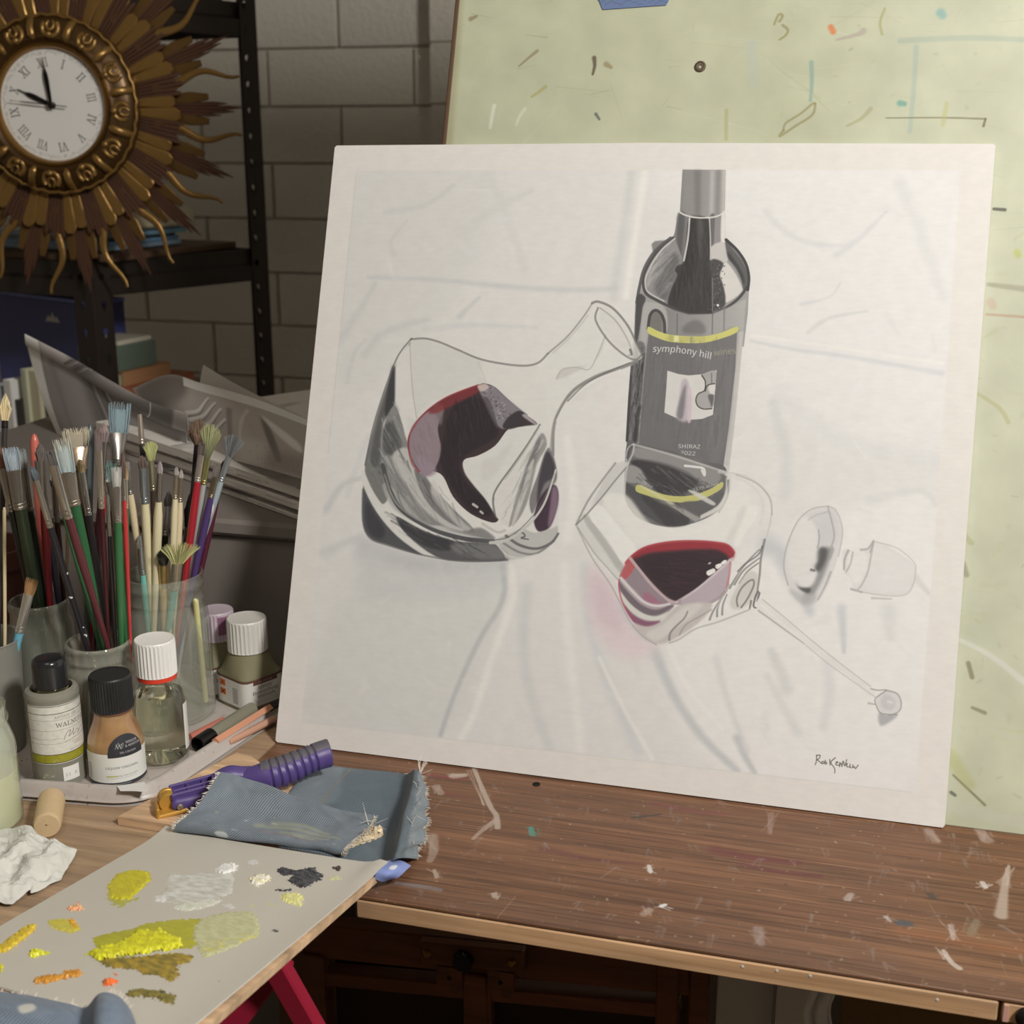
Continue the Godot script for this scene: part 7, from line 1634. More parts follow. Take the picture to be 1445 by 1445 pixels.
func clamp_and_denim() -> void:
	var rng := RandomNumberGenerator.new()
	rng.seed = 6
	# the pale plank under the clamp
	var pk := Geo.new()
	pk.prism(PackedVector2Array([Vector2(-0.0583, -0.1756), Vector2(0.133, -0.1766), Vector2(0.1535, -0.1345), Vector2(0.128, -0.118), Vector2(0.06, -0.088), Vector2(-0.002, -0.045), Vector2(-0.018, -0.042)]), 0.0, 0.0078)
	for k in pk.v.size():
		var q := pk.v[k]
		pk.v[k] = Vector3(q.x, q.z + 0.0004, -q.y)
		pk.u[k] = Vector2(q.x / 0.25 + 0.4, (-q.y + q.z) / 0.18)
	var pm := tmat(wood_canvas(800, 512, alb(206, 168, 132), alb(180, 138, 100), alb(220, 186, 152), 15, 120, 0.05).tex(), 0.6)
	var plank := thing("plank", "thin pale plywood offcut under the purple clamp, its right end torn", "board")
	part("sheet", pk.mesh(20.0), pm, plank)
	var tg := Geo.new()
	tg.sheet(30, 8, func(a: float, b: float) -> Vector3:
		var p := Vector3(0.1325, 0, 0.1772).lerp(Vector3(0.1545, 0, 0.1345), a)
		return p + Vector3(0.003 + 0.0016 * sin(a * 37.0) * sin(b * 9.0 + a * 20.0), lerpf(0.0125 - 0.002 * a, 0.0006, b) + 0.0008 * sin(a * 50.0), 0.0008 * sin(a * 61.0 + b * 5.0)), 0.004)
	var te := part("torn_end", tg.mesh(25.0), mat(alb(224, 200, 166), 0.85), plank)
	te.set_meta("label", "splintered pale end grain")

	# the clamp
	var t := thing("clamp", "purple plastic bar clamp handle with a ribbed grip and a brass coloured jaw", "clamp")
	var purple := mat(alb(86, 68, 124, 1.1), 0.42)
	var dark := mat(alb(92, 86, 92, 1.1), 0.6)
	var gp := spline([Vector3(0.0288, 0.024, 0.1166), Vector3(0.0451, 0.026, 0.1094), Vector3(0.0575, 0.028, 0.0993), Vector3(0.0692, 0.031, 0.0871), Vector3(0.0789, 0.033, 0.076), Vector3(0.0871, 0.034, 0.0688)], 10)
	var ps := []; var rx := []; var rz := []
	for i in gp.size():
		var s := float(i) / (gp.size() - 1)
		ps.append(gp[i])
		var r := 0.0088 + 0.0022 * smoothstep(0.0, 0.25, s) + 0.0008 * sin(s * 6.0)
		if s > 0.2 and s < 0.8 and i % 4 == 0: r -= 0.0016
		if s > 0.94: r *= sqrt(maxf(0.02, 1.0 - pow((s - 0.94) / 0.06, 2.0))) * 0.9 + 0.1
		rx.append(r * 1.05)
		rz.append(r * 1.12)
	var gg := Geo.new()
	loft(gg, ps, rx, rz, Vector3(0, 0, 1), 24)
	part("grip", gg.mesh(40.0), purple, t)
	var ps2 := []; var rx2 := []; var rz2 := []
	for i in range(8, gp.size() - 2):
		ps2.append(gp[i] + Vector3(-0.0005, 0.0042, -0.0006))
		var r: float = rx[i] * 0.82
		rx2.append(r)
		rz2.append(r)
	var g2 := Geo.new()
	loft(g2, ps2, rx2, rz2, Vector3(0, 0, 1), 20)
	part("grip_pad", g2.mesh(40.0), dark, t)
	# hollow body: rails and ribs over a floor
	var a := Vector3(-0.0219, 0.016, 0.15)
	var b := Vector3(0.0306, 0.0235, 0.1124)
	var ex := (b - a).normalized()
	var ez := ex.cross(Vector3.UP).normalized()
	var ey := ez.cross(ex).normalized()
	var L := a.distance_to(b)
	var fr := Transform3D(Basis(ex, ey, ez), a)
	var bg := Geo.new()
	bg.t = fr
	bg.box(Vector3(L * 0.5, -0.003, 0), Vector3(L, 0.006, 0.017), 0.0012)
	for s in [-1.0, 1.0]: bg.box(Vector3(L * 0.45, 0.004, s * 0.0085), Vector3(L * 0.92, 0.01, 0.003), 0.001)
	part("body", bg.mesh(20.0), purple, t)
	for q in [0.03, 0.22, 0.42, 0.6]:
		var rg := Geo.new()
		rg.t = fr
		rg.box(Vector3(L * q, 0.003, 0), Vector3(0.0026, 0.009, 0.016), 0.0008)
		part("rib", rg.mesh(20.0), purple, t)
	var mg := Geo.new()
	mg.t = fr
	mg.box(Vector3(L * 0.46, 0.004, 0), Vector3(L * 0.86, 0.008, 0.0022), 0.0008)
	part("spine", mg.mesh(20.0), purple, t)
	var sh := Geo.new()
	var sps := spline([a + ex * L * 0.58 + ey * 0.004, a + ex * L * 0.75 + ey * 0.0075, a + ex * L * 0.9 + ey * 0.004, b + ex * 0.006], 6)
	var sr := []
	for i in sps.size(): sr.append(lerpf(0.0085, 0.0092, float(i) / sps.size()))
	loft(sh, sps, sr, sr, ez, 20)
	part("shoulder", sh.mesh(50.0), purple, t)
	var la := Vector3(-0.0135, 0.0155, 0.1568)
	var lb := Vector3(0.0237, 0.016, 0.1258)
	var lg := Geo.new()
	loft(lg, [la - (lb - la).normalized() * 0.004, la, la.lerp(lb, 0.5), lb], [0.003, 0.0062, 0.0062, 0.005], [0.002, 0.0042, 0.004, 0.003], Vector3.UP, 16)
	part("lever", lg.mesh(50.0), purple, t)
	var pin := part("pin", lathe_mesh([Vector2(0.0026, 0), Vector2(0.0026, 0.001), Vector2(0.0014, 0.0016), Vector2(0, 0.0016)], 14), mat(alb(170, 150, 120), 0.4, 0.7), t, la + ez * 0.0044 + ex * 0.002)
	pin.basis = Basis(Quaternion(Vector3.UP, ez))
	var brass := mat(alb(188, 140, 62), 0.45, 0.3)
	var jg := Geo.new()
	jg.t = Transform3D(Basis(Quaternion(Vector3.UP, ez)), a - ex * 0.0035 + ey * 0.001 - ez * 0.007)
	jg.lathe([Vector2(0, 0), Vector2(0.0072, 0), Vector2(0.008, 0.001), Vector2(0.008, 0.004), Vector2(0.0066, 0.005), Vector2(0.008, 0.006), Vector2(0.008, 0.0125), Vector2(0.0072, 0.0135), Vector2(0, 0.0135)], 28)
	part("roller", jg.mesh(), brass, t)
	var pg := Geo.new()
	pg.t = Transform3D(Basis(ex, Vector3.UP, ez), Vector3(-0.019, 0.0102, 0.1569))
	pg.box(Vector3(0, 0, 0), Vector3(0.026, 0.0036, 0.017), 0.001)
	pg.box(Vector3(-0.0115, 0.004, 0), Vector3(0.003, 0.008, 0.017), 0.001)
	part("jaw", pg.mesh(20.0), brass, t)

	# folded denim over the plank
	var dc := denim_canvas(880, 420, alb(122, 129, 136, 1.22), 3)
	for q in [[300, 200, 460, 190, 620, 196, 760, 210], [360, 170, 520, 160, 660, 180], [420, 230, 600, 224, 700, 236]]:
		dc.stroke(q, 44, 26, alb(168, 162, 118), 0.4, 0.0)
	dc.stroke([330, 236, 420, 250, 560, 262, 640, 258], 16, 8, alb(170, 96, 92), 0.4, 0.0)
	dc.stroke([480, 240, 560, 244, 600, 240], 10, 8, alb(206, 200, 120), 0.5, 0.0)
	for k in 34:
		var x := rng.randf_range(80, 840); var y := rng.randf_range(120, 400)
		dc.stroke([x, y, x + rng.randf_range(-10, 26), y + rng.randf_range(-4, 6)], rng.randf_range(3, 12), 3, [alb(206, 206, 206), alb(186, 156, 110), alb(90, 96, 110)][k % 3], rng.randf_range(0.2, 0.6), 0.3)
	dc.poly([150, 300, 190, 296, 200, 330, 160, 336], alb(214, 212, 208), 0.7, 3)
	var f := patch([
		[Vector3(0.0202, 0.042, 0.1422), Vector3(0.0426, 0.032, 0.1302), Vector3(0.0808, 0.024, 0.132), Vector3(0.1168, 0.02, 0.1355), Vector3(0.1544, 0.021, 0.1415)], [Vector3(0.0221, 0.04, 0.1596), Vector3(0.047, 0.029, 0.1474), Vector3(0.0843, 0.021, 0.144), Vector3(0.1212, 0.0185, 0.146), Vector3(0.1561, 0.02, 0.1522)],
		[Vector3(0.0204, 0.033, 0.1786), Vector3(0.0515, 0.022, 0.1647), Vector3(0.0912, 0.0175, 0.1608), Vector3(0.1267, 0.0165, 0.162), Vector3(0.1527, 0.018, 0.1634)], [Vector3(0.0116, 0.024, 0.1868), Vector3(0.0525, 0.018, 0.1772), Vector3(0.0943, 0.0165, 0.1756), Vector3(0.1281, 0.0165, 0.1766), Vector3(0.1501, 0.018, 0.1777)],
		[Vector3(0.0044, 0.018, 0.1893), Vector3(0.0531, 0.0165, 0.1859), Vector3(0.0954, 0.016, 0.1847), Vector3(0.1269, 0.016, 0.185), Vector3(0.1478, 0.017, 0.1865)], [Vector3(0.0032, 0.0115, 0.187), Vector3(0.0525, 0.0105, 0.1855), Vector3(0.0953, 0.0105, 0.185), Vector3(0.1263, 0.0105, 0.1842), Vector3(0.1455, 0.0115, 0.1872)], [Vector3(0.0046, 0.009, 0.1761), Vector3(0.0501, 0.0088, 0.1761), Vector3(0.0917, 0.0088, 0.1749), Vector3(0.1231, 0.0088, 0.1742), Vector3(0.143, 0.009, 0.1757)]])
	var dg := Geo.new()
	dg.sheet(60, 50, func(u: float, v: float) -> Vector3:
		var p: Vector3 = f.call(u, v)
		p.y = maxf(p.y + 0.0006 * sin(u * 21.0 + v * 6.0), 0.0088)
		return p, 0.0012)
	var dt := thing("denim_rag", "folded blue denim rag smeared with paint, lying over the plank in front of the clamp", "rag")
	part("cloth", dg.mesh(60.0), denim_mat(dc), dt)
	var fg := Geo.new()
	var el := []; var er := []
	for k in 11:
		el.append(f.call(0.0, k / 12.0))
		er.append(f.call(1.0, k / 12.0))
	fringe(fg, el, Vector3(-0.7, 0.1, 0.3), 150, 0.004, rng)
	fringe(fg, er, Vector3(0.8, 0.1, 0.2), 260, 0.004, rng)
	for k in 3: fringe(fg, [f.call(1.0, 0.1 + 0.1 * k), f.call(1.0, 0.2 + 0.1 * k)], Vector3(0.6, 0.2, 0.5), 3, 0.018, rng)
	var fm := mat(Color.WHITE, 0.9)
	fm.vertex_color_use_as_albedo = true
	var fp := part("frayed_edge", fg.mesh(0.0, true), fm, dt)
	fp.set_meta("kind", "stuff")

	# flat denim piece with its right edge turned up
	var c2 := denim_canvas(800, 640, alb(104, 113, 119, 1.3), 8)
	c2.poly([0, 0, 110, 0, 150, 260, 0, 300], alb(150, 156, 158), 0.4, 10)
	c2.stroke([150, 0, 128, 150, 96, 330], 8, 8, alb(150, 120, 80), 0.5, 0.3)
	c2.poly([120, 60, 430, 40, 470, 420, 160, 460], alb(76, 88, 98), 0.35, 24)
	c2.poly([700, 0, 800, 0, 800, 640, 700, 640], alb(170, 174, 178), 0.35, 10)
	var f2 := patch([
		[Vector3(0.0668, 0.0095, 0.0475), Vector3(0.0945, 0.005, 0.0392), Vector3(0.1224, 0.0022, 0.0314), Vector3(0.1434, 0.004, 0.0335), Vector3(0.1588, 0.02, 0.0535), Vector3(0.1653, 0.018, 0.0572)], [Vector3(0.0619, 0.01, 0.0847), Vector3(0.1038, 0.0092, 0.0809), Vector3(0.1354, 0.0035, 0.0689), Vector3(0.1542, 0.004, 0.0687), Vector3(0.1698, 0.022, 0.088), Vector3(0.1772, 0.014, 0.0806)],
		[Vector3(0.0672, 0.0098, 0.1222), Vector3(0.1146, 0.0095, 0.1223), Vector3(0.1466, 0.002, 0.1116), Vector3(0.1663, 0.0045, 0.1157), Vector3(0.1811, 0.026, 0.1364), Vector3(0.1867, 0.01, 0.1082)], [Vector3(0.0829, 0.009, 0.1639), Vector3(0.1258, 0.009, 0.1636), Vector3(0.1583, 0.0018, 0.1575), Vector3(0.178, 0.0045, 0.1636), Vector3(0.1919, 0.024, 0.1791), Vector3(0.1945, 0.006, 0.1345)], [Vector3(0.0921, 0.0088, 0.1861), Vector3(0.1327, 0.0088, 0.1882), Vector3(0.1613, 0.0015, 0.1805), Vector3(0.1813, 0.0035, 0.1849), Vector3(0.193, 0.018, 0.192), Vector3(0.1966, 0.004, 0.1642)]])
	var wv := func(u: float, v: float) -> Vector3:
		var p: Vector3 = f2.call(u, v)
		if u > 0.75: p += Vector3(0.0016 * sin(v * 31.0 + u * 9.0), 0.0012 * sin(v * 23.0), 0.001 * cos(v * 40.0)) * (u - 0.75) * 4.0
		p.y = maxf(p.y, 0.0014)
		return p
	var g3 := Geo.new()
	g3.sheet(64, 48, wv, 0.0011)
	var dt2 := thing("denim_rag", "flat dark blue denim scrap on the bench with a frayed upturned right edge", "rag")
	part("cloth", g3.mesh(60.0), denim_mat(c2), dt2)
	var fg2 := Geo.new()
	var ee := []; var eb := []
	for k in 16: ee.append(wv.call(1.0, k / 15.0))
	for k in 8: eb.append(wv.call(k / 9.0, 0.0))
	fringe(fg2, ee, Vector3(0.8, 0.0, 0.2), 240, 0.0045, rng)
	fringe(fg2, eb, Vector3(0, 0, -1), 80, 0.0015, rng)
	for k in 8: fringe(fg2, [wv.call(0.82 + 0.02 * k, 0.12 + 0.09 * k), wv.call(0.86, 0.2 + 0.09 * k)], Vector3(0.5, 0.7, 0.7), 2, 0.02, rng)
	fringe(fg2, [wv.call(0.9, 0.0), wv.call(0.95, 0.0)], Vector3(0.0, 0.8, -0.8), 12, 0.016, rng)
	var fp2 := part("frayed_edge", fg2.mesh(0.0, true), fm, dt2)
	fp2.set_meta("kind", "stuff")

# ------------------------------------------------------------------ palette
func smear(parent: Node3D, called: String, l: Array, c0: Color, c1: Color, h: float, freq: float, ang: float, sd: int) -> void:
	# a patch of paint with its own relief, in the palette's plane
	var poly := PackedVector2Array()
	for i in range(0, l.size(), 2): poly.append(Vector2(l[i], l[i + 1]))
	var lo := poly[0]; var hi := poly[0]
	for q in poly:
		lo = lo.min(q); hi = hi.max(q)
	lo -= Vector2(0.002, 0.002); hi += Vector2(0.002, 0.002)
	var n := FastNoiseLite.new()
	n.seed = sd
	n.frequency = 1.0
	n.fractal_octaves = 3
	var cell := clampf(sqrt((hi.x - lo.x) * (hi.y - lo.y) / 5200.0), 0.00042, 0.0011)
	var nx := int((hi.x - lo.x) / cell) + 1; var ny := int((hi.y - lo.y) / cell) + 1
	var g := Geo.new()
	var id := PackedInt32Array()
	id.resize(nx * ny)
	var a0 := c0.srgb_to_linear(); var a1 := c1.srgb_to_linear()
	for y in ny:
		for x in nx:
			var q := lo + Vector2(x, y) * cell
			var w := q + Vector2(n.get_noise_2d(q.x * 300.0, q.y * 300.0), n.get_noise_2d(q.x * 300.0 + 50.0, q.y * 300.0)) * 0.003
			id[y * nx + x] = -1
			if not Geometry2D.is_point_in_polygon(w, poly): continue
			var d := 1.0
			for i in poly.size():
				var e := Geometry2D.get_closest_point_to_segment(w, poly[i], poly[(i + 1) % poly.size()])
				d = minf(d, w.distance_to(e))
			var r := q.rotated(-ang)
			var ridge := 0.5 + 0.5 * n.get_noise_2d(r.x * freq * 0.28, r.y * freq)
			var fine := 0.5 + 0.5 * n.get_noise_2d(r.x * freq * 1.2 + 9.0, r.y * freq * 3.0)
			var e2 := smoothstep(0.0, minf(0.004, h * 3.0 + 0.001), d)
			var y2 := 0.00012 + h * e2 * (0.25 + 0.55 * ridge + 0.3 * fine)
			var tt := clampf(0.5 + 0.9 * n.get_noise_2d(r.x * freq * 0.4 + 30.0, r.y * freq * 0.9), 0.0, 1.0)
			id[y * nx + x] = g.p(Vector3(q.x, y2, q.y), Vector2.ZERO, a0.lerp(a1, tt))
	for y in ny - 1:
		for x in nx - 1:
			var a := id[y * nx + x]; var b := id[y * nx + x + 1]; var c := id[(y + 1) * nx + x + 1]; var d := id[(y + 1) * nx + x]
			if a >= 0 and b >= 0 and c >= 0 and d >= 0: g.quad(a, d, c, b)
	if g.ix.is_empty(): return
	var m := mat(Color.WHITE, 0.32)
	m.vertex_color_use_as_albedo = true
	part(called, g.mesh(75.0, true), m, parent)

func palette() -> void:
	var t := thing("palette", "grey paper palette pad on a thin plywood board, dabbed with yellow, white and black paint", "palette")
	t.transform = Transform3D(Basis(Vector3(0.9991, 0.0433, 0), Vector3(-0.0431, 0.9958, -0.081), Vector3(-0.0035, 0.081, 0.9967)), Vector3(0.1887, 0.016, 0.2003))
	var out := [Vector2(-0.199, -0.019), Vector2(0.001, 0.0005), Vector2(-0.0365, 0.243), Vector2(-0.241, 0.208)]
	var ply := Geo.new()
	var pp := PackedVector2Array()
	for q in [Vector2(-0.1965, -0.0165), Vector2(-0.002, 0.002), Vector2(-0.033, 0.243), Vector2(-0.0505, 0.249), Vector2(-0.2405, 0.214)]: pp.append(Vector2(q.x, -q.y))
	ply.prism(pp, -0.0072, -0.0022)
	for k in ply.v.size():
		var q := ply.v[k]
		ply.v[k] = Vector3(q.x, q.z, -q.y)
		ply.u[k] = Vector2(q.x / 0.3, (-q.y + q.z) / 0.3)
	part("plywood", ply.mesh(20.0), tmat(wood_canvas(512, 512, alb(196, 162, 128), alb(166, 130, 98), alb(216, 188, 156), 25, 60, 0.1).tex(), 0.6), t)
	var white := mat(alb(206, 200, 192), 0.6)
	var grey := mat(alb(190, 180, 166), 0.42)
	for s in 4:
		var g := Geo.new()
		var o := 0.0009 * s
		g.sheet(30, 30, func(u: float, v: float) -> Vector3:
			var a: Vector2 = (out[0] as Vector2).lerp(out[1], u)
			var b: Vector2 = (out[3] as Vector2).lerp(out[2], u)
			var q := a.lerp(b, v) + Vector2(-o * 0.9 * u, 0)
			var lift := 0.0026 * pow(maxf(0.0, (u - 0.82) / 0.18), 2.0) * (1.0 - 0.25 * s) + 0.004 * pow(maxf(0.0, (0.14 - v) / 0.14) * maxf(0.0, 1.0 - u * 3.0), 2.0) + 0.003 * maxf(0.0, 1.0 - absf(u - 0.97) * 20.0) * maxf(0.0, 1.0 - v * 5.0)
			return Vector3(q.x, -0.0004 * s + lift, q.y), 0.00025)
		part("sheet", g.mesh(60.0), grey if s == 0 else white, t)
	var yl := alb(206, 196, 50); var yb := alb(216, 212, 66); var ol := alb(160, 150, 62)
	for r in [
		[[-0.1960, 0.0613, -0.1924, 0.0550, -0.1875, 0.0508, -0.1729, 0.0499, -0.1631, 0.0630, -0.1619, 0.0724, -0.1618, 0.0847, -0.1621, 0.0959, -0.1703, 0.0983, -0.1807, 0.0967, -0.1917, 0.0795], alb(200, 190, 48), alb(190, 172, 56), 0.0016, 160.0, 0.5],
		[[-0.1902, 0.1012, -0.1815, 0.0959, -0.1655, 0.0944, -0.1542, 0.0852, -0.1530, 0.0891, -0.1588, 0.0974, -0.1600, 0.1090, -0.1730, 0.1054, -0.1789, 0.0999], alb(178, 176, 74), alb(172, 166, 90), 0.0002, 120.0, 0.2],
		[[-0.1647, 0.1128, -0.1624, 0.1109, -0.1612, 0.1146, -0.1628, 0.1154], alb(208, 170, 60), alb(208, 170, 60), 0.0005, 200.0, 0.0],
		[[-0.1585, 0.0496, -0.1436, 0.0485, -0.1259, 0.0395, -0.1210, 0.0285, -0.1047, 0.0441, -0.0929, 0.0690, -0.1017, 0.0844, -0.1186, 0.0928, -0.1307, 0.0935, -0.1483, 0.0889, -0.1461, 0.0749], alb(212, 208, 198), alb(184, 176, 162), 0.0007, 190.0, 0.1],
		[[-0.1250, 0.0368, -0.1254, 0.0271, -0.1191, 0.0231, -0.1121, 0.0240, -0.1080, 0.0353, -0.1131, 0.0437, -0.1205, 0.0430], alb(232, 228, 224), alb(222, 216, 210), 0.0026, 300.0, 0.3],
		[[-0.1357, 0.0947, -0.1460, 0.0928, -0.1466, 0.0840, -0.1386, 0.0799, -0.1349, 0.0902], alb(220, 214, 206), alb(210, 204, 196), 0.0011, 260.0, 0.6],
		[[-0.1293, 0.0997, -0.1218, 0.0892, -0.1089, 0.0817, -0.0938, 0.0781, -0.0986, 0.0902, -0.1132, 0.1023], alb(214, 210, 198), alb(200, 196, 170), 0.0009, 240.0, 0.1],
		[[-0.1112, 0.0163, -0.1032, 0.0119, -0.0956, 0.0201, -0.1030, 0.0243], alb(206, 198, 190), alb(206, 198, 190), 0.0005, 240.0, 0.1],
		[[-0.0944, 0.0452, -0.0928, 0.0384, -0.0887, 0.0350, -0.0792, 0.0362, -0.0755, 0.0442, -0.0798, 0.0505, -0.0796, 0.0581, -0.0888, 0.0517], alb(230, 224, 212), alb(222, 208, 160), 0.0028, 320.0, 0.2],
		[[-0.0804, 0.0265, -0.0787, 0.0205, -0.0686, 0.0212, -0.0654, 0.0230, -0.0566, 0.0158, -0.0520, 0.0152, -0.0476, 0.0208, -0.0409, 0.0247, -0.0384, 0.0334, -0.0425, 0.0392, -0.0443, 0.0483, -0.0494, 0.0500, -0.0573, 0.0456, -0.0652, 0.0412, -0.0640, 0.0321, -0.0716, 0.0354], alb(52, 50, 52), alb(82, 80, 82), 0.0018, 300.0, 0.3],
		[[-0.0686, 0.0531, -0.0629, 0.0536, -0.0548, 0.0508, -0.0522, 0.0539, -0.0584, 0.0582, -0.0659, 0.0581], alb(48, 46, 48), alb(66, 62, 62), 0.0012, 280.0, 0.1],
		[[-0.0418, 0.0108, -0.0359, 0.0079, -0.0302, 0.0151, -0.0325, 0.0202, -0.0386, 0.0151], alb(66, 54, 50), alb(80, 66, 60), 0.0016, 120.0, 0.1],
		[[-0.0599, 0.0628, -0.0559, 0.0586, -0.0506, 0.0550, -0.0430, 0.0583, -0.0356, 0.0725, -0.0351, 0.0809, -0.0428, 0.0743, -0.0487, 0.0739, -0.0549, 0.0704], alb(206, 196, 112), alb(222, 214, 160), 0.0018, 330.0, 0.5],
		[[-0.0670, 0.0728, -0.0602, 0.0739, -0.0535, 0.0795, -0.0528, 0.0829, -0.0603, 0.0784], alb(200, 192, 116), alb(206, 200, 140), 0.0005, 260.0, 0.4],
		[[-0.0855, 0.0675, -0.0819, 0.0699, -0.0803, 0.0741, -0.0842, 0.0704], alb(196, 190, 110), alb(196, 190, 110), 0.0004, 260.0, 0.4],
		[[-0.0745, 0.0818, -0.0710, 0.0792, -0.0686, 0.0854, -0.0733, 0.0847], alb(200, 194, 100), alb(200, 194, 120), 0.0009, 260.0, 0.0],
		[[-0.0374, 0.0288, -0.0314, 0.0239, -0.0215, 0.0240, -0.0193, 0.0342, -0.0262, 0.0334, -0.0333, 0.0361], alb(198, 192, 136), alb(206, 200, 150), 0.0008, 300.0, 0.1],
		[[-0.0357, 0.0396, -0.0313, 0.0380, -0.0300, 0.0425, -0.0338, 0.0429], alb(214, 196, 120), alb(206, 180, 110), 0.0008, 260.0, 0.0],
		[[-0.1597, 0.1496, -0.1492, 0.1392, -0.1379, 0.1315, -0.1324, 0.1216, -0.1166, 0.1131, -0.0984, 0.1066, -0.0867, 0.1217, -0.0808, 0.1367, -0.0837, 0.1474, -0.1107, 0.1578, -0.1328, 0.1651, -0.1467, 0.1626], alb(176, 170, 56), alb(166, 158, 60), 0.0005, 170.0, 0.15],
		[[-0.1398, 0.1750, -0.1304, 0.1688, -0.1153, 0.1648, -0.1019, 0.1577, -0.0885, 0.1525, -0.0781, 0.1531, -0.0740, 0.1628, -0.0808, 0.1679, -0.0732, 0.1791, -0.0734, 0.1864, -0.0771, 0.1898, -0.0849, 0.1837, -0.0964, 0.1851, -0.1067, 0.1806, -0.1205, 0.1828, -0.1305, 0.1807], alb(172, 142, 60), alb(116, 104, 56), 0.0014, 210.0, 0.2],
		[[-0.0989, 0.1067, -0.0921, 0.0994, -0.0848, 0.0937, -0.0668, 0.0885, -0.0585, 0.0979, -0.0506, 0.1092, -0.0465, 0.1203, -0.0514, 0.1280, -0.0548, 0.1384, -0.0617, 0.1479, -0.0687, 0.1570, -0.0771, 0.1497, -0.0917, 0.1353, -0.0989, 0.1183], alb(182, 176, 132), alb(196, 190, 150), 0.0012, 230.0, 0.2],
		[[-0.0842, 0.1367, -0.0740, 0.1290, -0.0635, 0.1215, -0.0521, 0.1134, -0.0501, 0.1108, -0.0464, 0.1227, -0.0516, 0.1296, -0.0598, 0.1412, -0.0650, 0.1499, -0.0687, 0.1570, -0.0767, 0.1496], alb(204, 200, 126), alb(186, 166, 92), 0.0011, 260.0, 0.25],
		[[-0.1541, 0.1784, -0.1510, 0.1715, -0.1485, 0.1650, -0.1441, 0.1596, -0.1391, 0.1552, -0.1344, 0.1464, -0.1325, 0.1348, -0.1295, 0.1303, -0.1203, 0.1323, -0.1223, 0.1226, -0.1109, 0.1325, -0.1042, 0.1346, -0.0955, 0.1370, -0.0893, 0.1460, -0.0960, 0.1527, -0.1020, 0.1557, -0.1122, 0.1625, -0.1233, 0.1679, -0.1323, 0.1762, -0.1393, 0.1756, -0.1469, 0.1709], alb(218, 212, 52), alb(196, 186, 46), 0.0042, 230.0, 0.35],
		[[-0.1189, 0.1315, -0.1228, 0.1210, -0.1162, 0.1288, -0.1106, 0.1333, -0.1138, 0.1357], alb(226, 222, 150), alb(222, 218, 120), 0.0034, 300.0, 0.9],
		[[-0.2020, 0.1159, -0.1969, 0.1102, -0.2017, 0.0989, -0.1943, 0.1082, -0.1853, 0.1164, -0.1923, 0.1198, -0.1983, 0.1195], alb(222, 190, 130), alb(226, 140, 110), 0.0026, 360.0, 0.3],
		[[-0.2038, 0.1349, -0.1967, 0.1310, -0.1901, 0.1285, -0.1756, 0.1367, -0.1703, 0.1422, -0.1742, 0.1486, -0.1839, 0.1480, -0.1957, 0.1441], alb(206, 180, 62), alb(190, 184, 90), 0.0012, 220.0, -0.4],
		[[-0.1882, 0.1355, -0.1888, 0.1269, -0.1824, 0.1319, -0.1732, 0.1399, -0.1768, 0.1429, -0.1832, 0.1398], alb(206, 142, 44), alb(214, 160, 50), 0.0026, 260.0, 0.8],
		[[-0.2192, 0.1781, -0.2139, 0.1728, -0.2141, 0.1598, -0.2122, 0.1429, -0.2060, 0.1423, -0.2014, 0.1514, -0.2013, 0.1662, -0.2015, 0.1802, -0.2087, 0.1859], alb(212, 184, 52), alb(200, 166, 60), 0.0026, 190.0, 0.5],
		[[-0.1892, 0.1772, -0.1875, 0.1717, -0.1791, 0.1732, -0.1733, 0.1734, -0.1729, 0.1756, -0.1778, 0.1799, -0.1794, 0.1830, -0.1841, 0.1822], alb(204, 198, 44), alb(214, 208, 60), 0.0046, 120.0, 0.0],
		[[-0.2028, 0.1937, -0.1978, 0.1929, -0.1916, 0.1967, -0.1881, 0.2044, -0.1935, 0.2046], alb(206, 198, 50), alb(196, 180, 50), 0.002, 260.0, 0.2],
		[[-0.1629, 0.2103, -0.1648, 0.2024, -0.1580, 0.1986, -0.1507, 0.1965, -0.1505, 0.1920, -0.1426, 0.1874, -0.1354, 0.1916, -0.1364, 0.1967, -0.1450, 0.2017, -0.1495, 0.2074, -0.1594, 0.2113], alb(206, 146, 58), alb(190, 126, 50), 0.0026, 260.0, 0.25],
		[[-0.1374, 0.1854, -0.1332, 0.1851, -0.1327, 0.1891], alb(206, 170, 90), alb(196, 150, 80), 0.0008, 260.0, 0.2],
		[[-0.1194, 0.1980, -0.1170, 0.1934, -0.1095, 0.1941, -0.1082, 0.1988, -0.1134, 0.2037, -0.1172, 0.2010], alb(232, 116, 56), alb(224, 100, 50), 0.005, 90.0, 0.0],
		[[-0.1282, 0.2026, -0.1186, 0.1992, -0.1174, 0.2011, -0.1253, 0.2037], alb(190, 140, 80), alb(186, 136, 80), 0.0004, 160.0, 0.0],
		[[-0.1202, 0.1853, -0.1151, 0.1852, -0.1122, 0.1908, -0.1154, 0.1912], alb(222, 120, 80), alb(214, 110, 76), 0.0012, 260.0, 0.0],
		[[-0.0986, 0.2060, -0.0967, 0.2021, -0.0903, 0.1987, -0.0762, 0.1971, -0.0717, 0.1984, -0.0629, 0.2004, -0.0602, 0.2077, -0.0585, 0.2124, -0.0660, 0.2118, -0.0758, 0.2074, -0.0831, 0.2089, -0.0828, 0.2170, -0.0849, 0.2158, -0.0846, 0.2082, -0.0934, 0.2110], alb(104, 92, 52), alb(140, 126, 66), 0.0016, 230.0, 0.1],
		[[-0.0773, 0.2012, -0.0759, 0.1966, -0.0715, 0.1994, -0.0718, 0.2037, -0.0748, 0.2037], alb(44, 40, 40), alb(60, 54, 48), 0.003, 260.0, 0.0],
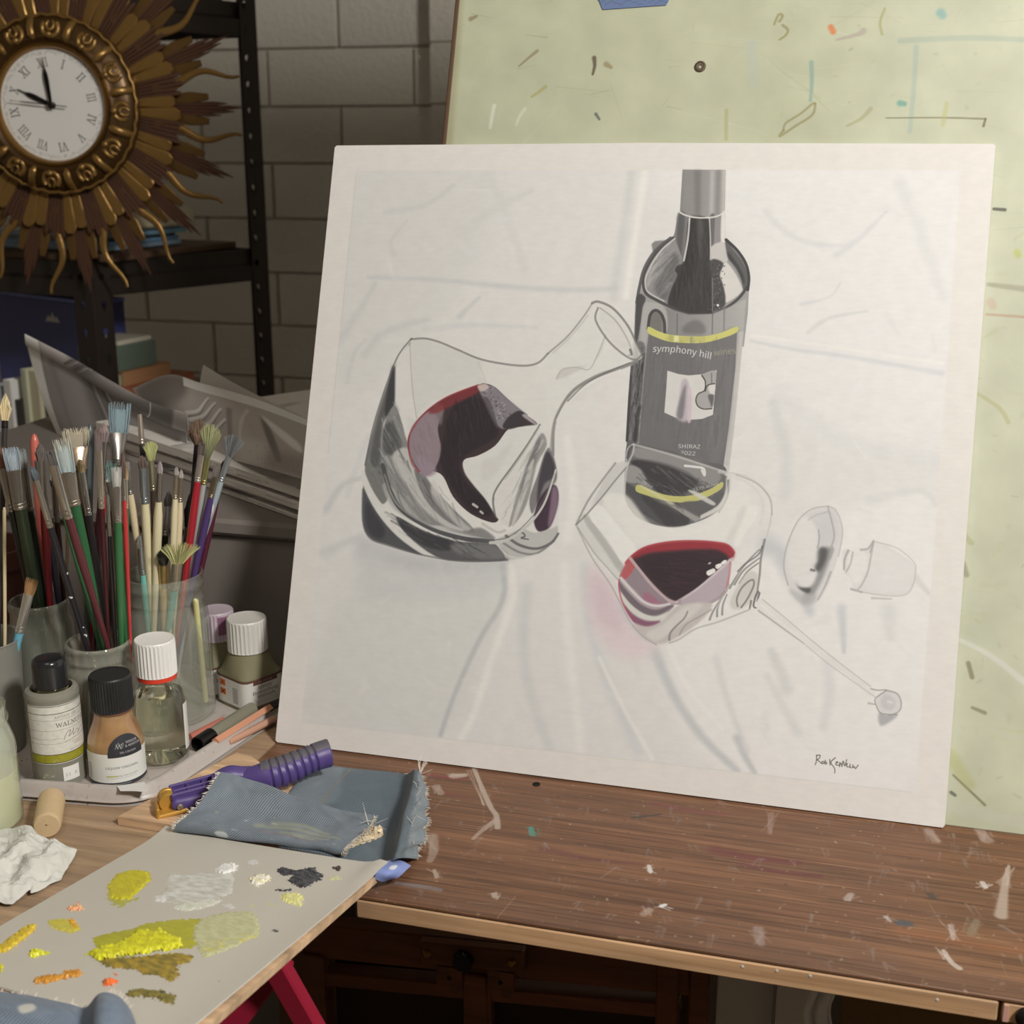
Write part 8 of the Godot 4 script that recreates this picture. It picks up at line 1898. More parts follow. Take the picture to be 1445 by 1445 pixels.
		[[-0.0674, 0.2129, -0.0621, 0.2132, -0.0596, 0.2193, -0.0598, 0.2227], alb(168, 156, 80), alb(168, 156, 90), 0.0004, 200.0, 1.2],
		[[-0.0454, 0.1955, -0.0463, 0.1905, -0.0475, 0.1837, -0.0492, 0.1794, -0.0432, 0.1761, -0.0419, 0.1834, -0.0426, 0.1878, -0.0436, 0.1936], alb(176, 116, 62), alb(160, 100, 52), 0.0016, 240.0, 0.6],
		[[-0.0433, 0.1133, -0.0435, 0.1083, -0.0402, 0.1059, -0.0349, 0.1101, -0.0285, 0.1110, -0.0328, 0.1145, -0.0383, 0.1167], alb(58, 56, 58), alb(80, 78, 78), 0.0012, 260.0, 0.1],
		[[-0.0412, 0.1015, -0.0390, 0.0967, -0.0349, 0.0935, -0.0333, 0.0979, -0.0356, 0.1039, -0.0392, 0.1044], alb(206, 202, 196), alb(206, 202, 196), 0.0008, 240.0, 0.3],
		[[-0.0954, 0.0868, -0.0917, 0.0828, -0.0877, 0.0818, -0.0764, 0.0917, -0.0813, 0.0915, -0.0893, 0.0894], alb(206, 198, 190), alb(200, 192, 184), 0.0005, 200.0, -0.6],
		[[-0.0368, 0.1297, -0.0368, 0.1220, -0.0319, 0.1188, -0.0280, 0.1162, -0.0301, 0.1224, -0.0326, 0.1330], alb(196, 190, 182), alb(180, 172, 164), 0.0006, 260.0, 0.4],
		[[-0.1183, 0.0771, -0.1144, 0.0734, -0.1049, 0.0777, -0.1069, 0.0828], alb(206, 202, 192), alb(206, 202, 192), 0.0006, 240.0, 0.0]]:
		smear(t, "paint_smear", r[0], r[1], r[2], r[3], r[4], r[5], 100 + int(r[4] * 7.0 + r[0][0] * 1000.0))
	# blue tape at the far corner
	var tp := Geo.new()
	tp.sheet(14, 10, patch([[Vector3(0.1843, 0.012, 0.186), Vector3(0.1936, 0.012, 0.1845), Vector3(0.2016, 0.009, 0.1845)], [Vector3(0.1864, 0.018, 0.2033), Vector3(0.1963, 0.018, 0.2037), Vector3(0.2015, 0.012, 0.1982)], [Vector3(0.1861, 0.02, 0.2142), Vector3(0.1946, 0.018, 0.2145), Vector3(0.1983, 0.011, 0.2066)], [Vector3(0.1841, 0.014, 0.2167), Vector3(0.1898, 0.011, 0.2141), Vector3(0.1908, 0.007, 0.205)]]), 0.0003)
	var c := Cv.new(96, 96, alb(126, 138, 186))
	c.poly([30, 30, 50, 24, 52, 40, 34, 46], alb(214, 210, 208), 0.9, 1)
	single("masking_tape", tp.mesh(60.0), tmat(c.tex(), 0.6), "short curl of blue masking tape at the palette's far corner on the bench", "tape")
	# the rag at the near left corner
	var rc := denim_canvas(700, 400, alb(116, 126, 140, 1.15), 13)
	rc.poly([150, 120, 190, 90, 200, 130, 160, 160], alb(206, 196, 180), 0.8, 4)
	rc.poly([230, 240, 262, 236, 258, 262, 232, 262], alb(206, 200, 190), 0.8, 3)
	var f := patch([
		[Vector3(-0.0099, 0.034, 0.4343), Vector3(0.0223, 0.036, 0.4356), Vector3(0.0473, 0.037, 0.4352), Vector3(0.0706, 0.037, 0.4359), Vector3(0.0826, 0.036, 0.4347), Vector3(0.0968, 0.052, 0.4393), Vector3(0.1081, 0.052, 0.439), Vector3(0.1114, 0.04, 0.4337)], [Vector3(0.0131, 0.044, 0.4624), Vector3(0.0413, 0.046, 0.4601), Vector3(0.0624, 0.045, 0.4556), Vector3(0.0816, 0.042, 0.4516), Vector3(0.0919, 0.04, 0.4515), Vector3(0.1085, 0.058, 0.4584), Vector3(0.1187, 0.056, 0.4541), Vector3(0.1232, 0.04, 0.4468)],
		[Vector3(0.0305, 0.04, 0.4857), Vector3(0.0581, 0.044, 0.4834), Vector3(0.0768, 0.042, 0.4768), Vector3(0.0914, 0.038, 0.4713), Vector3(0.1013, 0.034, 0.4684), Vector3(0.1179, 0.048, 0.4747), Vector3(0.1279, 0.044, 0.4679), Vector3(0.1314, 0.03, 0.4573)], [Vector3(0.0285, 0.012, 0.4879), Vector3(0.0543, 0.014, 0.4833), Vector3(0.074, 0.012, 0.4778), Vector3(0.0873, 0.006, 0.4703), Vector3(0.0974, 0.002, 0.4674), Vector3(0.112, 0.012, 0.471), Vector3(0.1245, 0.01, 0.4674), Vector3(0.1295, 0, 0.4585)]])
	var rg := Geo.new()
	rg.sheet(60, 30, f, 0.0012)
	var rt := thing("denim_rag", "rumpled blue denim rag hanging over the palette's near left edge", "rag")
	part("cloth", rg.mesh(60.0), denim_mat(rc), rt)
	var rng := RandomNumberGenerator.new()
	rng.seed = 19
	var fg := Geo.new()
	var e := []
	for k in 16: e.append(f.call(k / 15.0, 0.0))
	fringe(fg, e, Vector3(0.2, 0.2, -0.8), 150, 0.004, rng)
	var fm := mat(Color.WHITE, 0.9)
	fm.vertex_color_use_as_albedo = true
	part("frayed_edge", fg.mesh(0.0, true), fm, rt).set_meta("kind", "stuff")

# ------------------------------------------------------------------ below the bench
func bar(g: Geo, a: Vector3, b: Vector3, w: float, d: float) -> void:
	# a squared length of wood or steel from a to b
	var ax := (b - a).normalized()
	var s := ax.cross(Vector3(0, 0, 1))
	if s.length() < 0.05: s = Vector3(1, 0, 0)
	s = s.normalized()
	g.t = Transform3D(Basis(s, ax, s.cross(ax)), (a + b) * 0.5)
	g.box(Vector3.ZERO, Vector3(w, a.distance_to(b), d), 0.0015)
	g.t = Transform3D.IDENTITY

func under_bench() -> void:
	# red folding stool that carries the near end of the palette
	var red := mat(alb(150, 30, 52), 0.35)
	var st := thing("folding_stool", "dark red folding stool with crossed legs under the palette", "stool")
	for q in [[Vector3(0.1334, -0.016, 0.2884), Vector3(0.1632, -0.0992, 0.2722)], [Vector3(0.1292, -0.0339, 0.2625), Vector3(0.0726, -0.1159, 0.2752)]]:
		var g := Geo.new()
		var a: Vector3 = q[0]; var b: Vector3 = q[1]
		bar(g, a, a + (b - a).normalized() * 0.9, 0.018, 0.012)
		part("leg", g.mesh(20.0), red, st)
		var g2 := Geo.new()
		var o := Vector3(0.0, -0.01, 0.17)
		bar(g2, a + o, a + o + (b - a).normalized() * 0.88, 0.018, 0.012)
		part("leg", g2.mesh(20.0), red, st)
	var rl := Geo.new()
	bar(rl, Vector3(0.13, 0.012, 0.4024), Vector3(0.0791, 0.012, 0.4347), 0.016, 0.012)
	part("rail", rl.mesh(20.0), red, st)
	# wooden easel box stored under the bench
	var z := -0.03
	var wood := tmat(wood_canvas(512, 512, alb(112, 66, 40), alb(84, 46, 26), alb(132, 82, 52), 33, 90, 0.06).tex(), 0.5)
	wood.uv1_triplanar = true
	wood.uv1_scale = Vector3.ONE * 2.0
	var dark := mat(alb(44, 26, 18), 0.7)
	var e := thing("easel_box", "dark reddish wooden easel frame stored under the bench, with a black knob and brass screws", "easel")
	for q in [
		["rail", Vector3(-0.0015, -0.224, -0.03), Vector3(0.3943, -0.1943, -0.03), 0.038, 0.02], ["rail", Vector3(0.013, -0.2644, -0.028), Vector3(0.386, -0.231, -0.028), 0.016, 0.02], ["stile", Vector3(0.0198, -0.2356, -0.026), Vector3(0.0198, -0.7356, -0.026), 0.024, 0.022], ["stile", Vector3(0.3747, -0.1801, -0.026), Vector3(0.3747, -0.6801, -0.026), 0.02, 0.022],
		["stile", Vector3(0.4035, -0.1775, -0.03), Vector3(0.4035, -0.6775, -0.03), 0.018, 0.022], ["mast", Vector3(0.1897, -0.2259, -0.02), Vector3(0.1897, -0.7259, -0.02), 0.024, 0.012], ["mast_strip", Vector3(0.2033, -0.231, -0.022), Vector3(0.2033, -0.731, -0.022), 0.005, 0.014]]:
		var g := Geo.new()
		bar(g, q[1], q[2], q[3], q[4])
		part(q[0], g.mesh(20.0), wood, e)
	var pn := Geo.new()
	pn.box(Vector3(0.2021, -0.4957, -0.045), Vector3(0.34, 0.5, 0.006), 0.001)
	part("panel", pn.mesh(20.0), dark, e)
	var hb := Geo.new()
	bar(hb, Vector3(0.1366, -0.2052, -0.012), Vector3(0.2412, -0.1969, -0.012), 0.024, 0.012)
	part("cross_block", hb.mesh(20.0), wood, e)
	for q in [Vector3(0.1657, -0.2326, -0.014), Vector3(0.2169, -0.2276, -0.014)]:
		var g := Geo.new()
		g.prism(PackedVector2Array([Vector2(-0.013, 0.014), Vector2(0.013, 0.014), Vector2(0.013, -0.006), Vector2(0.007, -0.014), Vector2(-0.007, -0.014), Vector2(-0.013, -0.006)]), -0.004, 0.004)
		part("cheek", g.mesh(20.0), wood, e, q)
		var h := part("screw", lathe_mesh([Vector2(0.0022, 0), Vector2(0.0018, 0.0012), Vector2(0, 0.0014)], 12), mat(Color(0.08, 0.07, 0.06), 0.5), e, q + Vector3(0, 0.002, 0.004))
		h.rotation.x = PI / 2
	var brass := mat(Color(0.65, 0.5, 0.22), 0.3, 0.8)
	for q in [Vector3(0.1451, -0.2036, -0.006), Vector3(0.229, -0.1982, -0.006)]:
		var h := part("brass_screw", lathe_mesh([Vector2(0.0046, 0), Vector2(0.0046, 0.001), Vector2(0.003, 0.003), Vector2(0, 0.0036)], 18), brass, e, q)
		h.rotation.x = PI / 2
	var kb := part("knob", lathe_mesh([Vector2(0.006, -0.003), Vector2(0.0098, 0.0), Vector2(0.0102, 0.007), Vector2(0.009, 0.0085), Vector2(0, 0.0085)], 24, ribbed(12, 0.12, 1, 2)), mat(Color(0.03, 0.03, 0.03), 0.4), e, Vector3(0.1821, -0.203, -0.006))
	kb.rotation.x = PI / 2
	# white panels, a rag and a cardboard sheet
	single("panel", box_mesh(Vector3(0.052, 0.6, 0.012), 0.001), mat(alb(200, 192, 178), 0.7), "tall narrow white panel standing under the bench", "panel", Vector3(0.4454, -0.4446, -0.03))
	single("wood_strip", box_mesh(Vector3(0.008, 0.6, 0.014), 0.001), mat(alb(70, 48, 36), 0.7), "thin dark wooden strip between the two white panels under the bench", "strip", Vector3(0.4785, -0.4356, -0.02))
	var c := Cv.new(128, 256, alb(206, 198, 186))
	for k in 12: c.stroke([k * 9 + 6, 20, k * 9 + 10, 250], 2, 2, alb(150, 140, 130), 0.35, 0.3)
	c.stroke([30, 100, 34, 180, 30, 240], 5, 3, alb(70, 62, 56), 0.6, 0.2)
	single("canvas_strip", box_mesh(Vector3(0.04, 0.5, 0.01), 0.001), tmat(c.tex(), 0.8), "stained white canvas strip beside the hanging rag under the bench", "canvas", Vector3(0.4963, -0.3434, 0.06))
	var rg := Geo.new()
	rg.sheet(24, 24, func(u: float, v: float) -> Vector3:
		var p := Vector3(0.5037, -0.0324, 0.17).lerp(Vector3(0.5221, -0.0301, 0.17), u)
		return p + Vector3(0.002 * sin(v * 9.0), -0.075 * v, 0.004 * sin(u * 11.0 + v * 2.0) + 0.003 * sin(v * 7.0)), 0.0012)
	single("white_rag", rg.mesh(60.0), mat(alb(228, 220, 208), 0.85), "white pleated rag hanging below the bench, its lower half in the light", "rag")
	single("cardboard", box_mesh(Vector3(0.5, 0.62, 0.006), 0.001), mat(alb(124, 92, 56), 0.85), "large brown cardboard sheet leaning under the right end of the bench", "cardboard", Vector3(0.7796, -0.4264, -0.01))
	single("cardboard", box_mesh(Vector3(0.4, 0.6, 0.006), 0.001), mat(alb(110, 80, 48), 0.85), "second cardboard sheet behind the wooden easel frame", "cardboard", Vector3(0.1891, -0.5469, -0.09))

# ------------------------------------------------------------------ naming and placing
var used := {}

func numbered(called: String) -> String:
	var n: int = used.get(called, 0)
	used[called] = n + 1
	return called if n == 0 else "%s_%03d" % [called, n]

func tag(o: Node3D, label: String, category: String, group := "", kind := "") -> void:
	if label: o.set_meta("label", label)
	if category: o.set_meta("category", category)
	if group: o.set_meta("group", group)
	if kind: o.set_meta("kind", kind)

func thing(called: String, label: String, category: String, at := Vector3.ZERO, group := "") -> Node3D:
	var o := Node3D.new()
	o.name = numbered(called)
	add_child(o)
	o.position = at
	tag(o, label, category, group)
	return o

func part(called: String, m: Mesh, mt: Material, parent: Node3D, at := Vector3.ZERO) -> MeshInstance3D:
	var o := MeshInstance3D.new()
	o.name = called
	o.mesh = m
	o.material_override = mt
	o.position = at
	o.cast_shadow = GeometryInstance3D.SHADOW_CASTING_SETTING_ON
	parent.add_child(o, true)
	return o

func single(called: String, m: Mesh, mt: Material, label: String, category: String, at := Vector3.ZERO, group := "") -> MeshInstance3D:
	var o := part(numbered(called), m, mt, self, at)
	tag(o, label, category, group)
	return o

func struct(called: String, m: Mesh, mt: Material, at := Vector3.ZERO) -> MeshInstance3D:
	var o := part(called, m, mt, self, at)
	o.set_meta("kind", "structure")
	return o

# ------------------------------------------------------------------ colours and materials
func alb(r: float, g: float, b: float, k := 1.0) -> Color:
	# the base colour of a surface that photographs as r, g, b under the warm lamp, k times as bright as on the painting
	var c := Color(r / 255.0, g / 255.0, b / 255.0).srgb_to_linear()
	return Color(clampf(c.r / (0.86 * k), 0.004, 0.88), clampf(c.g / (0.795 * k), 0.004, 0.88), clampf(c.b / (0.725 * k), 0.004, 0.88)).linear_to_srgb()

func mat(c: Color, rough := 0.6, metal := 0.0) -> StandardMaterial3D:
	var m := StandardMaterial3D.new()
	m.albedo_color = c
	m.roughness = rough
	m.metallic = metal
	return m

func tmat(t: Texture2D, rough := 0.6) -> StandardMaterial3D:
	var m := mat(Color.WHITE, rough)
	m.albedo_texture = t
	return m

func glass(tint := Color(0.9, 0.93, 0.9), a := 0.06) -> StandardMaterial3D:
	var m := mat(Color(tint.r, tint.g, tint.b, a), 0.04)
	m.transparency = BaseMaterial3D.TRANSPARENCY_ALPHA
	return m

func noise_tex(sz: int, freq: float, lo: Color, hi: Color, oct := 4, sd := 1) -> ImageTexture:
	var n := FastNoiseLite.new()
	n.seed = sd
	n.noise_type = FastNoiseLite.TYPE_SIMPLEX_SMOOTH
	n.frequency = freq
	n.fractal_octaves = oct
	var im := n.get_seamless_image(sz, sz)
	im.convert(Image.FORMAT_L8)
	var d := im.get_data()
	var o := PackedByteArray()
	o.resize(sz * sz * 3)
	for i in sz * sz:
		var t := clampf((d[i] / 255.0 - 0.5) * 1.5 + 0.5, 0.0, 1.0)
		o[i * 3] = int(255.0 * lerpf(lo.r, hi.r, t))
		o[i * 3 + 1] = int(255.0 * lerpf(lo.g, hi.g, t))
		o[i * 3 + 2] = int(255.0 * lerpf(lo.b, hi.b, t))
	return ImageTexture.create_from_image(Image.create_from_data(sz, sz, false, Image.FORMAT_RGB8, o))

func rough_noise(m: StandardMaterial3D, scale: float, depth: float, sd := 3, freq := 0.02) -> void:
	# fine relief on a triplanar height map
	m.heightmap_enabled = true
	m.heightmap_scale = depth
	m.heightmap_texture = noise_tex(256, freq, Color.BLACK, Color.WHITE, 4, sd)
	m.uv1_triplanar = true
	m.uv1_scale = Vector3.ONE * scale

# ------------------------------------------------------------------ geometry, right-handed faces seen from outside
class Geo:
	var v := PackedVector3Array()
	var u := PackedVector2Array()
	var ix := PackedInt32Array()
	var cl := PackedColorArray()
	var t := Transform3D.IDENTITY
	func p(a: Vector3, uv := Vector2.ZERO, c := Color.WHITE) -> int:
		v.append(t * a)
		u.append(uv)
		cl.append(c)
		return v.size() - 1
	func tri(a: int, b: int, c: int) -> void:
		ix.append(a); ix.append(b); ix.append(c)
	func quad(a: int, b: int, c: int, d: int) -> void:
		tri(a, b, c); tri(a, c, d)
	func face(q: Array, uvs := []) -> void:
		var n := v.size()
		for i in q.size():
			p(q[i], uvs[i] if uvs.size() else Vector2.ZERO)
		for i in range(1, q.size() - 1):
			tri(n, n + i, n + i + 1)
	func box(c: Vector3, s: Vector3, bev := 0.0) -> void:
		var h := s * 0.5
		if bev <= 0.0:
			for ax in 3:
				for sg in [-1.0, 1.0]:
					var e1 := Vector3.ZERO
					var e2 := Vector3.ZERO
					var e0 := Vector3.ZERO
					e0[ax] = h[ax] * sg
					e1[(ax + 1) % 3] = h[(ax + 1) % 3]
					e2[(ax + 2) % 3] = h[(ax + 2) % 3] * sg
					face([c + e0 - e1 - e2, c + e0 + e1 - e2, c + e0 + e1 + e2, c + e0 - e1 + e2], [Vector2(0, 1), Vector2(1, 1), Vector2(1, 0), Vector2(0, 0)])
			return
		bev = minf(bev, minf(h.x, minf(h.y, h.z)) * 0.95)
		var id := {}
		for sx in [-1, 1]:
			for sy in [-1, 1]:
				for sz in [-1, 1]:
					var k := Vector3(sx * h.x, sy * h.y, sz * h.z)
					for ax in 3:
						var q := k
						for o in 3:
							if o != ax: q[o] -= bev * signf(q[o])
						id[[sx, sy, sz, ax]] = p(c + q, Vector2(q.x / s.x + 0.5, q.z / s.z + 0.5))
		var put := func(l: Array) -> void:
			var m := Vector3.ZERO
			for i in l: m += v[i]
			m /= l.size()
			var nn: Vector3 = (v[l[1]] - v[l[0]]).cross(v[l[2]] - v[l[0]])
			if nn.dot(m - t * c) < 0: l.reverse()
			for i in range(1, l.size() - 1): tri(l[0], l[i], l[i + 1])
		var sg2 := [-1, 1]
		for a in sg2:
			put.call([id[[a, -1, -1, 0]], id[[a, 1, -1, 0]], id[[a, 1, 1, 0]], id[[a, -1, 1, 0]]])
			put.call([id[[-1, a, -1, 1]], id[[1, a, -1, 1]], id[[1, a, 1, 1]], id[[-1, a, 1, 1]]])
			put.call([id[[-1, -1, a, 2]], id[[1, -1, a, 2]], id[[1, 1, a, 2]], id[[-1, 1, a, 2]]])
			for b in sg2:
				put.call([id[[a, b, -1, 0]], id[[a, b, 1, 0]], id[[a, b, 1, 1]], id[[a, b, -1, 1]]])
				put.call([id[[a, -1, b, 0]], id[[a, 1, b, 0]], id[[a, 1, b, 2]], id[[a, -1, b, 2]]])
				put.call([id[[-1, a, b, 1]], id[[1, a, b, 1]], id[[1, a, b, 2]], id[[-1, a, b, 2]]])
				for d in sg2:
					put.call([id[[a, b, d, 0]], id[[a, b, d, 1]], id[[a, b, d, 2]]])
	func lathe(pr: Array, seg := 32, wob = null) -> void:
		# pr: Vector2(radius, height), outer side upwards
		var n0 := v.size()
		var len := 0.0
		for i in pr.size():
			if i: len += pr[i].distance_to(pr[i - 1])
		var at := 0.0
		for i in pr.size():
			if i: at += pr[i].distance_to(pr[i - 1])
			for j in seg + 1:
				var th := TAU * j / seg
				var r: float = pr[i].x
				if wob != null: r *= wob.call(th, i)
				p(Vector3(r * cos(th), pr[i].y, r * sin(th)), Vector2(1.0 - float(j) / seg, 1.0 - at / maxf(len, 1e-6)))
		for i in pr.size() - 1:
			for j in seg:
				var a := n0 + i * (seg + 1) + j
				if pr[i].x < 1e-7:
					tri(a, a + seg + 1, a + seg + 2)
				elif pr[i + 1].x < 1e-7:
					tri(a, a + seg + 1, a + 1)
				else:
					quad(a, a + seg + 1, a + seg + 2, a + 1)
	func tube(ps: Array, rs: Array, seg := 8, flat := 1.0, ref := Vector3.UP, cap := true) -> void:
		# flat squeezes the section along ref
		var n0 := v.size()
		var side := Vector3.ZERO
		for i in ps.size():
			var d: Vector3 = (ps[mini(i + 1, ps.size() - 1)] - ps[maxi(i - 1, 0)]).normalized()
			if i == 0:
				side = ref.cross(d)
				if side.length() < 0.01: side = Vector3(0.31, 0.2, 0.9).cross(d)
			side = (side - d * side.dot(d)).normalized()
			var up := d.cross(side).normalized()
			for j in seg + 1:
				var th := TAU * j / seg
				p(ps[i] + side * (cos(th) * rs[i]) + up * (sin(th) * rs[i] * flat), Vector2(float(j) / seg, float(i) / maxf(1, ps.size() - 1)))
		for i in ps.size() - 1:
			for j in seg:
				var a := n0 + i * (seg + 1) + j
				quad(a, a + 1, a + seg + 2, a + seg + 1)
		if cap:
			for e in 2:
				var i: int = 0 if e == 0 else ps.size() - 1
				var ctr := p(ps[i], Vector2(0.5, 0.5))
				for j in seg:
					var a := n0 + i * (seg + 1) + j
					if e == 0: tri(ctr, a + 1, a)
					else: tri(ctr, a, a + 1)
	func prism(poly: PackedVector2Array, z0: float, z1: float, uvs := Vector2.ONE) -> void:
		# polygon in x, y, pulled from z0 to z1
		if Geometry2D.is_polygon_clockwise(poly):
			poly.reverse()
		var tr := Geometry2D.triangulate_polygon(poly)
		for e in 2:
			var n0 := v.size()
			for q in poly: p(Vector3(q.x, q.y, z1 if e else z0), Vector2(q.x * uvs.x, q.y * uvs.y))
			for i in range(0, tr.size(), 3):
				var a := tr[i]; var b := tr[i + 1]; var c := tr[i + 2]
				var ccw := (poly[b] - poly[a]).cross(poly[c] - poly[a]) > 0
				if ccw == (e == 1): tri(n0 + a, n0 + b, n0 + c)
				else: tri(n0 + a, n0 + c, n0 + b)
		for i in poly.size():
			var a := poly[i]; var b := poly[(i + 1) % poly.size()]
			face([Vector3(a.x, a.y, z0), Vector3(b.x, b.y, z0), Vector3(b.x, b.y, z1), Vector3(a.x, a.y, z1)])
	func grid(nu: int, nv: int, f: Callable) -> void:
		# f(u, v) -> Vector3; faces look along du x dv
		var n0 := v.size()
		for j in nv + 1:
			for i in nu + 1:
				var uu := float(i) / nu; var vv := float(j) / nv
				p(f.call(uu, vv), Vector2(uu, vv))
		for j in nv:
			for i in nu:
				var a := n0 + j * (nu + 1) + i
				quad(a, a + 1, a + nu + 2, a + nu + 1)
	func sheet(nu: int, nv: int, f: Callable, thick: float) -> void:
		# a grid given a thickness
		var top := func(a: float, b: float) -> Vector3: return f.call(a, b)
		var e := 0.004
		var low := func(a: float, b: float) -> Vector3:
			var q: Vector3 = f.call(a, b)
			var du: Vector3 = f.call(minf(a + e, 1.0), b) - f.call(maxf(a - e, 0.0), b)
			var dv: Vector3 = f.call(a, minf(b + e, 1.0)) - f.call(a, maxf(b - e, 0.0))
			return q - du.cross(dv).normalized() * thick
		var n0 := v.size()
		grid(nu, nv, top)
		var n1 := v.size()
		grid(nu, nv, low)
		for k in range(ix.size() - nu * nv * 6, ix.size(), 3):
			var s := ix[k + 1]; ix[k + 1] = ix[k + 2]; ix[k + 2] = s
		for i in nu:
			quad(n1 + i, n1 + i + 1, n0 + i + 1, n0 + i)
			var o := nv * (nu + 1) + i
			quad(n0 + o, n0 + o + 1, n1 + o + 1, n1 + o)
		for j in nv:
			var a := j * (nu + 1); var b := (j + 1) * (nu + 1)
			quad(n0 + a, n0 + b, n1 + b, n1 + a)
			quad(n1 + a + nu, n1 + b + nu, n0 + b + nu, n0 + a + nu)
	func mesh(angle := 40.0, colors := false) -> ArrayMesh:
		# normals are shared where faces meet at less than the angle
		var nt := ix.size() / 3
		var fnn := PackedVector3Array()
		fnn.resize(nt)
		var at := {}
		for k in nt:
			var a := v[ix[k * 3]]; var b := v[ix[k * 3 + 1]]; var c := v[ix[k * 3 + 2]]
			fnn[k] = (b - a).cross(c - a)
			if angle > 0.0:
				for e in 3:
					var q := Vector3i((v[ix[k * 3 + e]] * 2.0e5).round())
					if at.has(q): at[q].append(k)
					else: at[q] = PackedInt32Array([k])
		var ov := PackedVector3Array(); var on := PackedVector3Array(); var ou := PackedVector2Array(); var oc := PackedColorArray()
		ov.resize(nt * 3); on.resize(nt * 3); ou.resize(nt * 3)
		if colors: oc.resize(nt * 3)
		var lim := cos(deg_to_rad(angle))
		for k in nt:
			var fu := fnn[k].normalized()
			for e in 3:
				var s := ix[k * 3 + e]
				var d: int = k * 3 + [0, 2, 1][e]
				ov[d] = v[s]
				ou[d] = u[s]
				if colors: oc[d] = cl[s]
				if angle > 0.0:
					var n := Vector3.ZERO
					for o in at[Vector3i((v[s] * 2.0e5).round())]:
						var g := fnn[o]
						if g.normalized().dot(fu) >= lim: n += g
					on[d] = n.normalized() if n.length_squared() > 1e-24 else fu
				else:
					on[d] = fu
		var arr := []
		arr.resize(Mesh.ARRAY_MAX)
		arr[Mesh.ARRAY_VERTEX] = ov
		arr[Mesh.ARRAY_NORMAL] = on
		arr[Mesh.ARRAY_TEX_UV] = ou
		if colors: arr[Mesh.ARRAY_COLOR] = oc
		var m := ArrayMesh.new()
		m.add_surface_from_arrays(Mesh.PRIMITIVE_TRIANGLES, arr)
		return m

func box_mesh(s: Vector3, bev := 0.0, c := Vector3.ZERO) -> ArrayMesh:
	var g := Geo.new()
	g.box(c, s, bev)
	return g.mesh(20.0)

func lathe_mesh(pr: Array, seg := 32, wob = null, ang := 40.0) -> ArrayMesh:
	var g := Geo.new()
	g.lathe(pr, seg, wob)
	return g.mesh(ang)

func tube_mesh(ps: Array, rs: Array, seg := 8, flat := 1.0, ref := Vector3.UP) -> ArrayMesh:
	var g := Geo.new()
	g.tube(ps, rs, seg, flat, ref)
	return g.mesh(50.0)

func spline(ps: Array, per := 6) -> Array:
	var o := []
	for i in ps.size() - 1:
		var a = ps[maxi(i - 1, 0)]; var b = ps[i]; var c = ps[i + 1]; var d = ps[mini(i + 2, ps.size() - 1)]
		for k in per:
			var t := float(k) / per
			o.append(0.5 * (2.0 * b + (c - a) * t + (2.0 * a - 5.0 * b + 4.0 * c - d) * t * t + (3.0 * b - a - 3.0 * c + d) * t * t * t))
	o.append(ps[-1])
	return o

func patch(rows: Array) -> Callable:
	# a smooth surface through rows of points
	var nr := rows.size(); var nc: int = rows[0].size()
	return func(a: float, b: float) -> Vector3:
		var q := []
		for r in rows: q.append(cat_at(r, a * (nc - 1)))
		return cat_at(q, b * (nr - 1))

func cat_at(ps: Array, x: float) -> Vector3:
	var n := ps.size()
	var i := clampi(int(floor(x)), 0, n - 2)
	var t := x - i
	var b: Vector3 = ps[i]; var c: Vector3 = ps[i + 1]
	var a: Vector3 = ps[i - 1] if i > 0 else 2.0 * b - c
	var d: Vector3 = ps[i + 2] if i + 2 < n else 2.0 * c - b
	return 0.5 * (2.0 * b + (c - a) * t + (2.0 * a - 5.0 * b + 4.0 * c - d) * t * t + (3.0 * b - a - 3.0 * c + d) * t * t * t)

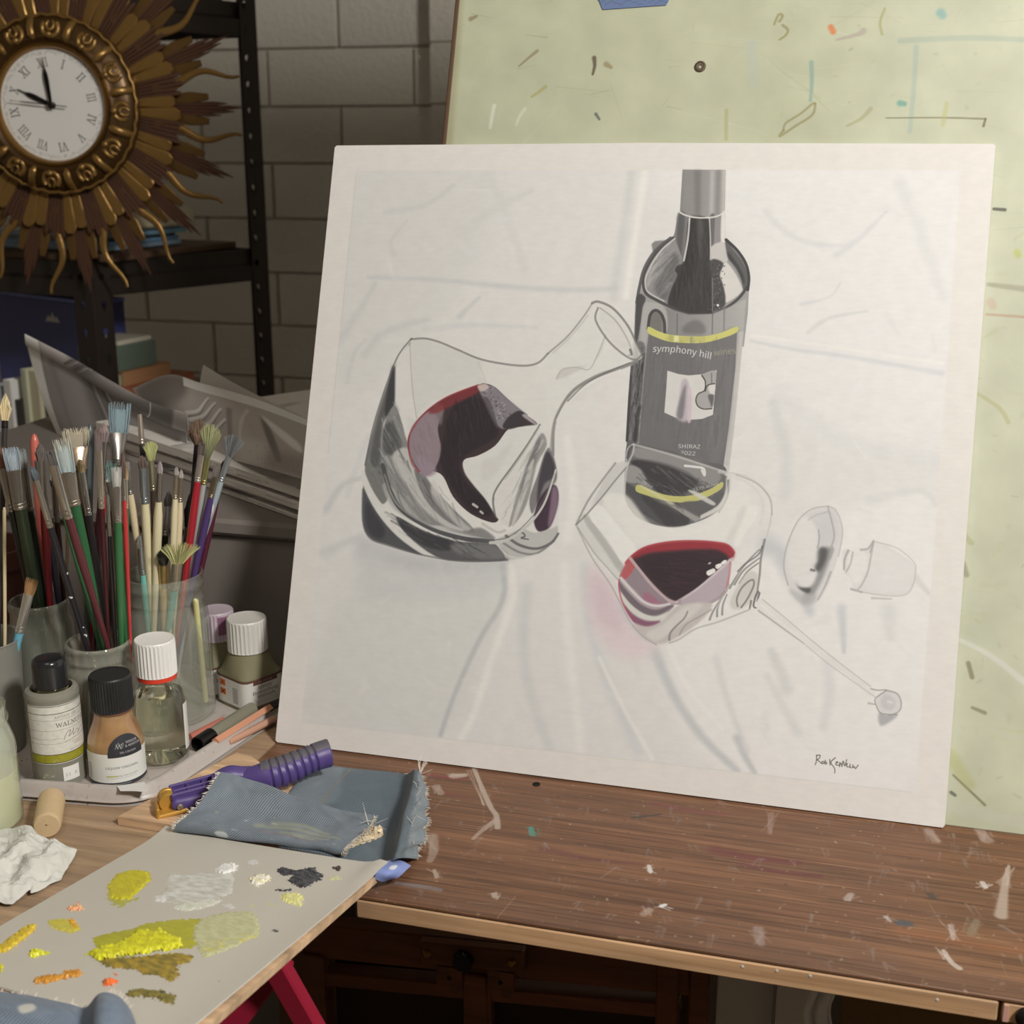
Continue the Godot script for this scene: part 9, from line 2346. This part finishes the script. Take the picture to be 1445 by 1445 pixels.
# ------------------------------------------------------------------ a small canvas for prints, labels and paint marks
class Cv:
	var w: int
	var h: int
	var b := PackedByteArray()
	var cov := PackedFloat32Array()
	var x0 := 0; var y0 := 0; var cw := 0; var ch := 0
	var sk := 1.0   # softness and line strength of the hand that paints
	var lk := 1.0
	func _init(ww: int, hh: int, c: Color) -> void:
		w = ww; h = hh
		var im := Image.create(w, h, false, Image.FORMAT_RGB8)
		im.fill(c)
		b = im.get_data()
	func tex() -> ImageTexture:
		return ImageTexture.create_from_image(Image.create_from_data(w, h, false, Image.FORMAT_RGB8, b))
	func begin(lo: Vector2, hi: Vector2, pad: int) -> bool:
		x0 = clampi(int(floor(lo.x)) - pad, 0, w); y0 = clampi(int(floor(lo.y)) - pad, 0, h)
		cw = clampi(int(ceil(hi.x)) + pad + 1, 0, w) - x0; ch = clampi(int(ceil(hi.y)) + pad + 1, 0, h) - y0
		if cw <= 0 or ch <= 0: return false
		cov = PackedFloat32Array()
		cov.resize(cw * ch)
		return true
	func raster(q: PackedVector2Array, sub := 4) -> void:
		var n := q.size()
		var ya := 1e9; var yb := -1e9
		for a in q:
			ya = minf(ya, a.y); yb = maxf(yb, a.y)
		var step := 1.0 / sub
		for yy in range(maxi(y0, int(floor(ya))), mini(y0 + ch, int(ceil(yb)) + 1)):
			var row := (yy - y0) * cw
			for s in sub:
				var y := yy + (s + 0.5) * step
				var xs := PackedFloat32Array()
				for i in n:
					var p := q[i]; var r := q[(i + 1) % n]
					if (p.y <= y) != (r.y <= y):
						xs.append(p.x + (y - p.y) / (r.y - p.y) * (r.x - p.x))
				xs.sort()
				for k in range(0, xs.size() - 1, 2):
					var a := maxf(xs[k] - x0, 0.0); var c := minf(xs[k + 1] - x0, cw)
					if c <= a: continue
					var ia := int(a); var ib := int(c)
					if ia == ib:
						cov[row + ia] += (c - a) * step
					else:
						cov[row + ia] += (ia + 1 - a) * step
						for x in range(ia + 1, ib): cov[row + x] += step
						if ib < cw: cov[row + ib] += (c - ib) * step
	func blur(r: int) -> void:
		if r < 1: return
		for pass_n in 2:
			var o := PackedFloat32Array()
			o.resize(cw * ch)
			var inv := 1.0 / (2 * r + 1)
			for y in ch:
				var s := 0.0
				var row := y * cw
				for x in range(0, mini(r, cw)): s += cov[row + x]
				for x in cw:
					if x + r < cw: s += cov[row + x + r]
					o[row + x] = s * inv
					if x - r >= 0: s -= cov[row + x - r]
			for x in cw:
				var s := 0.0
				for y in range(0, mini(r, ch)): s += o[y * cw + x]
				for y in ch:
					if y + r < ch: s += o[(y + r) * cw + x]
					cov[y * cw + x] = s * inv
					if y - r >= 0: s -= o[(y - r) * cw + x]
	func lay(c: Color, a := 1.0) -> void:
		var cr := c.r * 255.0; var cg := c.g * 255.0; var cb := c.b * 255.0
		for y in ch:
			var i := ((y + y0) * w + x0) * 3
			var k := y * cw
			for x in cw:
				var f := cov[k]
				if f > 0.003:
					f = minf(f, 1.0) * a
					b[i] = int(b[i] + (cr - b[i]) * f + 0.5)
					b[i + 1] = int(b[i + 1] + (cg - b[i + 1]) * f + 0.5)
					b[i + 2] = int(b[i + 2] + (cb - b[i + 2]) * f + 0.5)
				i += 3
				k += 1
	func lay2(c0: Color, c1: Color, p0: Vector2, p1: Vector2, a := 1.0) -> void:
		var d := (p1 - p0) / maxf((p1 - p0).length_squared(), 1e-6)
		for y in ch:
			var i := ((y + y0) * w + x0) * 3
			var k := y * cw
			for x in cw:
				var f := cov[k]
				if f > 0.003:
					f = minf(f, 1.0) * a
					var t := clampf((x + x0 - p0.x) * d.x + (y + y0 - p0.y) * d.y, 0.0, 1.0)
					b[i] = int(b[i] + (lerpf(c0.r, c1.r, t) * 255.0 - b[i]) * f + 0.5)
					b[i + 1] = int(b[i + 1] + (lerpf(c0.g, c1.g, t) * 255.0 - b[i + 1]) * f + 0.5)
					b[i + 2] = int(b[i + 2] + (lerpf(c0.b, c1.b, t) * 255.0 - b[i + 2]) * f + 0.5)
				i += 3
				k += 1
	func flat(l: Array, smooth := true) -> PackedVector2Array:
		var q := PackedVector2Array()
		for i in range(0, l.size(), 2): q.append(Vector2(l[i], l[i + 1]))
		if not smooth or q.size() < 4: return q
		var o := PackedVector2Array()
		var n := q.size()
		for i in n:
			var a := q[(i + n - 1) % n]; var p := q[i]; var c := q[(i + 1) % n]; var d := q[(i + 2) % n]
			for k in 4:
				o.append(p.cubic_interpolate(c, a, d, k / 4.0))
		return o
	func bounds(q: PackedVector2Array) -> Array:
		var lo := q[0]; var hi := q[0]
		for a in q:
			lo = lo.min(a); hi = hi.max(a)
		return [lo, hi]
	func poly(l: Array, c: Color, a := 1.0, soft := 0, smooth := true) -> void:
		soft = int(ceil(soft * sk))
		var q := flat(l, smooth)
		var r := bounds(q)
		if not begin(r[0], r[1], soft * 2 + 1): return
		raster(q)
		blur(soft)
		lay(c, a)
	func poly2(l: Array, c0: Color, c1: Color, axis: Array, a := 1.0, soft := 0, smooth := true) -> void:
		var q := flat(l, smooth)
		var r := bounds(q)
		if not begin(r[0], r[1], soft * 2 + 1): return
		raster(q)
		blur(soft)
		lay2(c0, c1, Vector2(axis[0], axis[1]), Vector2(axis[2], axis[3]), a)
	func stroke(l: Array, w0: float, w1: float, c: Color, a := 1.0, hard := 0.6) -> void:
		# a brush line whose width runs from w0 to w1; hard: share of the width that is solid
		var q := PackedVector2Array()
		for i in range(0, l.size(), 2): q.append(Vector2(l[i], l[i + 1]))
		var n := q.size()
		var o := PackedVector2Array()
		var mw := maxf(w0, w1)
		for i in n - 1:
			var pa := q[maxi(i - 1, 0)]; var pd := q[mini(i + 2, n - 1)]
			var ns := clampi(int(q[i].distance_to(q[i + 1]) / maxf(mw, 4.0)) + 1, 2, 40)
			for k in ns: o.append(q[i].cubic_interpolate(q[i + 1], pa, pd, float(k) / ns))
		o.append(q[n - 1])
		var r := bounds(o)
		if not begin(r[0], r[1], int(mw * 0.5) + 2): return
		var m := o.size()
		for i in m - 1:
			var p := o[i]; var e := o[i + 1] - p
			var el := maxf(e.length_squared(), 1e-6)
			var ra := lerpf(w0, w1, float(i) / (m - 1)) * 0.5; var rb := lerpf(w0, w1, float(i + 1) / (m - 1)) * 0.5
			var rm := maxf(ra, rb) + 1.0
			var xa := clampi(int(minf(p.x, p.x + e.x) - rm) - x0, 0, cw); var xb := clampi(int(maxf(p.x, p.x + e.x) + rm) + 2 - x0, 0, cw)
			for y in range(clampi(int(minf(p.y, p.y + e.y) - rm) - y0, 0, ch), clampi(int(maxf(p.y, p.y + e.y) + rm) + 2 - y0, 0, ch)):
				var dy := y + y0 + 0.5 - p.y
				for x in range(xa, xb):
					var dx := x + x0 + 0.5 - p.x
					var t := clampf((dx * e.x + dy * e.y) / el, 0.0, 1.0)
					var rr := ra + (rb - ra) * t
					var ds := sqrt((dx - e.x * t) * (dx - e.x * t) + (dy - e.y * t) * (dy - e.y * t))
					var f := clampf((rr + 0.5 - ds) / maxf(rr * (1.0 - hard), 1.0), 0.0, 1.0)
					if f > 0.0:
						f = f * f * (3.0 - 2.0 * f) * minf(1.0, rr * 2.0)
						var k := y * cw + x
						if f > cov[k]: cov[k] = f
		lay(c, a * (lk if mw <= 7.0 else 1.0))
	func streak(l: Array, ang: float, len: float, n: int, cols: Array, a: float) -> void:
		# dry brush marks inside an outline
		var q := flat(l, false)
		var r := bounds(q)
		var rng := RandomNumberGenerator.new()
		rng.seed = n * 31 + int(q[0].x)
		for k in n * 3:
			var p := Vector2(rng.randf_range(r[0].x, r[1].x), rng.randf_range(r[0].y, r[1].y))
			var t := ang + rng.randf_range(-0.16, 0.16)
			var e := p + Vector2(cos(t), sin(t)) * len * rng.randf_range(0.3, 1.0)
			if Geometry2D.is_point_in_polygon(p, q) and Geometry2D.is_point_in_polygon(e, q):
				var m := (p + e) * 0.5 + Vector2(-sin(t), cos(t)) * rng.randf_range(-3, 3)
				stroke([p.x, p.y, m.x, m.y, e.x, e.y], rng.randf_range(3, 9), 2, cols[rng.randi() % cols.size()], a * rng.randf_range(0.4, 1.2), 0.1)
	func text(s: String, font: Font, size: float, at: Vector2, c: Color, a := 1.0, ang := 0.0, bow := 0.0, squash := 1.0, mid := false) -> float:
		# at: left end of the base line; size: height of capitals in pixels; bow: sag of the line, in pixels per (100 px from its middle) squared
		var tm := TextMesh.new()
		tm.font = font
		tm.font_size = 96
		tm.pixel_size = 1.0
		tm.depth = 0.0
		tm.curve_step = 4.0
		tm.text = s
		tm.horizontal_alignment = HORIZONTAL_ALIGNMENT_LEFT
		tm.vertical_alignment = VERTICAL_ALIGNMENT_BOTTOM
		var ar := tm.get_mesh_arrays()
		var vs: PackedVector3Array = ar[Mesh.ARRAY_VERTEX]
		var id: PackedInt32Array = ar[Mesh.ARRAY_INDEX]
		if vs.is_empty(): return 0.0
		var bottom := font.get_descent(96)
		var k := size / (96.0 * 0.72)
		var xm := 0.0; var xl := 1e9
		for q in vs:
			xm = maxf(xm, q.x); xl = minf(xl, q.x)
		var half := (xm - xl) * k * squash * 0.5
		var pp := PackedVector2Array()
		for q in vs:
			var x := (q.x - xl) * k * squash
			var y := -(q.y - bottom) * k
			var d := (x - half) / 100.0
			y += bow * (half * half / 10000.0 - d * d)
			if mid:
				x -= half
				y += size * 0.5
			pp.append(at + Vector2(x, y).rotated(ang))
		var r := bounds(pp)
		if begin(r[0], r[1], 1):
			for i in range(0, id.size(), 3):
				raster(PackedVector2Array([pp[id[i]], pp[id[i + 1]], pp[id[i + 2]]]))
			lay(c, a)
		return half * 2.0
	func grain(freq: float, amp: float, sd: int, fx := 1.0, fy := 1.0) -> void:
		var n := FastNoiseLite.new()
		n.seed = sd
		n.frequency = freq
		n.fractal_octaves = 4
		n.noise_type = FastNoiseLite.TYPE_SIMPLEX_SMOOTH
		var gw := maxi(int(w * fx), 4); var gh := maxi(int(h * fy), 4)
		var im := n.get_image(gw, gh, false, false, false)
		im.resize(w, h, Image.INTERPOLATE_CUBIC)
		im.convert(Image.FORMAT_L8)
		var d := im.get_data()
		var i := 0
		for k in w * h:
			var f := 1.0 + (d[k] - 128) / 128.0 * amp
			b[i] = mini(255, int(b[i] * f)); b[i + 1] = mini(255, int(b[i + 1] * f)); b[i + 2] = mini(255, int(b[i + 2] * f))
			i += 3

func font(called: String) -> SystemFont:
	var f := SystemFont.new()
	f.font_names = PackedStringArray([called])
	return f
